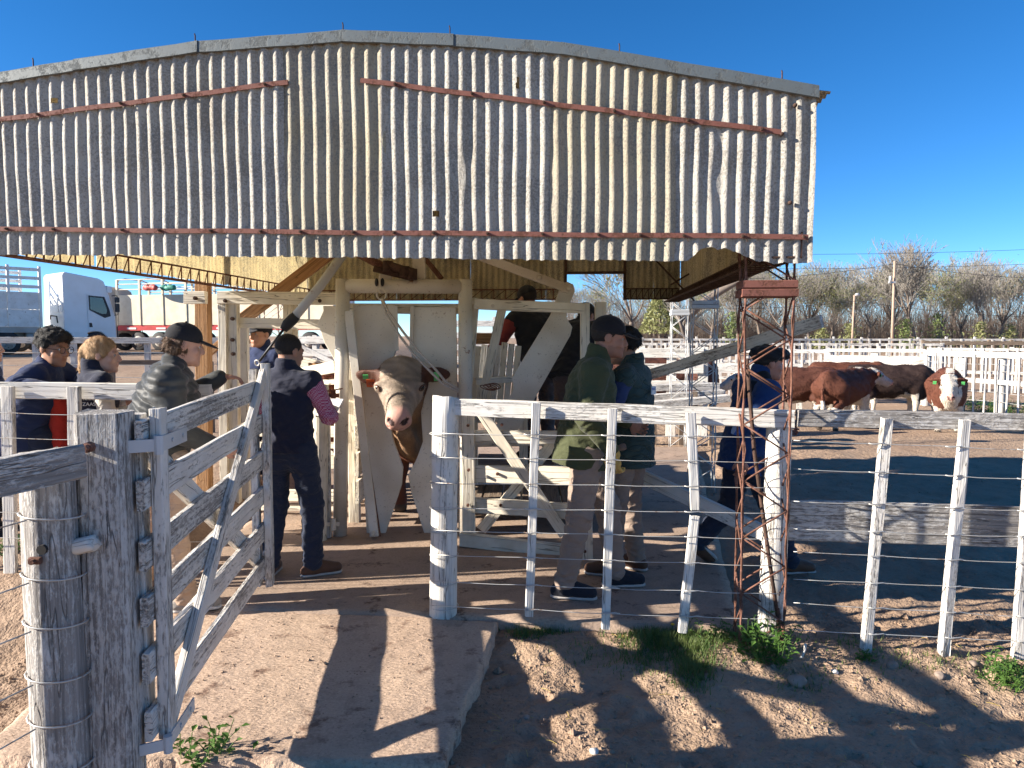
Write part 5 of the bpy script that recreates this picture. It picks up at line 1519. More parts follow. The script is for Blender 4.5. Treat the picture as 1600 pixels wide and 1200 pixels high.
# 4 man in puffer jacket and black cap with his hand on the gate
bx = px(268, 700, 4.45)
P4 = person('man in charcoal puffer jacket and black cap resting his hand on the gate', (bx.x, 4.42, 0), -62, 1.74,
    dict(pel=(0, -0.10, 0.95), chest=(0, 0.0, 1.27), neck=(0, 0.04, 1.45), head=(0, 0.10, 1.60), shL=(-0.20, 0.03, 1.40), shR=(0.20, -0.01, 1.39),
         elL=(-0.30, 0.14, 1.27), wrL=(-0.24, 0.33, 1.395), elR=(0.27, 0.02, 1.12), wrR=(0.17, 0.27, 0.98), knR=(0.12, 0.0, 0.5), anR=(0.12, 0.06, 0.09), knL=(-0.12, -0.10, 0.5), anL=(-0.12, -0.20, 0.09)),
    head=(0, 10, 0), skin=(0.50, 0.27, 0.19), top=M['cl_puffer'], legs=M['cl_khaki'], shoes=M['shoe_grey'], cap=('cap', M['cl_black']), hair=('nape', M['hair_brown']),
    hem=0.86, bulk=1.22, collar=1.3, puff=True, seed=4.4, group=GRP, hand_dir=dict(L=((0.15, 0.9, -0.05), (0.1, 0, -1)), R=((0.1, 0.9, 0), (-1, 0, 0.2))), legw=1.1)
# 5 blonde woman in navy vest
bx = px(152, 700, 5.0)
P5 = person('blonde woman with ponytail in navy vest and cream sweater behind the left fence', (bx.x, 5.0, 0.12), -44, 1.53,
    dict(head=(0, 0.06, 1.60), elR=(0.26, 0.0, 1.13), wrR=(0.18, 0.2, 1.18), elL=(-0.24, 0.05, 1.13), wrL=(-0.12, 0.24, 1.2)),
    head=(-30, 4, 0), skin=(0.58, 0.34, 0.25), big=1.14, top=M['cl_navy2'], sleeves='none', sleeve_mat=M['cl_cream'], legs=M['cl_jeans'], shoes=M['shoe_dark'], hair=('pony', M['hair_blonde']), hem=0.84, bulk=1.05, collar=1.6, seed=5.1, group=GRP, fem=True)
p_ = px(139, 628, 4.84)
_vm = P5['top'].data; _co = np.empty(len(_vm.vertices) * 3, np.float32); _vm.vertices.foreach_get('co', _co); _co = np.c_[_co.reshape(-1, 3), np.ones(len(_vm.vertices))] @ np.array(P5['mw']).T
_s = (np.abs(_co[:, 0] - p_.x) < 0.06) & (np.abs(_co[:, 2] - p_.z) < 0.06)
p_.y = float(_co[_s, 1].min()) - 0.006 if _s.any() else p_.y
text_part('vest_print', 'RIOS', 0.034, p_ + V((0, 0, 0.012)), V((1, 0.1, 0)), (0, 0, 1), M['white_plain'], P5['top'], 0.002)
text_part('vest_print', 'ZAAS', 0.034, p_ + V((0, 0, -0.026)), V((1, 0.1, 0)), (0, 0, 1), M['white_plain'], P5['top'], 0.002)
# 6 young man with glasses leaning on the rail
bx = px(62, 700, 5.05)
P6 = person('young man with black hair and glasses in navy jacket leaning on the white rail', (bx.x, 5.12, 0.12), -76, 1.62,
    dict(pel=(0, -0.14, 0.93), chest=(0.02, -0.02, 1.24), neck=(0.03, 0.03, 1.41), head=(0.05, 0.09, 1.56), shL=(-0.18, 0.02, 1.40), shR=(0.20, 0.0, 1.36),
         elR=(0.32, -0.06, 1.30), wrR=(0.40, 0.17, 1.28), elL=(-0.26, 0.2, 1.28), wrL=(0.0, 0.33, 1.17)),
    head=(-28, 8, 0), skin=(0.36, 0.19, 0.12), stubble=0.25, big=1.10, top=M['cl_navy'], legs=M['cl_jeans'], shoes=M['shoe_dark'], hair=('thick', M['hair_black']), hem=0.62, bulk=1.18, collar=1.1, seed=6.6, group=GRP)
S = Solid(); S.cap((0.05, 0.06, 0.80), (0.05, 0.08, 1.16), 0.10, 0.095, 0.03, ((0, 1, 0), 0.9)); S.noise(0.004, 30); Pq, Fq = S.mesh(0.01)
link('shirt', npmesh('shirt', Pq, Fq, M['cl_red']), P6['root'], P6['mw'] @ Matrix.Translation((0.0, 0.065, 0)))
for e in (-1, 1):
    c = P6['q'](e * 0.034, 0.112, 0.004)
    nrm = P6['mw'].to_3x3() @ (P6['Rm'] @ V((0, 1, 0)))
    ring(P6['mw'] @ c, 0.023, nrm, 0.0022, M['black'], P6['body'], 'spectacle_rim')
    mb = MB(); mb.tube([P6['mw'] @ P6['q'](e * 0.056, 0.108, 0.006), P6['mw'] @ P6['q'](e * 0.086, 0.0, 0.006)], 0.0022, 5); mb.build('spectacle_arm', M['black'], P6['body'], True)
mb = MB(); mb.tube([P6['mw'] @ P6['q'](-0.012, 0.118, 0.008), P6['mw'] @ P6['q'](0.012, 0.118, 0.008)], 0.002, 5); mb.build('spectacle_bridge', M['black'], P6['body'], True)
# 7 person half hidden at the left edge
bx = px(-20, 700, 5.6)
P7 = person('brown-haired person half hidden behind the glasses man at the left edge', (bx.x, 5.6, 0.1), -70, 1.58, head=(0, 0, 0), big=1.08, skin=(0.55, 0.32, 0.23), top=M['cl_navy'], legs=M['cl_jeans'], shoes=M['shoe_dark'], hair=('short', M['hair_brown']), hem=0.75, bulk=1.1, h=0.012, seed=7.2, group=GRP)
# 8 young man facing us beyond the crush
bx = px(410, 560, 7.9)
P8 = person('young man in navy zip top and cap facing the camera beyond the crush', (bx.x, 7.9, 0), 160, 1.80, head=(-8, 3, 0), big=1.12, skin=(0.45, 0.24, 0.15), top=M['cl_navy'], legs=M['cl_jeans'], shoes=M['shoe_dark'], hair=('short', M['hair_black']), cap=('cap', M['cl_black']), hem=0.84, collar=1.4, h=0.012, seed=8.8, group=GRP)
# 9, 10 dark-clad men working on the catwalk
bx = px(842, 560, 7.3)
P9 = person('stooping man in dark vest with maroon sleeves working on the crush catwalk', (bx.x, 7.3, 0.42), 30, 1.78,
    dict(pel=(0, -0.02, 0.95), chest=(0, 0.10, 1.26), neck=(0, 0.17, 1.43), head=(0, 0.22, 1.57), shL=(-0.2, 0.13, 1.38), shR=(0.2, 0.13, 1.38), elL=(-0.33, 0.20, 1.14), wrL=(-0.40, 0.42, 1.02), elR=(0.28, 0.2, 1.12), wrR=(0.2, 0.42, 1.0)),
    head=(10, 18, 0), skin=(0.36, 0.16, 0.11), top=M['cl_black'], sleeves='none', sleeve_mat=M['cl_rolled'], rolled=0.75, legs=M['cl_pants_dk'], shoes=M['shoe_dark'], hair=('crop', M['hair_dark']), cap=('cap', M['cl_black']), hem=0.88, bulk=1.15, collar=1.0, seed=9.1, group=GRP)
bx = px(892, 560, 7.0)
P10 = person('man in black jacket and cap bending over the right end of the crush', (bx.x, 7.0, 0.42), -35, 1.66,
    dict(pel=(0, -0.02, 0.95), chest=(0, 0.12, 1.25), neck=(0, 0.22, 1.40), head=(0, 0.30, 1.50), shL=(-0.2, 0.16, 1.36), shR=(0.2, 0.16, 1.36), elL=(-0.30, 0.24, 1.14), wrL=(-0.2, 0.45, 1.05), elR=(0.28, 0.22, 1.10), wrR=(0.2, 0.42, 0.98)),
    head=(0, 22, 0), skin=(0.38, 0.19, 0.13), top=M['cl_black'], legs=M['cl_pants_dk'], shoes=M['shoe_dark'], hair=('crop', M['hair_dark']), cap=('cap', M['cl_black']), hem=0.86, bulk=1.2, collar=1.2, seed=10.3, group=GRP)
wk = thing('catwalk', (0.4, 7.3, 0), 'low plank catwalk behind the crush under the two dark-clad men', 'platform')
for k in range(5):
    plank('tread_plank', V((-0.35, 6.98 + 0.16 * k, 0.40)), V((1.25, 6.98 + 0.16 * k, 0.40)), 0.035, 0.15, M['wood_brown'], wk)
for x in (-0.3, 0.45, 1.15):
    for y in (7.05, 7.55): plank('leg', V((x, y, 0)), V((x, y, 0.385)), 0.07, 0.07, M['wood_brown'], wk, up=UPY)
# 11 man in blue jacket and beret striding right behind the column
bx = px(1165, 700, 5.25)
P11 = person('man in blue jacket and dark beret striding right behind the rusty lattice column', (bx.x, 5.25, -0.05), -84, 1.72,
    dict(pel=(0, 0.0, 0.90), chest=(0, 0.06, 1.22), neck=(0, 0.10, 1.40), head=(0, 0.16, 1.53), shL=(-0.19, 0.07, 1.34), shR=(0.19, 0.07, 1.34), hiL=(-0.1, 0, 0.86), hiR=(0.1, 0, 0.86),
         elR=(0.26, -0.10, 1.12), wrR=(0.24, -0.12, 0.88), elL=(-0.25, 0.15, 1.10), wrL=(-0.2, 0.35, 1.05),
         knR=(0.11, 0.16, 0.50), anR=(0.11, 0.30, 0.10), knL=(-0.11, -0.06, 0.47), anL=(-0.11, -0.32, 0.19)),
    head=(0, 6, 0), skin=(0.42, 0.20, 0.14), top=M['cl_blue'], legs=M['cl_jeans'], shoes=M['leather'], hair=('short', M['hair_dark']), cap=('beret', M['cl_black']), hem=0.80, bulk=1.15, collar=1.8, seed=11.7, group=GRP,
    foot=dict(R=(0.0, 0.16, -0.05), L=(0.0, 0.11, -0.12)), legw=1.1)
S = Solid(); jj = P11['j']; S.cap(jj['neck'] - V((0, 0.0, 0.10)), jj['neck'] + V((0, 0.0, 0.02)), 0.16, 0.09, 0.04, ((0, 1, 0), 0.85)); S.cap(jj['neck'] + V((0.1, -0.1, -0.05)), jj['neck'] + V((0.05, -0.15, -0.16)), 0.07, 0.05, 0.04); S.noise(0.005, 30); Pq, Fq = S.mesh(0.011)
link('hood', npmesh('hood', Pq, Fq, M['cl_black']), P11['root'], P11['mw'])
bk = px(1160, 668, 5.0)
jug = thing('plastic_jug', bk, 'small bright blue plastic container carried by the man in the beret', 'container')
mb = MB(); mb.box(Matrix.Translation(bk) @ Matrix.Rotation(R(20), 4, 'Y'), 0.10, 0.09, 0.13, 0, 0.02); mb.build('container_body', M['blue_plastic'], jug)
mb = MB(); q_ = bk + V((0.02, 0, 0.065)); mb.tube([q_ + V((-0.03, 0, 0)), q_ + V((-0.025, 0, 0.03)), q_ + V((0.03, 0, 0.03)), q_ + V((0.035, 0, -0.01))], 0.007, 6); mb.build('handle', M['blue_plastic'], jug, True)
# ================================================================== cattle
def add_cow_head(S, c, Rm, s=1.0, wide=1.0, bull=False):
    c = V(c); rt = [list(Rm.row[i]) for i in range(3)]
    def q(x, y, z): return c + Rm @ (V((x * wide, (y if y < 0.1 else 0.1 + (y - 0.1) * 0.80) if bull else y, z)) * s)
    S.ell(q(0, 0.06, 0.0), (0.118 * s * wide, 0.16 * s, 0.125 * s), rt, 0.05)
    S.ell(q(0, -0.04, 0.075), (0.10 * s * wide, 0.085 * s, 0.065 * s), rt, 0.05)
    S.cap(q(0, 0.14, -0.012), q(0, 0.40, -0.045), (0.118 if bull else 0.098) * s, (0.086 if bull else 0.072) * s, 0.05)
    S.ell(q(0, 0.445, -0.05), (0.078 * s, 0.05 * s, 0.06 * s), rt, 0.03)
    S.cap(q(0, 0.06, -0.10), q(0, 0.38, -0.115), 0.075 * s, 0.045 * s, 0.04)
    for e in (-1, 1):
        S.ell(q(e * (0.098 if bull else 0.105), 0.13, 0.035 if bull else 0.03), (0.032 * s, 0.045 * s, 0.035 * s), rt, 0.02)
        S.ell(q(e * 0.042, 0.487, -0.035), (0.016 * s, 0.022 * s, 0.02 * s), rt, 0.01, True)
        er = Rm @ Matrix.Rotation(R(e * 16), 3, 'Y') @ Matrix.Rotation(R(e * -18), 3, 'Z')
        S.ell(q(e * (0.16 if bull else 0.215), -0.02, 0.03), ((0.09 if bull else 0.115) * s, 0.028 * s, (0.064 if bull else 0.058) * s), [list(er.row[i]) for i in range(3)], 0.03)
        S.ell(q(e * (0.166 if bull else 0.225), 0.012, 0.028), ((0.058 if bull else 0.075) * s, 0.018 * s, 0.036 * s), [list(er.row[i]) for i in range(3)], 0.015, True)
    S.cap(q(-0.05, 0.475, -0.085), q(0.05, 0.475, -0.085), 0.012 * s, None, 0.01, None, True)
def cow(label, base, heading, sc, headpos, headrot, red, white=True, lowered=False, bull=False, h=0.022, hs=1.0, seed=1.0, tags=True, name='cow', cat='cow', hmat='hide', group=None, facecol=None):
    Rm = rotm(*headrot)
    mw = Matrix.Translation(V(base)) @ Matrix.Rotation(R(heading), 4, 'Z') @ Matrix.Scale(sc, 4)
    hp = V(headpos)
    S = Solid()
    S.ell((0, -0.05, 0.84), (0.345, 0.78, 0.345), None, 0.1)
    S.ell((0, 0.50, 0.84), (0.27, 0.34, 0.37), None, 0.1)
    S.ell((0, -0.62, 0.93), (0.275, 0.34, 0.29), None, 0.1)
    S.cap((0, -0.80, 1.10), (0, 0.55, 1.13), 0.13, 0.12, 0.12)
    S.cap((0, 0.66, 0.62), (0, 0.90, 0.80), 0.16, 0.13, 0.1)
    nk = V((0, 0.66, 1.05))
    bk_ = hp + Rm @ V((0, -0.05, -0.03)) * hs
    S.cap(nk, bk_, 0.24 if bull else 0.21, 0.15 * hs, 0.1)
    S.cap((0, 0.80, 0.78), hp + Rm @ V((0, 0.05, -0.10)) * hs, 0.15, 0.09 * hs, 0.1)
    if bull: S.cap((0, 0.9, 0.62), (hp.x, hp.y - 0.12, hp.z - 0.42), 0.08, 0.06, 0.08)
    for e in (-1, 1):
        st = 0.04 * e * math.sin(seed * 3)
        S.cap((e * 0.17, 0.50, 0.72), (e * 0.165, 0.52 + st, 0.40), 0.135, 0.072, 0.06); S.cap((e * 0.165, 0.52 + st, 0.40), (e * 0.165, 0.50 + st, 0.11), 0.064, 0.046, 0.03)
        S.cap((e * 0.165, 0.50 + st, 0.11), (e * 0.165, 0.545 + st, 0.035), 0.05, 0.058, 0.02)
        S.cap((e * 0.18, -0.62, 0.86), (e * 0.20, -0.48, 0.60), 0.22, 0.13, 0.08); S.cap((e * 0.20, -0.48, 0.60), (e * 0.185, -0.80 - st, 0.43), 0.125, 0.065, 0.05)
        S.cap((e * 0.185, -0.80 - st, 0.43), (e * 0.18, -0.76 - st, 0.11), 0.058, 0.045, 0.03); S.cap((e * 0.18, -0.76 - st, 0.11), (e * 0.18, -0.71 - st, 0.035), 0.05, 0.058, 0.02)
    S.cap((0, -0.92, 1.10), (0.02, -0.985, 0.80), 0.045, 0.028, 0.03); S.cap((0.02, -0.985, 0.80), (0.03, -0.97, 0.42), 0.027, 0.05, 0.02)
    S.cap((0.02, 0.05, 0.52), (0.0, -0.2, 0.54), 0.06, 0.05, 0.1)
    add_cow_head(S, hp, Rm, hs, 1.36 if bull else 1.0, bull)
    S.noise(0.006, 16, (1, 1, 1), seed)
    P, F = S.mesh(h)
    L = (P - np.array(hp)) @ np.array(Rm) / hs
    if bull: L[:, 1] = np.where(L[:, 1] > 0.1, 0.1 + (L[:, 1] - 0.1) / 0.80, L[:, 1])
    x, y, z = P[:, 0], P[:, 1], P[:, 2]
    nz = np.sin(x * 9 + seed) * np.sin(y * 8 + 2 * seed) * 0.06 + np.sin(y * 17 + z * 13) * 0.03
    col = np.tile(np.array(red), (len(P), 1)).astype(np.float32)
    W = np.array((0.58, 0.52, 0.44))
    onhead = (L[:, 1] > -0.12) & (np.linalg.norm(L, axis=1) < 0.62) & (L[:, 2] > -0.165)
    ear = onhead & (np.abs(L[:, 0]) > 0.135) & (L[:, 1] < 0.13)
    if white:
        w = (z + nz < 0.50) & (np.abs(x) < 0.30) | (z + nz < 0.34) | ((y > 0.72) & (z < 0.95) & (np.abs(x) + nz < 0.16)) | ((y > 0.45) & (z > 1.20) & (np.abs(x) < 0.07))
        w |= (onhead & ~ear) | ((y < -0.88) & (z < 0.62))
        w |= (y > 0.25) & (z + nz < 0.62) & (y < 0.55)
        col[w] = W
    if facecol is not None:
        fc_ = np.array(facecol); dk = np.exp(-(L[:, 0] / 0.075) ** 2 - ((L[:, 1] - 0.22) / 0.12) ** 2)
        fcol = fc_[None, :] * (1 - 0.38 * dk[:, None]) * (1 + 0.25 * np.sin(L[:, 0] * 40 + 3 * np.sin(L[:, 1] * 25)) * np.sin(L[:, 1] * 33))[:, None]
        col[onhead & ~ear] = fcol[onhead & ~ear]
        thr = ~onhead & (y > 0.75) & (z < 1.12); col[thr] = (0.25, 0.15, 0.085)
        col[onhead & ear] = np.array(red) * 0.6
    mz = np.clip((L[:, 1] - 0.40) / 0.05, 0, 1) * onhead
    col = col + (np.array((0.62, 0.34, 0.28)) - col) * (mz * 0.85)[:, None]
    nost = onhead & (((np.abs(L[:, 0]) - 0.042) / 0.024) ** 2 + ((L[:, 2] + 0.035) / 0.026) ** 2 < 1) & (L[:, 1] > 0.44)
    col[nost] = (0.04, 0.02, 0.02)
    col[(z < 0.07)] = (0.09, 0.07, 0.055)
    root = thing(name, base, label, cat, group)
    body = link('body', npmesh('body', P, F, M[hmat], True, col), root, mw)
    if bull:
        fur('hair', P, F, 16000, 0.020, 0.0012, M['hide_smooth'], body, mw, col, 3, (0, -0.3, -1), 0.4, lambda c_: (c_[:, 1] > 0.7) & (np.linalg.norm((c_ - np.array(hp)) @ np.array(Rm) - np.array([0, 0.42 * hs, -0.05]), axis=1) > 0.13), 0.8)
    else:
        fur('hair', P, F, 5000, 0.045, 0.006, M['hide'], body, mw, col, 3, (0, -0.4, -1), 0.35, None, 0.7)
    def q(a, b, c): return hp + Rm @ (V((a * (1.36 if bull else 1.0), b, c)) * hs)
    for e in (-1, 1):
        mb = MB(); ey = q(e * 0.103, 0.150, 0.045) if bull else q(e * 0.126, 0.145, 0.028); mb.ball(ey, 0.020 * hs, 10, 8); mb.build('eye', M['eye_dark'], body, True, mw)
        if bull:
            mb = MB(); ce = ey + Rm @ V((e * 0.006, 0.008, 0.002)); mb.tube([ce + Rm @ V((e * 0.020 * math.cos(k * 0.6283), -0.026 * math.cos(k * 0.6283), 0.020 * math.sin(k * 0.6283))) for k in range(11)], 0.007, 6); mb.build('eyelid', M['leather'], body, True, mw)
        if tags:
            mb = MB(); c = q(e * (0.172 if bull else 0.235), 0.022 if bull else 0.03, 0.045 if bull else 0.0)
            mb.box(Matrix.Translation(c) @ Rm.to_4x4(), (0.035 if bull else 0.06) * hs, 0.008, (0.035 if bull and e > 0 else 0.07) * hs, 0, 0.003)
            mb.build('ear_tag', M['tag_green'], body, False, mw)
    return dict(root=root, mw=mw, q=q, Rm=Rm, body=body)
RED = (0.105, 0.034, 0.018); DRED = (0.085, 0.028, 0.016); DARK = (0.03, 0.015, 0.012)
def cpos(x, y): p = gp(x, y, -0.05); return (p.x, p.y, -0.05)
# the bull held in the crush
bl = cow('bull with pale dusty face and ear tags held by the neck in the crush', (-0.88, 7.45, 0), 180, 1.06, (0.005, 1.44, 1.22), (4, 30, 0), (0.15, 0.055, 0.032), white=False, bull=True, h=0.012, hs=1.13, seed=2.0, name='bull', cat='bull', hmat='hide_smooth', facecol=(0.33, 0.26, 0.20))
c = bl['q'](0.15, 0.03, 0.0)
mb = MB(); mb.box(Matrix.Translation(c) @ bl['Rm'].to_4x4(), 0.06, 0.007, 0.07, 0, 0.003); mb.build('ear_tag', M['tag_orange'], bl['body'], False, bl['mw'])
pt = bl['mw'] @ (c + bl['Rm'] @ V((0, 0.012, -0.012)))
text_part('tag_number', '107', 0.036, pt + V((0, -0.004, 0)), V((1, 0, 0)), V((0, 0, 1)), M['black'], bl['body'], 0.001)
# the pen to the right
cow('dark red animal glimpsed behind the left panel of the crush', (-1.86, 8.3, 0), 170, 1.0, (0.0, 1.12, 0.9), (0, 30, 0), (0.16, 0.05, 0.028), white=False, seed=8.0, h=0.024, tags=False)
cow('brown white-faced cow standing squarely and facing the camera', cpos(1478, 672), 152, 0.89, (0.03, 0.98, 1.03), (4, 30, 0), RED, seed=1.0, h=0.02)
cow('brown cow seen from behind with its white face turned right', cpos(1318, 668), -50, 0.87, (0.12, 1.06, 1.10), (-35, 18, 0), RED, seed=2.2, h=0.02)
cow('dark brown cow lowering its head behind the cow seen from behind', cpos(1388, 655), -100, 0.89, (0.0, 1.25, 0.72), (0, 40, 0), DARK, seed=3.1, h=0.02)
cow('curly brown cow cut off by the rusty lattice column', cpos(1236, 662), 78, 0.88, (0.0, 1.15, 1.0), (0, 25, 0), DRED, seed=4.4, h=0.022)
cow('red-backed cow showing only its back between the other cattle', cpos(1325, 645), -100, 0.9, (0.0, 1.15, 0.95), (0, 30, 0), RED, seed=5.0, h=0.024)
cow('red cow behind the slatted pen panel', (px(1040, 640, 14.3).x, 14.3, -0.04), 84, 1.0, (0.0, 1.15, 1.0), (0, 25, 0), DRED, seed=6.0, h=0.026, tags=False)
cow('second red cow behind the slatted pen panel, farther left', (px(985, 640, 15.4).x, 15.4, -0.04), -84, 1.0, (0.0, 1.15, 1.0), (0, 25, 0), RED, seed=7.0, h=0.028, tags=False)

# ================================================================== pens behind
def board_fence(label, A, B, zs, h, posts, post_h, mat=None, t=0.04, pick=None, diag=False, name='board_fence', rnd=False, pw=0.11, z0=0.0, wires=()):
    mat = mat or M['wood_far']
    A, B = V((A[0], A[1], 0)), V((B[0], B[1], 0))
    ga, gb = gz_base(A.x, A.y) + z0, gz_base(B.x, B.y) + z0
    f = thing(name, (A.x, A.y, ga), label, 'fence')
    L = (B - A).length; dx = (B - A) / L; nrm = V((dx.y, -dx.x, 0))
    for i in range(posts + 1):
        p = A.lerp(B, i / posts); g = ga + (gb - ga) * i / posts
        if rnd: round_post('post', p + V((0, 0, g - 0.2)), p + V((0, 0, g + post_h + 0.03 * math.sin(i * 5))), pw / 2, pw / 2.2, mat, f, 10, 4)
        else: plank('post', p + V((0, 0, g - 0.2)), p + V((0, 0, g + post_h + 0.03 * math.sin(i * 5))), pw, pw, mat, f, up=nrm, seg=2)
    for z in zs:
        hh = h
        if isinstance(z, tuple): z, hh = z
        plank('rail', A + nrm * (pw / 2 + t / 2) + V((0, 0, ga + z)), B + nrm * (pw / 2 + t / 2) + V((0, 0, gb + z)), hh, t, mat, f, seg=4)
    if pick:
        n, ph, w = pick
        for i in range(n):
            p = A.lerp(B, (i + 0.5) / n); g = ga + (gb - ga) * i / n
            plank('picket', p + nrm * (pw / 2 + t + 0.015) + V((0, 0, g + 0.02)), p + nrm * (pw / 2 + t + 0.015) + V((0.02 * math.sin(i * 3.3), 0, g + ph * (1 + 0.05 * math.sin(i * 7.7)))), 0.025, w, mat, f, up=nrm, seg=1)
    for z in wires:
        wire([A + nrm * 0.08 + V((0, 0, ga + z)), A.lerp(B, 0.5) + nrm * 0.08 + V((0, 0, (ga + gb) / 2 + z)), B + nrm * 0.08 + V((0, 0, gb + z))], f, 0.006)
    if diag:
        plank('diagonal', A + nrm * (pw / 2 + t + 0.02) + V((0, 0, ga + zs[0] if not isinstance(zs[0], tuple) else ga + 0.3)), B + nrm * (pw / 2 + t + 0.02) + V((0, 0, gb + 1.1)), 0.10, 0.03, mat, f, seg=2)
    return f
def gx_(x, Y): return px(x, 600, Y).x
# cattle pen: back fence, gate, right fence
board_fence('white back rail fence of the cattle pen with thin pickets', (gx_(1120, 20.5), 20.5), (gx_(1290, 19.5), 19.5), [(1.30, 0.10), (0.75, 0.09)], 0.1, 3, 1.32, pick=(12, 1.22, 0.05))
board_fence('weathered grey board gate in the back fence of the cattle pen', (gx_(1292, 19.4), 19.4), (gx_(1444, 18.2), 18.2), [(1.08, 0.26), (0.70, 0.26), (0.32, 0.24), (1.34, 0.09)], 0.1, 2, 1.36, M['wood_mid'], diag=True, name='pen_gate', pw=0.16)
board_fence('white two-rail fence on the right side of the cattle pen with round posts', (gx_(1448, 18.0), 18.0), (gx_(1720, 13.6), 13.6), [(1.30, 0.13), (0.72, 0.10)], 0.1, 4, 1.33, rnd=True, pw=0.17, pick=(15, 1.26, 0.04), wires=(1.1, 0.95, 0.5, 0.3))
board_fence('long white picket fence across the pens behind the cattle', (gx_(960, 30), 30), (gx_(1470, 28), 28), [(1.36, 0.10), (0.7, 0.10)], 0.1, 9, 1.4, M['wood_mid'], pick=(40, 1.35, 0.08))
board_fence('brown-topped farther fence beyond the right side of the pens', (gx_(1440, 31), 31), (gx_(1720, 30), 30), [(1.38, 0.16), (0.8, 0.1)], 0.1, 8, 1.5, M['wood_brown'], pick=(24, 1.3, 0.06))
board_fence('second white picket fence in the middle of the right-hand pens', (gx_(1450, 23), 23), (gx_(1720, 21), 21), [(1.30, 0.08), (0.6, 0.08)], 0.1, 6, 1.35, M['wood_mid'], pick=(20, 1.28, 0.06))
board_fence('farthest white rail fence in front of the tree line', (gx_(920, 44), 44), (gx_(1700, 42), 42), [(1.40, 0.12), (0.8, 0.12)], 0.1, 18, 1.55, M['wood_mid'], pick=(50, 1.4, 0.10))
board_fence('low white rail in front of the far pens left of the column', (gx_(1110, 16.5), 16.5), (gx_(1250, 16.0), 16.0), [(1.0, 0.22), (0.78, 0.06)], 0.2, 2, 1.05, M['wood_mid'])
# slatted panel and walkway behind the vest man
board_fence('blue-shaded white slatted panel of four wide boards beside the grey columns', (gx_(1000, 12.6), 12.6), (gx_(1098, 12.4), 12.4), [(1.42, 0.16), (1.16, 0.16), (0.88, 0.16), (0.62, 0.14)], 0.1, 2, 1.54, M['wood_white'], pw=0.16, name='slatted_panel')
ld = thing('plank_walkway', (gx_(1060, 11.6), 11.6, 0), 'low grey plank walkway in front of the slatted panel', 'walkway')
for k, (ya, yb, Y) in enumerate([(606, 603, 11.7), (622, 614, 11.3), (633, 622, 10.9)]):
    plank('board', px(1012, ya, Y), px(1122 + 8 * k, yb, Y), 0.10, 0.22, M['wood_mid'], ld, seg=4)
for x, Y in ((1022, 11.5), (1065, 11.5), (1112, 11.5), (1085, 11.0)):
    p = px(x, 612, Y); plank('leg', V((p.x, p.y, -0.1)), p, 0.08, 0.08, M['wood_brown'], ld, up=UPY)
# pens beyond the crush, seen through it
board_fence('white slatted pen beyond the crush seen left of the pipe arch', (gx_(455, 15.5), 15.5), (gx_(535, 15.2), 15.2), [1.62, 1.36, 1.10, 0.84], 0.15, 2, 1.75, diag=True)
board_fence('white slatted pen beyond the crush seen through its right frame', (gx_(700, 14.8), 14.8), (gx_(812, 14.6), 14.6), [1.95, 1.72, 1.48, 1.24, 1.0], 0.12, 3, 2.1)
board_fence('cream board wall behind the crush at hip height', (gx_(405, 9.6), 9.6), (gx_(520, 9.4), 9.4), [(1.30, 0.14), (0.95, 0.16), (0.72, 0.16)], 0.12, 2, 1.2, CW)
board_fence('whitewashed rail fence between the onlookers and the trucks', (gx_(-60, 14.5), 14.5), (gx_(345, 15.0), 15.0), [(1.62, 0.12)], 0.1, 7, 1.64, pw=0.10, wires=(1.4, 1.15, 0.9), z0=-0.02)
board_fence('brown low rail in the yard left of the raw timber post', (gx_(176, 12.5), 12.5), (gx_(330, 12.8), 12.8), [(1.22, 0.08)], 0.08, 2, 1.25, M['wood_brown'], pw=0.08)
for k, (x, y0, Y) in enumerate([(340, 545, 8.6), (333, 600, 8.2)]):
    pass
log = thing('sawn_log', px(378, 530, 8.4), 'end of a round log showing behind the cream frame post', 'log')
round_post('trunk_piece', px(379, 530, 8.3), px(384, 530, 9.2), 0.075, 0.075, M['wood_raw'], log)
st_ = thing('timber_stump', (px(492, 600, 7.9).x, 7.9, 0), 'round raw timber post behind the hinge post of the crush', 'post')
round_post('shaft', V((px(492, 600, 7.9).x, 7.9, -0.1)), px(492, 567, 7.9), 0.075, 0.07, M['wood_raw'], st_)

# ================================================================== trucks
def wheel(parent, c, axis_, r, w, name='wheel'):
    c = V(c); a = V(axis_).normalized()
    mb = MB(); mb.tube([c - a * w / 2, c - a * w * 0.42, c + a * w * 0.42, c + a * w / 2], [r * 0.9, r, r, r * 0.9], 22); o = mb.build(name, M['black_rubber'], parent, True)
    mb = MB(); mb.tube([c + a * (w / 2 - 0.02), c + a * (w / 2 + 0.012)], r * 0.58, 16); mb.build('rim', M['truck_grey'], o, True)
    mb = MB(); mb.tube([c + a * (w / 2), c + a * (w / 2 + 0.08)], [r * 0.25, r * 0.18], 10); mb.build('hub', M['truck_grey'], o, True)
    for k in range(8):
        mb = MB(); q = 2 * math.pi * k / 8; u = a.cross(V((0, 0, 1))).normalized()
        p = c + (u * math.cos(q) + V((0, 0, 1)) * math.sin(q)) * r * 0.38 + a * (w / 2 + 0.01); mb.tube([p, p + a * 0.03], 0.02, 6); mb.build('wheel_nut', M['black'], o)
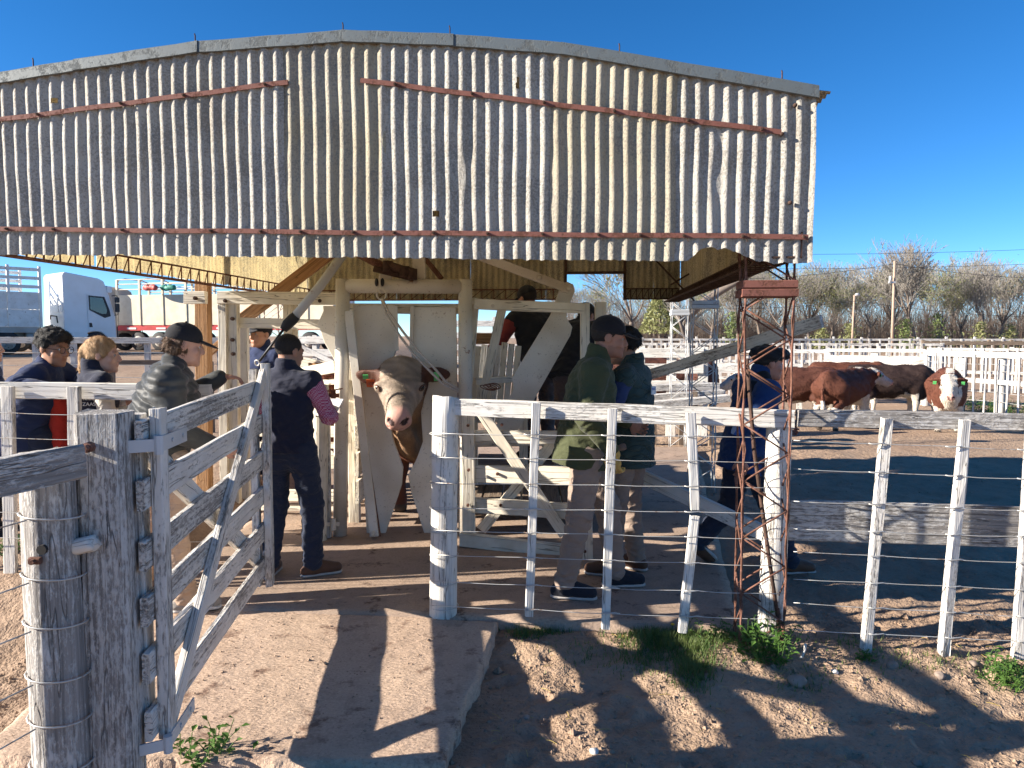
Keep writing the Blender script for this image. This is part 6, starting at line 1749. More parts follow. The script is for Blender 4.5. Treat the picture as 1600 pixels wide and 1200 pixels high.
def truck_cab(label, origin, hd, s, paint, name='truck'):
    """origin: ground point under the right rear corner of the cab; local x right, y forward"""
    mw = Matrix.Translation(V(origin)) @ Matrix.Rotation(R(hd), 4, 'Z') @ Matrix.Scale(s, 4)
    t = thing(name, origin, label, 'truck')
    prof = [(0, 0.62), (0, 3.62), (0.10, 3.74), (1.55, 3.52), (1.78, 3.40), (1.92, 3.0), (2.25, 1.75), (2.28, 0.7), (2.2, 0.5), (1.95, 0.5), (1.85, 0.75), (1.6, 0.98), (1.3, 1.02), (1.0, 0.95), (0.75, 0.7), (0.65, 0.62)]
    mb = MB()
    n = len(prof)
    ins = lambda z: 0.0 if z < 2.9 else 0.05 * (z - 2.9) / 0.8
    vs = [mw @ V((-ins(z), y, z)) for y, z in prof] + [mw @ V((-2.45 + ins(z), y, z)) for y, z in prof]
    mb.add(vs, [tuple(range(n)), tuple(range(2 * n - 1, n - 1, -1))] + [(i, n + i, n + (i + 1) % n, (i + 1) % n) for i in range(n)])
    bo = mb.build('cab_body', paint, t); bv = bo.modifiers.new('bevel', 'BEVEL'); bv.width = 0.05; bv.segments = 3; bv.limit_method = 'ANGLE'
    def P(x, y, z): return mw @ V((x, y, z))
    def flat(nm, pts, x, th, mat, par=t):
        mb = MB(); k = len(pts)
        vs = [P(x, y, z) for y, z in pts] + [P(x + th, y, z) for y, z in pts]
        mb.add(vs, [tuple(range(k - 1, -1, -1)), tuple(range(k, 2 * k))] + [(i, (i + 1) % k, k + (i + 1) % k, k + i) for i in range(k)])
        return mb.build(nm, mat, par)
    d = flat('door', [(1.02, 1.06), (1.02, 2.78), (1.72, 2.78), (1.88, 2.72), (2.16, 1.78), (2.16, 1.1), (1.5, 1.12)], 0.002, 0.018, paint)
    flat('window_frame', [(1.08, 2.02), (1.06, 2.70), (1.76, 2.66), (1.98, 2.02), (2.02, 1.75), (1.75, 1.66)], 0.022, 0.012, M['black'], d)
    flat('window_pane', [(1.13, 2.05), (1.11, 2.63), (1.68, 2.60), (1.86, 2.02), (1.82, 1.86), (1.62, 1.85)], 0.036, 0.006, M['glass'], d)
    flat('door_handle', [(1.06, 1.22), (1.06, 1.42), (1.16, 1.42), (1.2, 1.22)], 0.022, 0.02, M['black'], d)
    flat('side_skirt', [(0.05, 0.7), (0.05, 1.0), (0.9, 1.0), (1.0, 0.85), (0.9, 0.72)], 0.004, 0.02, paint)
    mb = MB()
    for z0, z1 in ((1.95, 2.35), (2.4, 2.65)): mb.box(mw @ Matrix.Translation((0.16, 2.28, (z0 + z1) / 2)), 0.2, 0.14, z1 - z0, 0, 0.03)
    mb.tube([P(0.0, 2.1, 2.72), P(0.14, 2.26, 2.74), P(0.18, 2.3, 2.6)], 0.02, 6); mb.tube([P(0.0, 2.2, 1.8), P(0.14, 2.3, 1.82), P(0.18, 2.3, 1.95)], 0.02, 6)
    mb.build('side_mirror', M['black'], t)
    mb = MB(); mb.box(mw @ Matrix.Translation((-0.06, 2.0, 3.02)), 0.2, 0.22, 0.3, 0, 0.04); mb.build('sun_visor', paint, t)
    flat('front_marker', [(2.30, 0.75), (2.30, 1.25), (2.34, 1.25), (2.34, 0.75)], -0.05, 0.04, M['black'])
    # rear wall details
    for x0, x1, z0, z1 in ((-0.5, -0.12, 1.9, 2.55), (-1.1, -0.6, 1.9, 2.55), (-0.9, -0.4, 2.9, 3.3)):
        mb = MB(); mb.box(mw @ Matrix.Translation(((x0 + x1) / 2, -0.015, (z0 + z1) / 2)), x1 - x0, 0.03, z1 - z0, 0, 0.01); mb.build('rear_panel', paint, t)
    mb = MB(); mb.tube([P(-1.4, -0.1, 1.6), P(-0.9, -0.25, 1.75), P(-0.3, -0.2, 1.7), P(-0.2, -0.2, 1.4)], 0.03, 6); mb.tube([P(-0.4, -0.3, 1.0), P(-0.3, -0.4, 1.3), P(-0.6, -0.5, 1.25), P(-0.9, -0.9, 0.9)], 0.035, 6); mb.build('air_hose', M['black_rubber'], t, True)
    mb = MB(); mb.aabb((-2.0, -4.5, 0.65), (-1.7, 0.3, 0.95)); mb.aabb((-0.75, -4.5, 0.65), (-0.45, 0.3, 0.95)); mb.v = [tuple(mw @ V(v)) for v in mb.v]; mb.build('chassis', M['truck_grey'], t)
    mb = MB(); mb.tube([P(-0.25, -0.4, 0.72), P(-0.25, -1.5, 0.72)], 0.3, 16); mb.build('fuel_tank', M['truck_grey'], t, True)
    ax = mw.to_3x3() @ V((1, 0, 0))
    for y in (1.38, -2.6, -3.9):
        wheel(t, P(-0.17, y, 0.5), ax, 0.5 * s, 0.3 * s); wheel(t, P(-2.28, y, 0.5), -ax, 0.5 * s, 0.3 * s)
    return t, mw
og = px(104, 600, 34.0); zt_ = gz_base(og.x, 34)
tr1, mw1 = truck_cab('white truck cab with a dark side window, leftmost behind the onlookers', (og.x, 34.0, zt_), -40, 1.0, M['truck_white'])
t2o = px(150, 600, 39.0)
tr2, mw2 = truck_cab('grey truck cab behind the white cab', (t2o.x + 0.3, 39.0, gz_base(t2o.x, 39)), -42, 0.93, M['truck_grey'])
def livestock_box(label, mw, L, z0, zb, zt, W, paint, nb, posts, name, extra=None, hoops=False, base_mat=None, slat_top=True):
    t = thing(name, mw.translation, label, 'trailer')
    def P(x, y, z): return mw @ V((x, y, z))
    def bx(nm, lo, hi, mat, par=t, bev=0.01):
        mb = MB(); lo, hi = V(lo), V(hi); c = (lo + hi) / 2; d = hi - lo
        mb.box(mw @ Matrix.Translation(c), d.x, d.y, d.z, 0, bev); return mb.build(nm, mat, par)
    bx('deck', (-W, -L, z0 - 0.25), (0, 0, z0), base_mat or M['truck_grey'])
    n = posts
    for side in (0.0, -W):
        for i in range(n + 1):
            y = -L * i / n
            bx('stake', (side - 0.04, y - 0.05, z0), (side + 0.06, y + 0.05, zt), paint)
        for k in range(nb):
            z = z0 + (zb - z0) * (k + 0.5) / nb; hh = (zb - z0) / nb - 0.015
            for i in range(n):
                bx('side_board', (side - 0.02, -L * (i + 1) / n + 0.06, z - hh / 2), (side + 0.025, -L * i / n - 0.06, z + hh / 2), M['truck_board'] if slat_top else M['truck_cream'])
        if slat_top:
            for k in range(3):
                z = zb + (zt - zb) * (k + 0.6) / 3
                bx('upper_slat', (side - 0.02, -L, z - 0.07), (side + 0.025, 0, z + 0.07), paint)
        else:
            mb = MB()
            for z in (zb + (zt - zb) * 0.35, zb + (zt - zb) * 0.7, zt): mb.tube([P(side, 0, z), P(side, -L, z)], 0.03, 6)
            mb.build('top_rail', paint, t)
    for k in range(nb):
        z = z0 + (zb - z0) * (k + 0.5) / nb; hh = (zb - z0) / nb - 0.015
        bx('end_board', (-W + 0.05, -L - 0.02, z - hh / 2), (-0.05, -L + 0.02, z + hh / 2), M['truck_board'])
        bx('front_board', (-W + 0.05, -0.02, z - hh / 2), (-0.05, 0.02, z + hh / 2), M['truck_board'])
    if hoops:
        for i in range(n + 1):
            y = -L * i / n; mb = MB(); mb.tube([P(0, y, zt - 0.25), P(-0.15, y, zt), P(-0.6, y, zt + 0.1), P(-W + 0.6, y, zt + 0.1), P(-W + 0.15, y, zt), P(-W, y, zt - 0.25)], 0.035, 6); mb.build('hoop', paint, t, True)
    ax = mw.to_3x3() @ V((1, 0, 0))
    for y in (-L + 1.2, -L + 2.45, -L + 3.7, -1.3):
        wheel(t, P(-0.15, y, 0.5), ax, 0.5, 0.3); wheel(t, P(-W + 0.15, y, 0.5), -ax, 0.5, 0.3)
    return t
mwt = mw1 @ Matrix.Translation((0.05, -0.95, 0))
livestock_box('dirty white slat-sided livestock trailer behind the white cab', mwt, 11.0, 1.2, 2.75, 3.9, 2.55, M['truck_board'], 2, 9, 'livestock_trailer')
# stake trailer, broadside
a_ = px(522, 600, 37.0); b_ = px(188, 600, 39.5)
zz_ = gz_base(-14, 38)
hd2 = math.degrees(math.atan2(-(a_.x - b_.x), (a_.y - b_.y)))
mws = Matrix.Translation(V((a_.x, a_.y, zz_))) @ Matrix.Rotation(R(hd2), 4, 'Z')
L2 = math.hypot(a_.x - b_.x, a_.y - b_.y)
st = livestock_box('cream stake-sided trailer on a red chassis with open top hoops', mws, L2, 1.35, 2.95, 3.75, 2.5, M['truck_cream'], 1, 9, 'livestock_trailer', hoops=True, base_mat=M['truck_red'], slat_top=False)
mb = MB(); mb.box(mws @ Matrix.Translation((0.05, -L2 / 2, 1.18)), 0.06, L2, 0.22, 0, 0.01); mb.build('red_side_rail', M['truck_red'], st)
for k in range(7):
    mb = MB(); mb.box(mws @ Matrix.Translation((0.09, -L2 * (k + 0.5) / 7, 1.18)), 0.02, 0.55, 0.09); mb.build('reflector_strip', M['white_plain'], st)
for nm, xx, mt, lb in (('rolled_tarpaulin', 235, M['bundle_red'], 'red rolled tarpaulin on top of the stake-sided trailer'), ('rolled_tarpaulin', 263, M['bundle_green'], 'green rolled tarpaulin on top of the stake-sided trailer')):
    c = px(xx, 449.5, 38.5); S = Solid(); S.cap(c + V((-0.3, 0.1, 0)), c + V((0.3, -0.1, 0)), 0.15, 0.14, 0.05); S.noise(0.02, 9); Pq, Fq = S.mesh(0.04)
    S0 = thing(nm, c, lb, 'tarpaulin'); link('roll', npmesh('roll', Pq, Fq, mt), S0)
    mb = MB(); mb.tube([c + V((-0.12, -0.16, 0.1)), c + V((-0.12, 0, 0.17)), c + V((-0.12, 0.16, 0.1))], 0.02, 5); mb.build('strap', M['black'], S0)

# ================================================================== trees
def seg_mesh(name, segs, mat, n=3):
    a = np.array([s[0] for s in segs], np.float32); b = np.array([s[1] for s in segs], np.float32)
    r0 = np.array([s[2] for s in segs], np.float32); r1 = np.array([s[3] for s in segs], np.float32)
    d = b - a; d /= (np.linalg.norm(d, axis=1)[:, None] + 1e-9)
    ref = np.where(np.abs(d[:, 2:3]) < 0.9, np.array([[0, 0, 1.0]]), np.array([[1.0, 0, 0]]))
    u = np.cross(d, ref); u /= (np.linalg.norm(u, axis=1)[:, None] + 1e-9); w = np.cross(d, u)
    vs = []
    for k in range(n):
        q = 2 * math.pi * k / n; o = u * math.cos(q) + w * math.sin(q)
        vs.append(a + o * r0[:, None]); vs.append(b + o * r1[:, None])
    Vv = np.stack(vs, 1).reshape(-1, 3); base = np.arange(len(segs))[:, None] * (2 * n)
    fs = [np.concatenate([base + 2 * k, base + 2 * ((k + 1) % n), base + 2 * ((k + 1) % n) + 1, base + 2 * k + 1], 1) for k in range(n)]
    return npmesh(name, Vv, np.concatenate(fs, 0), mat, True)
def leaf_mesh(name, pts, size, mat, rng):
    n = len(pts); c = np.array(pts, np.float32)
    a = rng.normal(size=(n, 3)); a /= np.linalg.norm(a, axis=1)[:, None]; b = np.cross(a, rng.normal(size=(n, 3))); b /= np.linalg.norm(b, axis=1)[:, None]
    s = size * rng.uniform(0.6, 1.3, (n, 1))
    Vv = np.stack([c - a * s, c + b * s * 0.45, c + a * s, c - b * s * 0.45], 1).reshape(-1, 3)
    return npmesh(name, Vv, np.arange(4 * n).reshape(n, 4), mat, False)
def tree_data(seed, H, spread, limbs, depth, leafy=0, lean=0.0, r0=0.22, twigr=0.012):
    rng = random.Random(seed); nr = np.random.RandomState(seed)
    thick, thin, tips = [], [], []
    def grow(p, d, L, r, lev):
        k = 3 if lev < 3 else 2
        for i in range(k):
            d2 = (d + V((rng.gauss(0, 0.10), rng.gauss(0, 0.10), rng.gauss(0, 0.06) + (0.10 if lev > 0 else 0)))).normalized()
            q = p + d2 * (L / k); rr = max(twigr * 0.6, r * (1 - 0.22 * (i + 1) / k * (1.5 if lev else 1)))
            (thick if r > 0.05 else thin).append((tuple(p), tuple(q), r, rr))
            if 0 < lev < depth and i < k - 1 and rng.random() < 0.75:
                side(q, d2, L, rr, lev)
            p, d, r = q, d2, rr
        if lev < depth:
            for _ in range(limbs if lev == 0 else rng.choice((2, 3, 3))):
                side(p, d, L, r, lev)
        else: tips.append(tuple(p))
    def side(p, d, L, r, lev):
        az = rng.uniform(0, 2 * math.pi); o = V((math.cos(az), math.sin(az), 0))
        ang = rng.uniform(0.25, 0.75) * spread
        d2 = (d * math.cos(ang) + o * math.sin(ang)).normalized()
        if d2.z < 0.05: d2.z = 0.1; d2.normalize()
        grow(p, d2, L * rng.uniform(0.58, 0.82), max(twigr, r * rng.uniform(0.45, 0.65)), lev + 1)
    grow(V((0, 0, -0.2)), V((lean, 0, 1)).normalized(), H * 0.24, r0, 0)
    trunk = seg_mesh('trunk', thick, M['bark'], 6)
    crown = seg_mesh('crown', thin, M['twig'], 3)
    lv = None
    if leafy:
        pts = []
        for _ in range(leafy):
            t = tips[rng.randrange(len(tips))]; pts.append((t[0] + rng.gauss(0, 0.25), t[1] + rng.gauss(0, 0.25), t[2] + rng.gauss(-0.1, 0.3)))
        lv = leaf_mesh('foliage', pts, 0.075, M['leaf_pale'], nr)
    return trunk, crown, lv
TV = [tree_data(11, 11.5, 1.15, 5, 5, 1800, twigr=0.016), tree_data(23, 12.5, 1.0, 7, 5, 0, twigr=0.016), tree_data(37, 10.5, 1.2, 6, 5, 3600, twigr=0.016), tree_data(41, 11.5, 0.9, 8, 5, 900, twigr=0.016)]
def tree(label, x, y, var, s, rz, group='bare trees of the tree line'):
    tk, cw, lv = TV[var]
    g = gz_base(x, y)
    mw = Matrix.Translation((x, y, g)) @ Matrix.Rotation(rz, 4, 'Z') @ Matrix.Scale(s, 4)
    t = thing('bare_tree', (x, y, g), label, 'tree', group)
    link('trunk', tk, t, mw); c = link('crown', cw, t, mw)
    if lv: link('foliage', lv, c, mw)
    return t
ORD = ['first', 'second', 'third', 'fourth', 'fifth', 'sixth', 'seventh', 'eighth', 'ninth', 'tenth', 'eleventh', 'twelfth', 'thirteenth', 'fourteenth', 'fifteenth', 'sixteenth', 'seventeenth', 'eighteenth']
row = [(1622, 74, 1, 1.18, 0.3), (1560, 80, 3, 1.05, 1.2), (1535, 72, 1, 0.98, 2.0), (1500, 78, 2, 0.90, 0.5), (1462, 74, 2, 1.0, 2.7), (1430, 70, 1, 1.20, 4.0), (1392, 76, 3, 1.02, 5.1), (1352, 72, 0, 0.88, 1.9),
       (1322, 80, 1, 0.92, 0.9), (1295, 72, 2, 0.85, 3.3), (1262, 74, 3, 0.98, 2.2), (1225, 70, 0, 0.95, 5.6), (1190, 78, 1, 0.95, 4.4), (1150, 74, 3, 0.92, 0.1), (1110, 80, 2, 0.95, 1.4), (1020, 82, 2, 0.95, 3.8), (940, 90, 0, 0.95, 2.9), (880, 95, 3, 0.9, 1.0)]
for k, (x, Y, var, s, rz) in enumerate(row):
    tree('%s bare grey tree from the right end of the tree line' % ORD[k], gx_(x, Y), Y, var, s * 1.04, rz)
row2 = [(1590, 100, 2, 1.15, 0.7), (1545, 104, 1, 1.2, 1.9), (1490, 98, 3, 1.2, 3.0), (1445, 106, 0, 1.2, 4.2), (1405, 100, 2, 1.15, 5.2), (1370, 104, 1, 1.15, 0.2), (1300, 100, 3, 1.1, 1.1), (1245, 104, 2, 1.15, 2.4), (1205, 98, 0, 1.15, 3.7), (1165, 102, 1, 1.1, 0.9), (1128, 98, 2, 1.15, 4.9), (1085, 104, 3, 1.1, 2.0)]
for k, (x, Y, var, s, rz) in enumerate(row2):
    tree('%s farther bare tree from the right, in the row behind the tree line' % ORD[k], gx_(x, Y), Y, var, s * 1.22, rz, 'bare trees of the back row')
tree('bare tree with a stout trunk seen through the gable opening', gx_(978, 42), 42, 0, 0.95, 2.2, None)
# stout leaning tree right of the grey columns
big = thing('leaning_tree', (gx_(1066, 36), 36, 0), 'dark stout tree with one long limb leaning right behind the grey columns', 'tree')
tk, cw, _ = tree_data(77, 8.5, 1.0, 4, 4, 0, 0.02, 0.42)
link('trunk', tk, big, Matrix.Translation((gx_(1066, 36), 36, 0)) @ Matrix.Scale(0.8, 4)); link('crown', cw, big, Matrix.Translation((gx_(1066, 36), 36, 0)) @ Matrix.Scale(0.8, 4))
mb = MB(); mb.tube([px(1066, 505, 36), px(1090, 478, 35.8), px(1130, 452, 35.4), px(1180, 425, 35), px(1230, 408, 34.5)], [0.24, 0.22, 0.18, 0.12, 0.05], 8); mb.build('limb', M['bark'], big, True)
# brush under the trees
rng = random.Random(9); segs = []
for i in range(9000):
    Y = rng.uniform(80, 108); x = rng.uniform(gx_(860, Y), gx_(1720, Y)); hgt = rng.uniform(0.8, 5.0) * (1 if rng.random() < 0.8 else 1.5)
    g = 0.1; lean = rng.gauss(0, 0.16)
    segs.append(((x, Y, g), (x + lean * hgt, Y + rng.gauss(0, 0.1), g + hgt), rng.uniform(0.012, 0.05), 0.008))
    segs.append(((x + lean * hgt * 0.5, Y, g + hgt * 0.5), (x + (lean * 0.5 + rng.gauss(0, 0.4)) * hgt, Y, g + hgt * rng.uniform(0.7, 1.1)), 0.015, 0.006))
tag(link('brush', seg_mesh('brush', segs, M['brush'], 3)), 'tangle of bare brown brush under the tree line', 'brush', kind='stuff')
segs = []
for i in range(9000):
    Y = rng.uniform(84, 112); x = rng.uniform(gx_(860, Y), gx_(1720, Y)); z0 = rng.uniform(0.5, 6.0); L_ = rng.uniform(0.6, 2.2); le = rng.gauss(0, 0.5)
    segs.append(((x, Y, z0), (x + le * L_, Y + rng.gauss(0, 0.3), z0 + L_), rng.uniform(0.012, 0.03), 0.008))
tag(link('twig_thicket', seg_mesh('twig_thicket', segs, M['twig'], 3)), 'hazy thicket of pale twigs filling the gaps of the tree line', 'thicket', kind='stuff')
# green shrubs among the trunks
nr = np.random.RandomState(5)
for k, (x, Y, hh, lb) in enumerate([(1520 - 60, 70, 3.6, 'bright green shrub among trunks left of the right-hand trees'), (1527, 69, 2.8, 'bright green shrub near the right edge of the tree line'), (1412, 69, 3.0, 'bright green shrub beside the tall utility pole'), (1282, 69, 2.2, 'bright green shrub left of the short utility pole'), (1142, 66, 3.6, 'bright green shrub behind the rusty column'), (1575, 70, 2.6, 'low green shrub nearest the right edge of the tree line'), (1326, 68, 2.6, 'pale green shrub at the foot of the short utility pole')]):
    x0 = gx_(x, Y); pts = []
    for i in range(650):
        t = nr.uniform(0, 1) ** 1.5; rad = 1.3 * (1 - t * 0.75) * abs(nr.normal(0, 0.7)) + 0.05; q = nr.uniform(0, 6.283)
        pts.append((x0 + rad * math.cos(q), Y + rad * math.sin(q), 0.2 + t * hh))
    t = thing('green_shrub', (x0, Y, 0.1), lb, 'shrub')
    link('foliage', leaf_mesh('foliage', pts, 0.13, M['leaf_green'] if k in (0, 2, 4) else M['leaf_pale'], nr), t)
    mb = MB(); mb.tube([(x0, Y, 0), (x0 + 0.1, Y, hh * 0.5), (x0, Y, hh * 0.9)], [0.07, 0.05, 0.01], 6); mb.build('stem', M['bark'], t)
# near pine-like tree behind the opening
xx = gx_(1030, 58); pts = []
for i in range(2600):
    t = nr.uniform(0.15, 1); rad = 1.9 * (1.1 - t) * nr.uniform(0.2, 1) ** 0.5; q = nr.uniform(0, 6.283); pts.append((xx + rad * math.cos(q), 58 + rad * math.sin(q), 1.2 + t * 4.4))
pt_ = thing('pale_green_tree', (xx, 58, 0.1), 'small pale green tree behind the grey lattice columns', 'tree')
link('crown', leaf_mesh('foliage', pts, 0.14, M['leaf_pale'], nr), pt_); mb = MB(); mb.tube([(xx, 58, 0), (xx, 58, 3), (xx, 58, 5)], [0.12, 0.09, 0.03], 7); mb.build('trunk', M['bark'], pt_)

# ================================================================== poles and lines
def upole(label, x0, y0, x1, y1, Y, r):
    a = px(x1, y1, Y); b = px(x0, y0, Y)
    t = thing('utility_pole', (a.x, Y, 0), label, 'utility pole')
    mb = MB(); mb.tube([V((a.x, Y, -0.3)), b], [r * 1.2, r * 0.85], 10); mb.build('shaft', M['wood_pole'], t, True)
    return t, b
t, b = upole('tall utility pole with a small crossarm box in front of the trees', 1398, 408, 1394, 535, 55, 0.10)
mb = MB(); c = px(1396, 441, 54.8); mb.aabb(c + V((-0.35, -0.05, -0.08)), c + V((0.15, 0.05, 0.06)), 0, 0.01); mb.build('crossarm', M['steel_grey'], t); mb = MB(); mb.tube([c + V((-0.25, 0, 0)), c + V((-0.25, 0, 0.45))], 0.09, 8); mb.build('transformer', M['steel_grey'], t, True)
t, b2 = upole('short utility pole with a lamp head left of the tall one', 1335, 461, 1331, 535, 58, 0.08)
mb = MB(); mb.ball(b2 + V((0.18, -0.1, 0.02)), (0.2, 0.12, 0.13)); mb.build('lamp_head', M['steel_grey'], t, True)
for lb, a, c_, sag, Y in [('upper thin power line across the sky', (900, 392), (1750, 383), 0.5, 62), ('second power line just above the tree tops', (900, 414), (1750, 406), 0.5, 62), ('third power line meeting the top of the tall pole', (1000, 432), (1398, 412), 0.6, 56), ('fourth power line running right from the tall pole', (1398, 412), (1750, 432), 0.5, 55), ('dark service line crossing the trunks', (1000, 478), (1340, 470), 0.4, 57), ('dark service line running right across the tree trunks', (1340, 470), (1750, 494), 0.5, 56)]:
    A, B = px(a[0], a[1], Y), px(c_[0], c_[1], Y)
    pts = [A.lerp(B, i / 14) - V((0, 0, sag * 4 * (i / 14) * (1 - i / 14))) for i in range(15)]
    t = thing('power_line', A, lb, 'power line'); mb = MB(); mb.tube(pts, 0.014, 4); mb.build('cable', M['black'], t, True)

# ================================================================== small things on the ground
nr = np.random.RandomState(12)
def weed(label, x, y, hgt, rad, n, kind='weed', z=None):
    p = gp(x, y, -0.05); g = gz(p.x, p.y)
    t = thing('weed_plant', (p.x, p.y, g), label, 'plant')
    vs, fs = [], []
    st_v = MB()
    for i in range(n):
        az = nr.uniform(0, 6.283); tilt = abs(nr.normal(0.5, 0.35)); L = hgt * nr.uniform(0.5, 1.1)
        d = np.array([math.cos(az) * math.sin(tilt), math.sin(az) * math.sin(tilt), math.cos(tilt)])
        o = np.array([p.x, p.y, g]) + np.array([nr.normal(0, rad * 0.35), nr.normal(0, rad * 0.35), -0.01])
        tip = o + d * L
        st_v.tube([o, o + d * L * 0.5 + np.array([0, 0, 0.01]), tip], 0.0018, 4)
        for k in range(5):
            c = o + d * L * (0.25 + 0.19 * k); a2 = nr.uniform(0, 6.283); ll = 0.028 * nr.uniform(0.7, 1.5) * (hgt / 0.13) ** 0.5
            e = np.array([math.cos(a2), math.sin(a2), nr.uniform(0.0, 0.8)]); e /= np.linalg.norm(e); s_ = np.cross(e, [0, 0, 1.0]); s_ /= np.linalg.norm(s_)
            b = len(vs); m = c + e * ll * 0.5 + np.array([0, 0, 0.004])
            vs += [c, m + s_ * ll * 0.3, c + e * ll - np.array([0, 0, 0.006]), m - s_ * ll * 0.3]; fs.append((b, b + 1, b + 2, b + 3))
    link('leaves', npmesh('leaves', np.array(vs), np.array(fs), M[kind], False), t)['kind'] = 'stuff'
    st_v.build('stems', M['weed'], t)['kind'] = 'stuff'
for a in [('leafy weed at the very bottom left corner of the concrete apron', 318, 1192, 0.17, 0.10, 26), ('large bright weed clump inside the foot of the rusty column', 1200, 1030, 0.20, 0.14, 50), ('shaded weed clump left of the rusty column foot', 1130, 998, 0.10, 0.2, 46), ('shaded weed clump behind the rusty column foot', 1195, 1000, 0.12, 0.14, 34), ('small weed at the foot of the leftmost leaning dropper', 1352, 1032, 0.07, 0.05, 14),
          ('sunlit weed clump by the right edge of the foreground', 1570, 1060, 0.14, 0.14, 40), ('weed at the base of the far left fence post', 16, 905, 0.12, 0.13, 30), ('low weed under the right-hand dropper gap', 1590, 1048, 0.09, 0.1, 22), ('sprig of green beside the plank walkway', 1034, 640, 0.3, 0.2, 16)]:
    weed(*a)
# verge weeds along the far pen fence
for k in range(9):
    x = 1505 + k * 13; weed('green weed tuft %s along the right pen fence, counted from the left' % ORD[k], x, 640 + 1.5 * k, 0.34, 0.4, 26)
# grass
vs, fs = [], []
def blade(x, y, hgt):
    g = gz(x, y); az = nr.uniform(0, 6.283); w = 0.003; bend = nr.uniform(0.2, 0.9) * hgt
    dx, dy = math.cos(az), math.sin(az); b = len(vs)
    vs.extend([(x - dy * w, y + dx * w, g), (x + dy * w, y - dx * w, g), (x + dx * bend, y + dy * bend, g + hgt)]); fs.append((b, b + 1, b + 2))
for (cx, cy, sx, sy, n, hh) in [(1050, 1000, 60, 20, 2200, 0.045), (1085, 1040, 30, 26, 1100, 0.045), (1010, 1020, 40, 22, 500, 0.035), (760, 975, 40, 8, 140, 0.03), (1420, 1040, 120, 14, 260, 0.03), (1250, 1060, 40, 14, 120, 0.03), (1000, 985, 26, 10, 300, 0.04), (850, 985, 40, 8, 350, 0.035), (820, 990, 25, 8, 160, 0.05), (1160, 1000, 50, 12, 600, 0.05), (1320, 1010, 60, 12, 120, 0.03), (930, 1020, 60, 20, 120, 0.03)]:
    for i in range(n):
        p = gp(nr.normal(cx, sx * 0.6), nr.normal(cy, sy * 0.6), -0.06); blade(p.x, p.y, hh * nr.uniform(0.5, 1.4))
tag(link('grass', npmesh('grass', np.array(vs), np.array(fs), M['grass'], False)), 'short sparse grass along the front of the wire fence', 'grass', kind='stuff')
# clods, straw and pebbles
vs, fs = [], []
oc = np.array([(1, 0, 0), (-1, 0, 0), (0, 1, 0), (0, -1, 0), (0, 0, 1), (0, 0, -1)], float); of = [(0, 2, 4), (2, 1, 4), (1, 3, 4), (3, 0, 4), (2, 0, 5), (1, 2, 5), (3, 1, 5), (0, 3, 5)]
for i in range(7500):
    if i < 5200: x, y = nr.uniform(-0.25, 4.0), nr.uniform(2.0, 4.4)
    elif i < 6400: x, y = nr.uniform(-2.6, -0.3), nr.uniform(2.9, 4.4)
    else: x, y = nr.uniform(1.4, 6.5), nr.uniform(4.2, 10)
    on = -2.1 < x < -0.2 and 2.95 < y < 4.4
    s = abs(nr.normal(0, 0.006)) + 0.0025
    if on: s *= 0.45
    if nr.uniform() < 0.012: s *= 2.3
    g = (0.0 - 0.010) if on else gz(x, y)
    b = len(vs); pts = oc * s * nr.uniform(0.6, 1.3, (6, 3)) * np.array([1, 1, 0.7]) + np.array([x, y, g + s * 0.2]); vs.extend(pts.tolist()); fs.extend([tuple(q + b for q in f) for f in of])
tag(link('soil_clods', npmesh('soil_clods', np.array(vs), np.array(fs), M['soil'], False)), 'loose clods of soil scattered over the yard', 'clods', kind='stuff')
st_s = MB()
for i in range(260):
    x, y = nr.uniform(-0.2, 3.6), nr.uniform(2.2, 4.3); g = gz(x, y) + 0.006; a = nr.uniform(0, 6.283); L = nr.uniform(0.02, 0.07)
    st_s.tube([(x, y, g), (x + math.cos(a) * L * .5, y + math.sin(a) * L * .5, g + 0.004), (x + math.cos(a) * L, y + math.sin(a) * L, g)], 0.0011, 4)
tag(st_s.build('straw', M['leaf_yellow']), 'dry straw scattered on the soil', 'straw', kind='stuff')
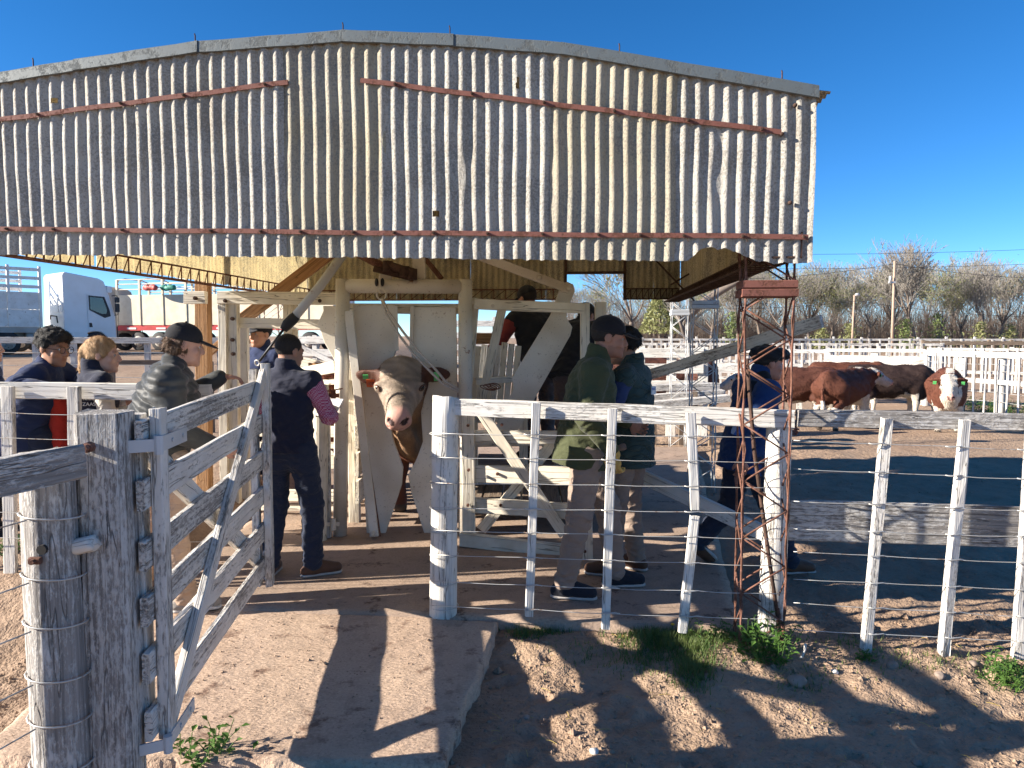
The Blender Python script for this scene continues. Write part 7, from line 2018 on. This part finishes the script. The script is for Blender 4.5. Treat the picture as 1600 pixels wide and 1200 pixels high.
def stone(label, x, y, r, mat, seed, fl=0.65):
    p = gp(x, y, -0.06); g = gz(p.x, p.y); S = Solid(); rr = random.Random(seed)
    S.ell((0, 0, 0), (r, r * rr.uniform(0.7, 1), r * fl), None, 0.01); S.ell((r * 0.3, r * 0.2, r * 0.1), (r * 0.7, r * 0.6, r * 0.5), None, 0.02); S.noise(r * 0.08, 2.2 / r, (1, 1, 1), seed)
    P, F = S.mesh(r / 9)
    o = link('stone', npmesh('stone', P, F, mat), None, Matrix.Translation((p.x, p.y, g + r * 0.3)) @ Matrix.Rotation(rr.uniform(0, 6), 4, 'Z'))
    return tag(o, label, 'stone')
for a in [('pale white stone lying on the dark soil of the foreground', 928, 1165, 0.017, M['bone'], 1), ('blue-grey stone in the lower right foreground', 1433, 1177, 0.013, M['stone'], 2), ('brown stone left of the leaning dropper foot', 1395, 1045, 0.028, M['stone'], 3), ('brown stone between the two leaning droppers', 1468, 1058, 0.026, M['stone'], 4), ('dark stone at the foot of the second leaning dropper', 1520, 1040, 0.02, M['stone'], 5), ('flat sunlit stone lump at the foot of the rusty column', 1245, 1062, 0.045, M['stone'], 6), ('small stone near the concrete apron edge', 822, 1110, 0.012, M['stone'], 7), ('small brown stone on the concrete apron near the shed floor', 493, 955, 0.016, M['stone'], 8), ('pebble right of the column foot', 1305, 1048, 0.013, M['bone'], 9)]:
    stone(*a)
sk = thing('bent_stick', gp(1255, 1030, -0.06), 'short pale bent stick standing in the soil right of the column foot', 'stick')
p = gp(1247, 1032, -0.06); mb = MB(); mb.tube([p, p + V((0.02, 0, 0.02)), p + V((0.035, 0, 0.06)), p + V((0.036, 0, 0.09))], 0.007, 8); mb.build('shaft', M['bone'], sk, True)
fw_ = thing('yellow_flower', gp(1051, 986, -0.05), 'tiny yellow flower in the grass below the broken dropper', 'flower'); p = gp(1051, 986, -0.04)
mb = MB(); mb.ball(p + V((0, 0, 0.04)), (0.012, 0.012, 0.006)); mb.build('petals', M['yellow_flower'], fw_, True); mb = MB(); mb.tube([p + V((0, 0, -0.02)), p + V((0, 0, 0.04))], 0.002, 5); mb.build('stem', M['weed'], fw_)
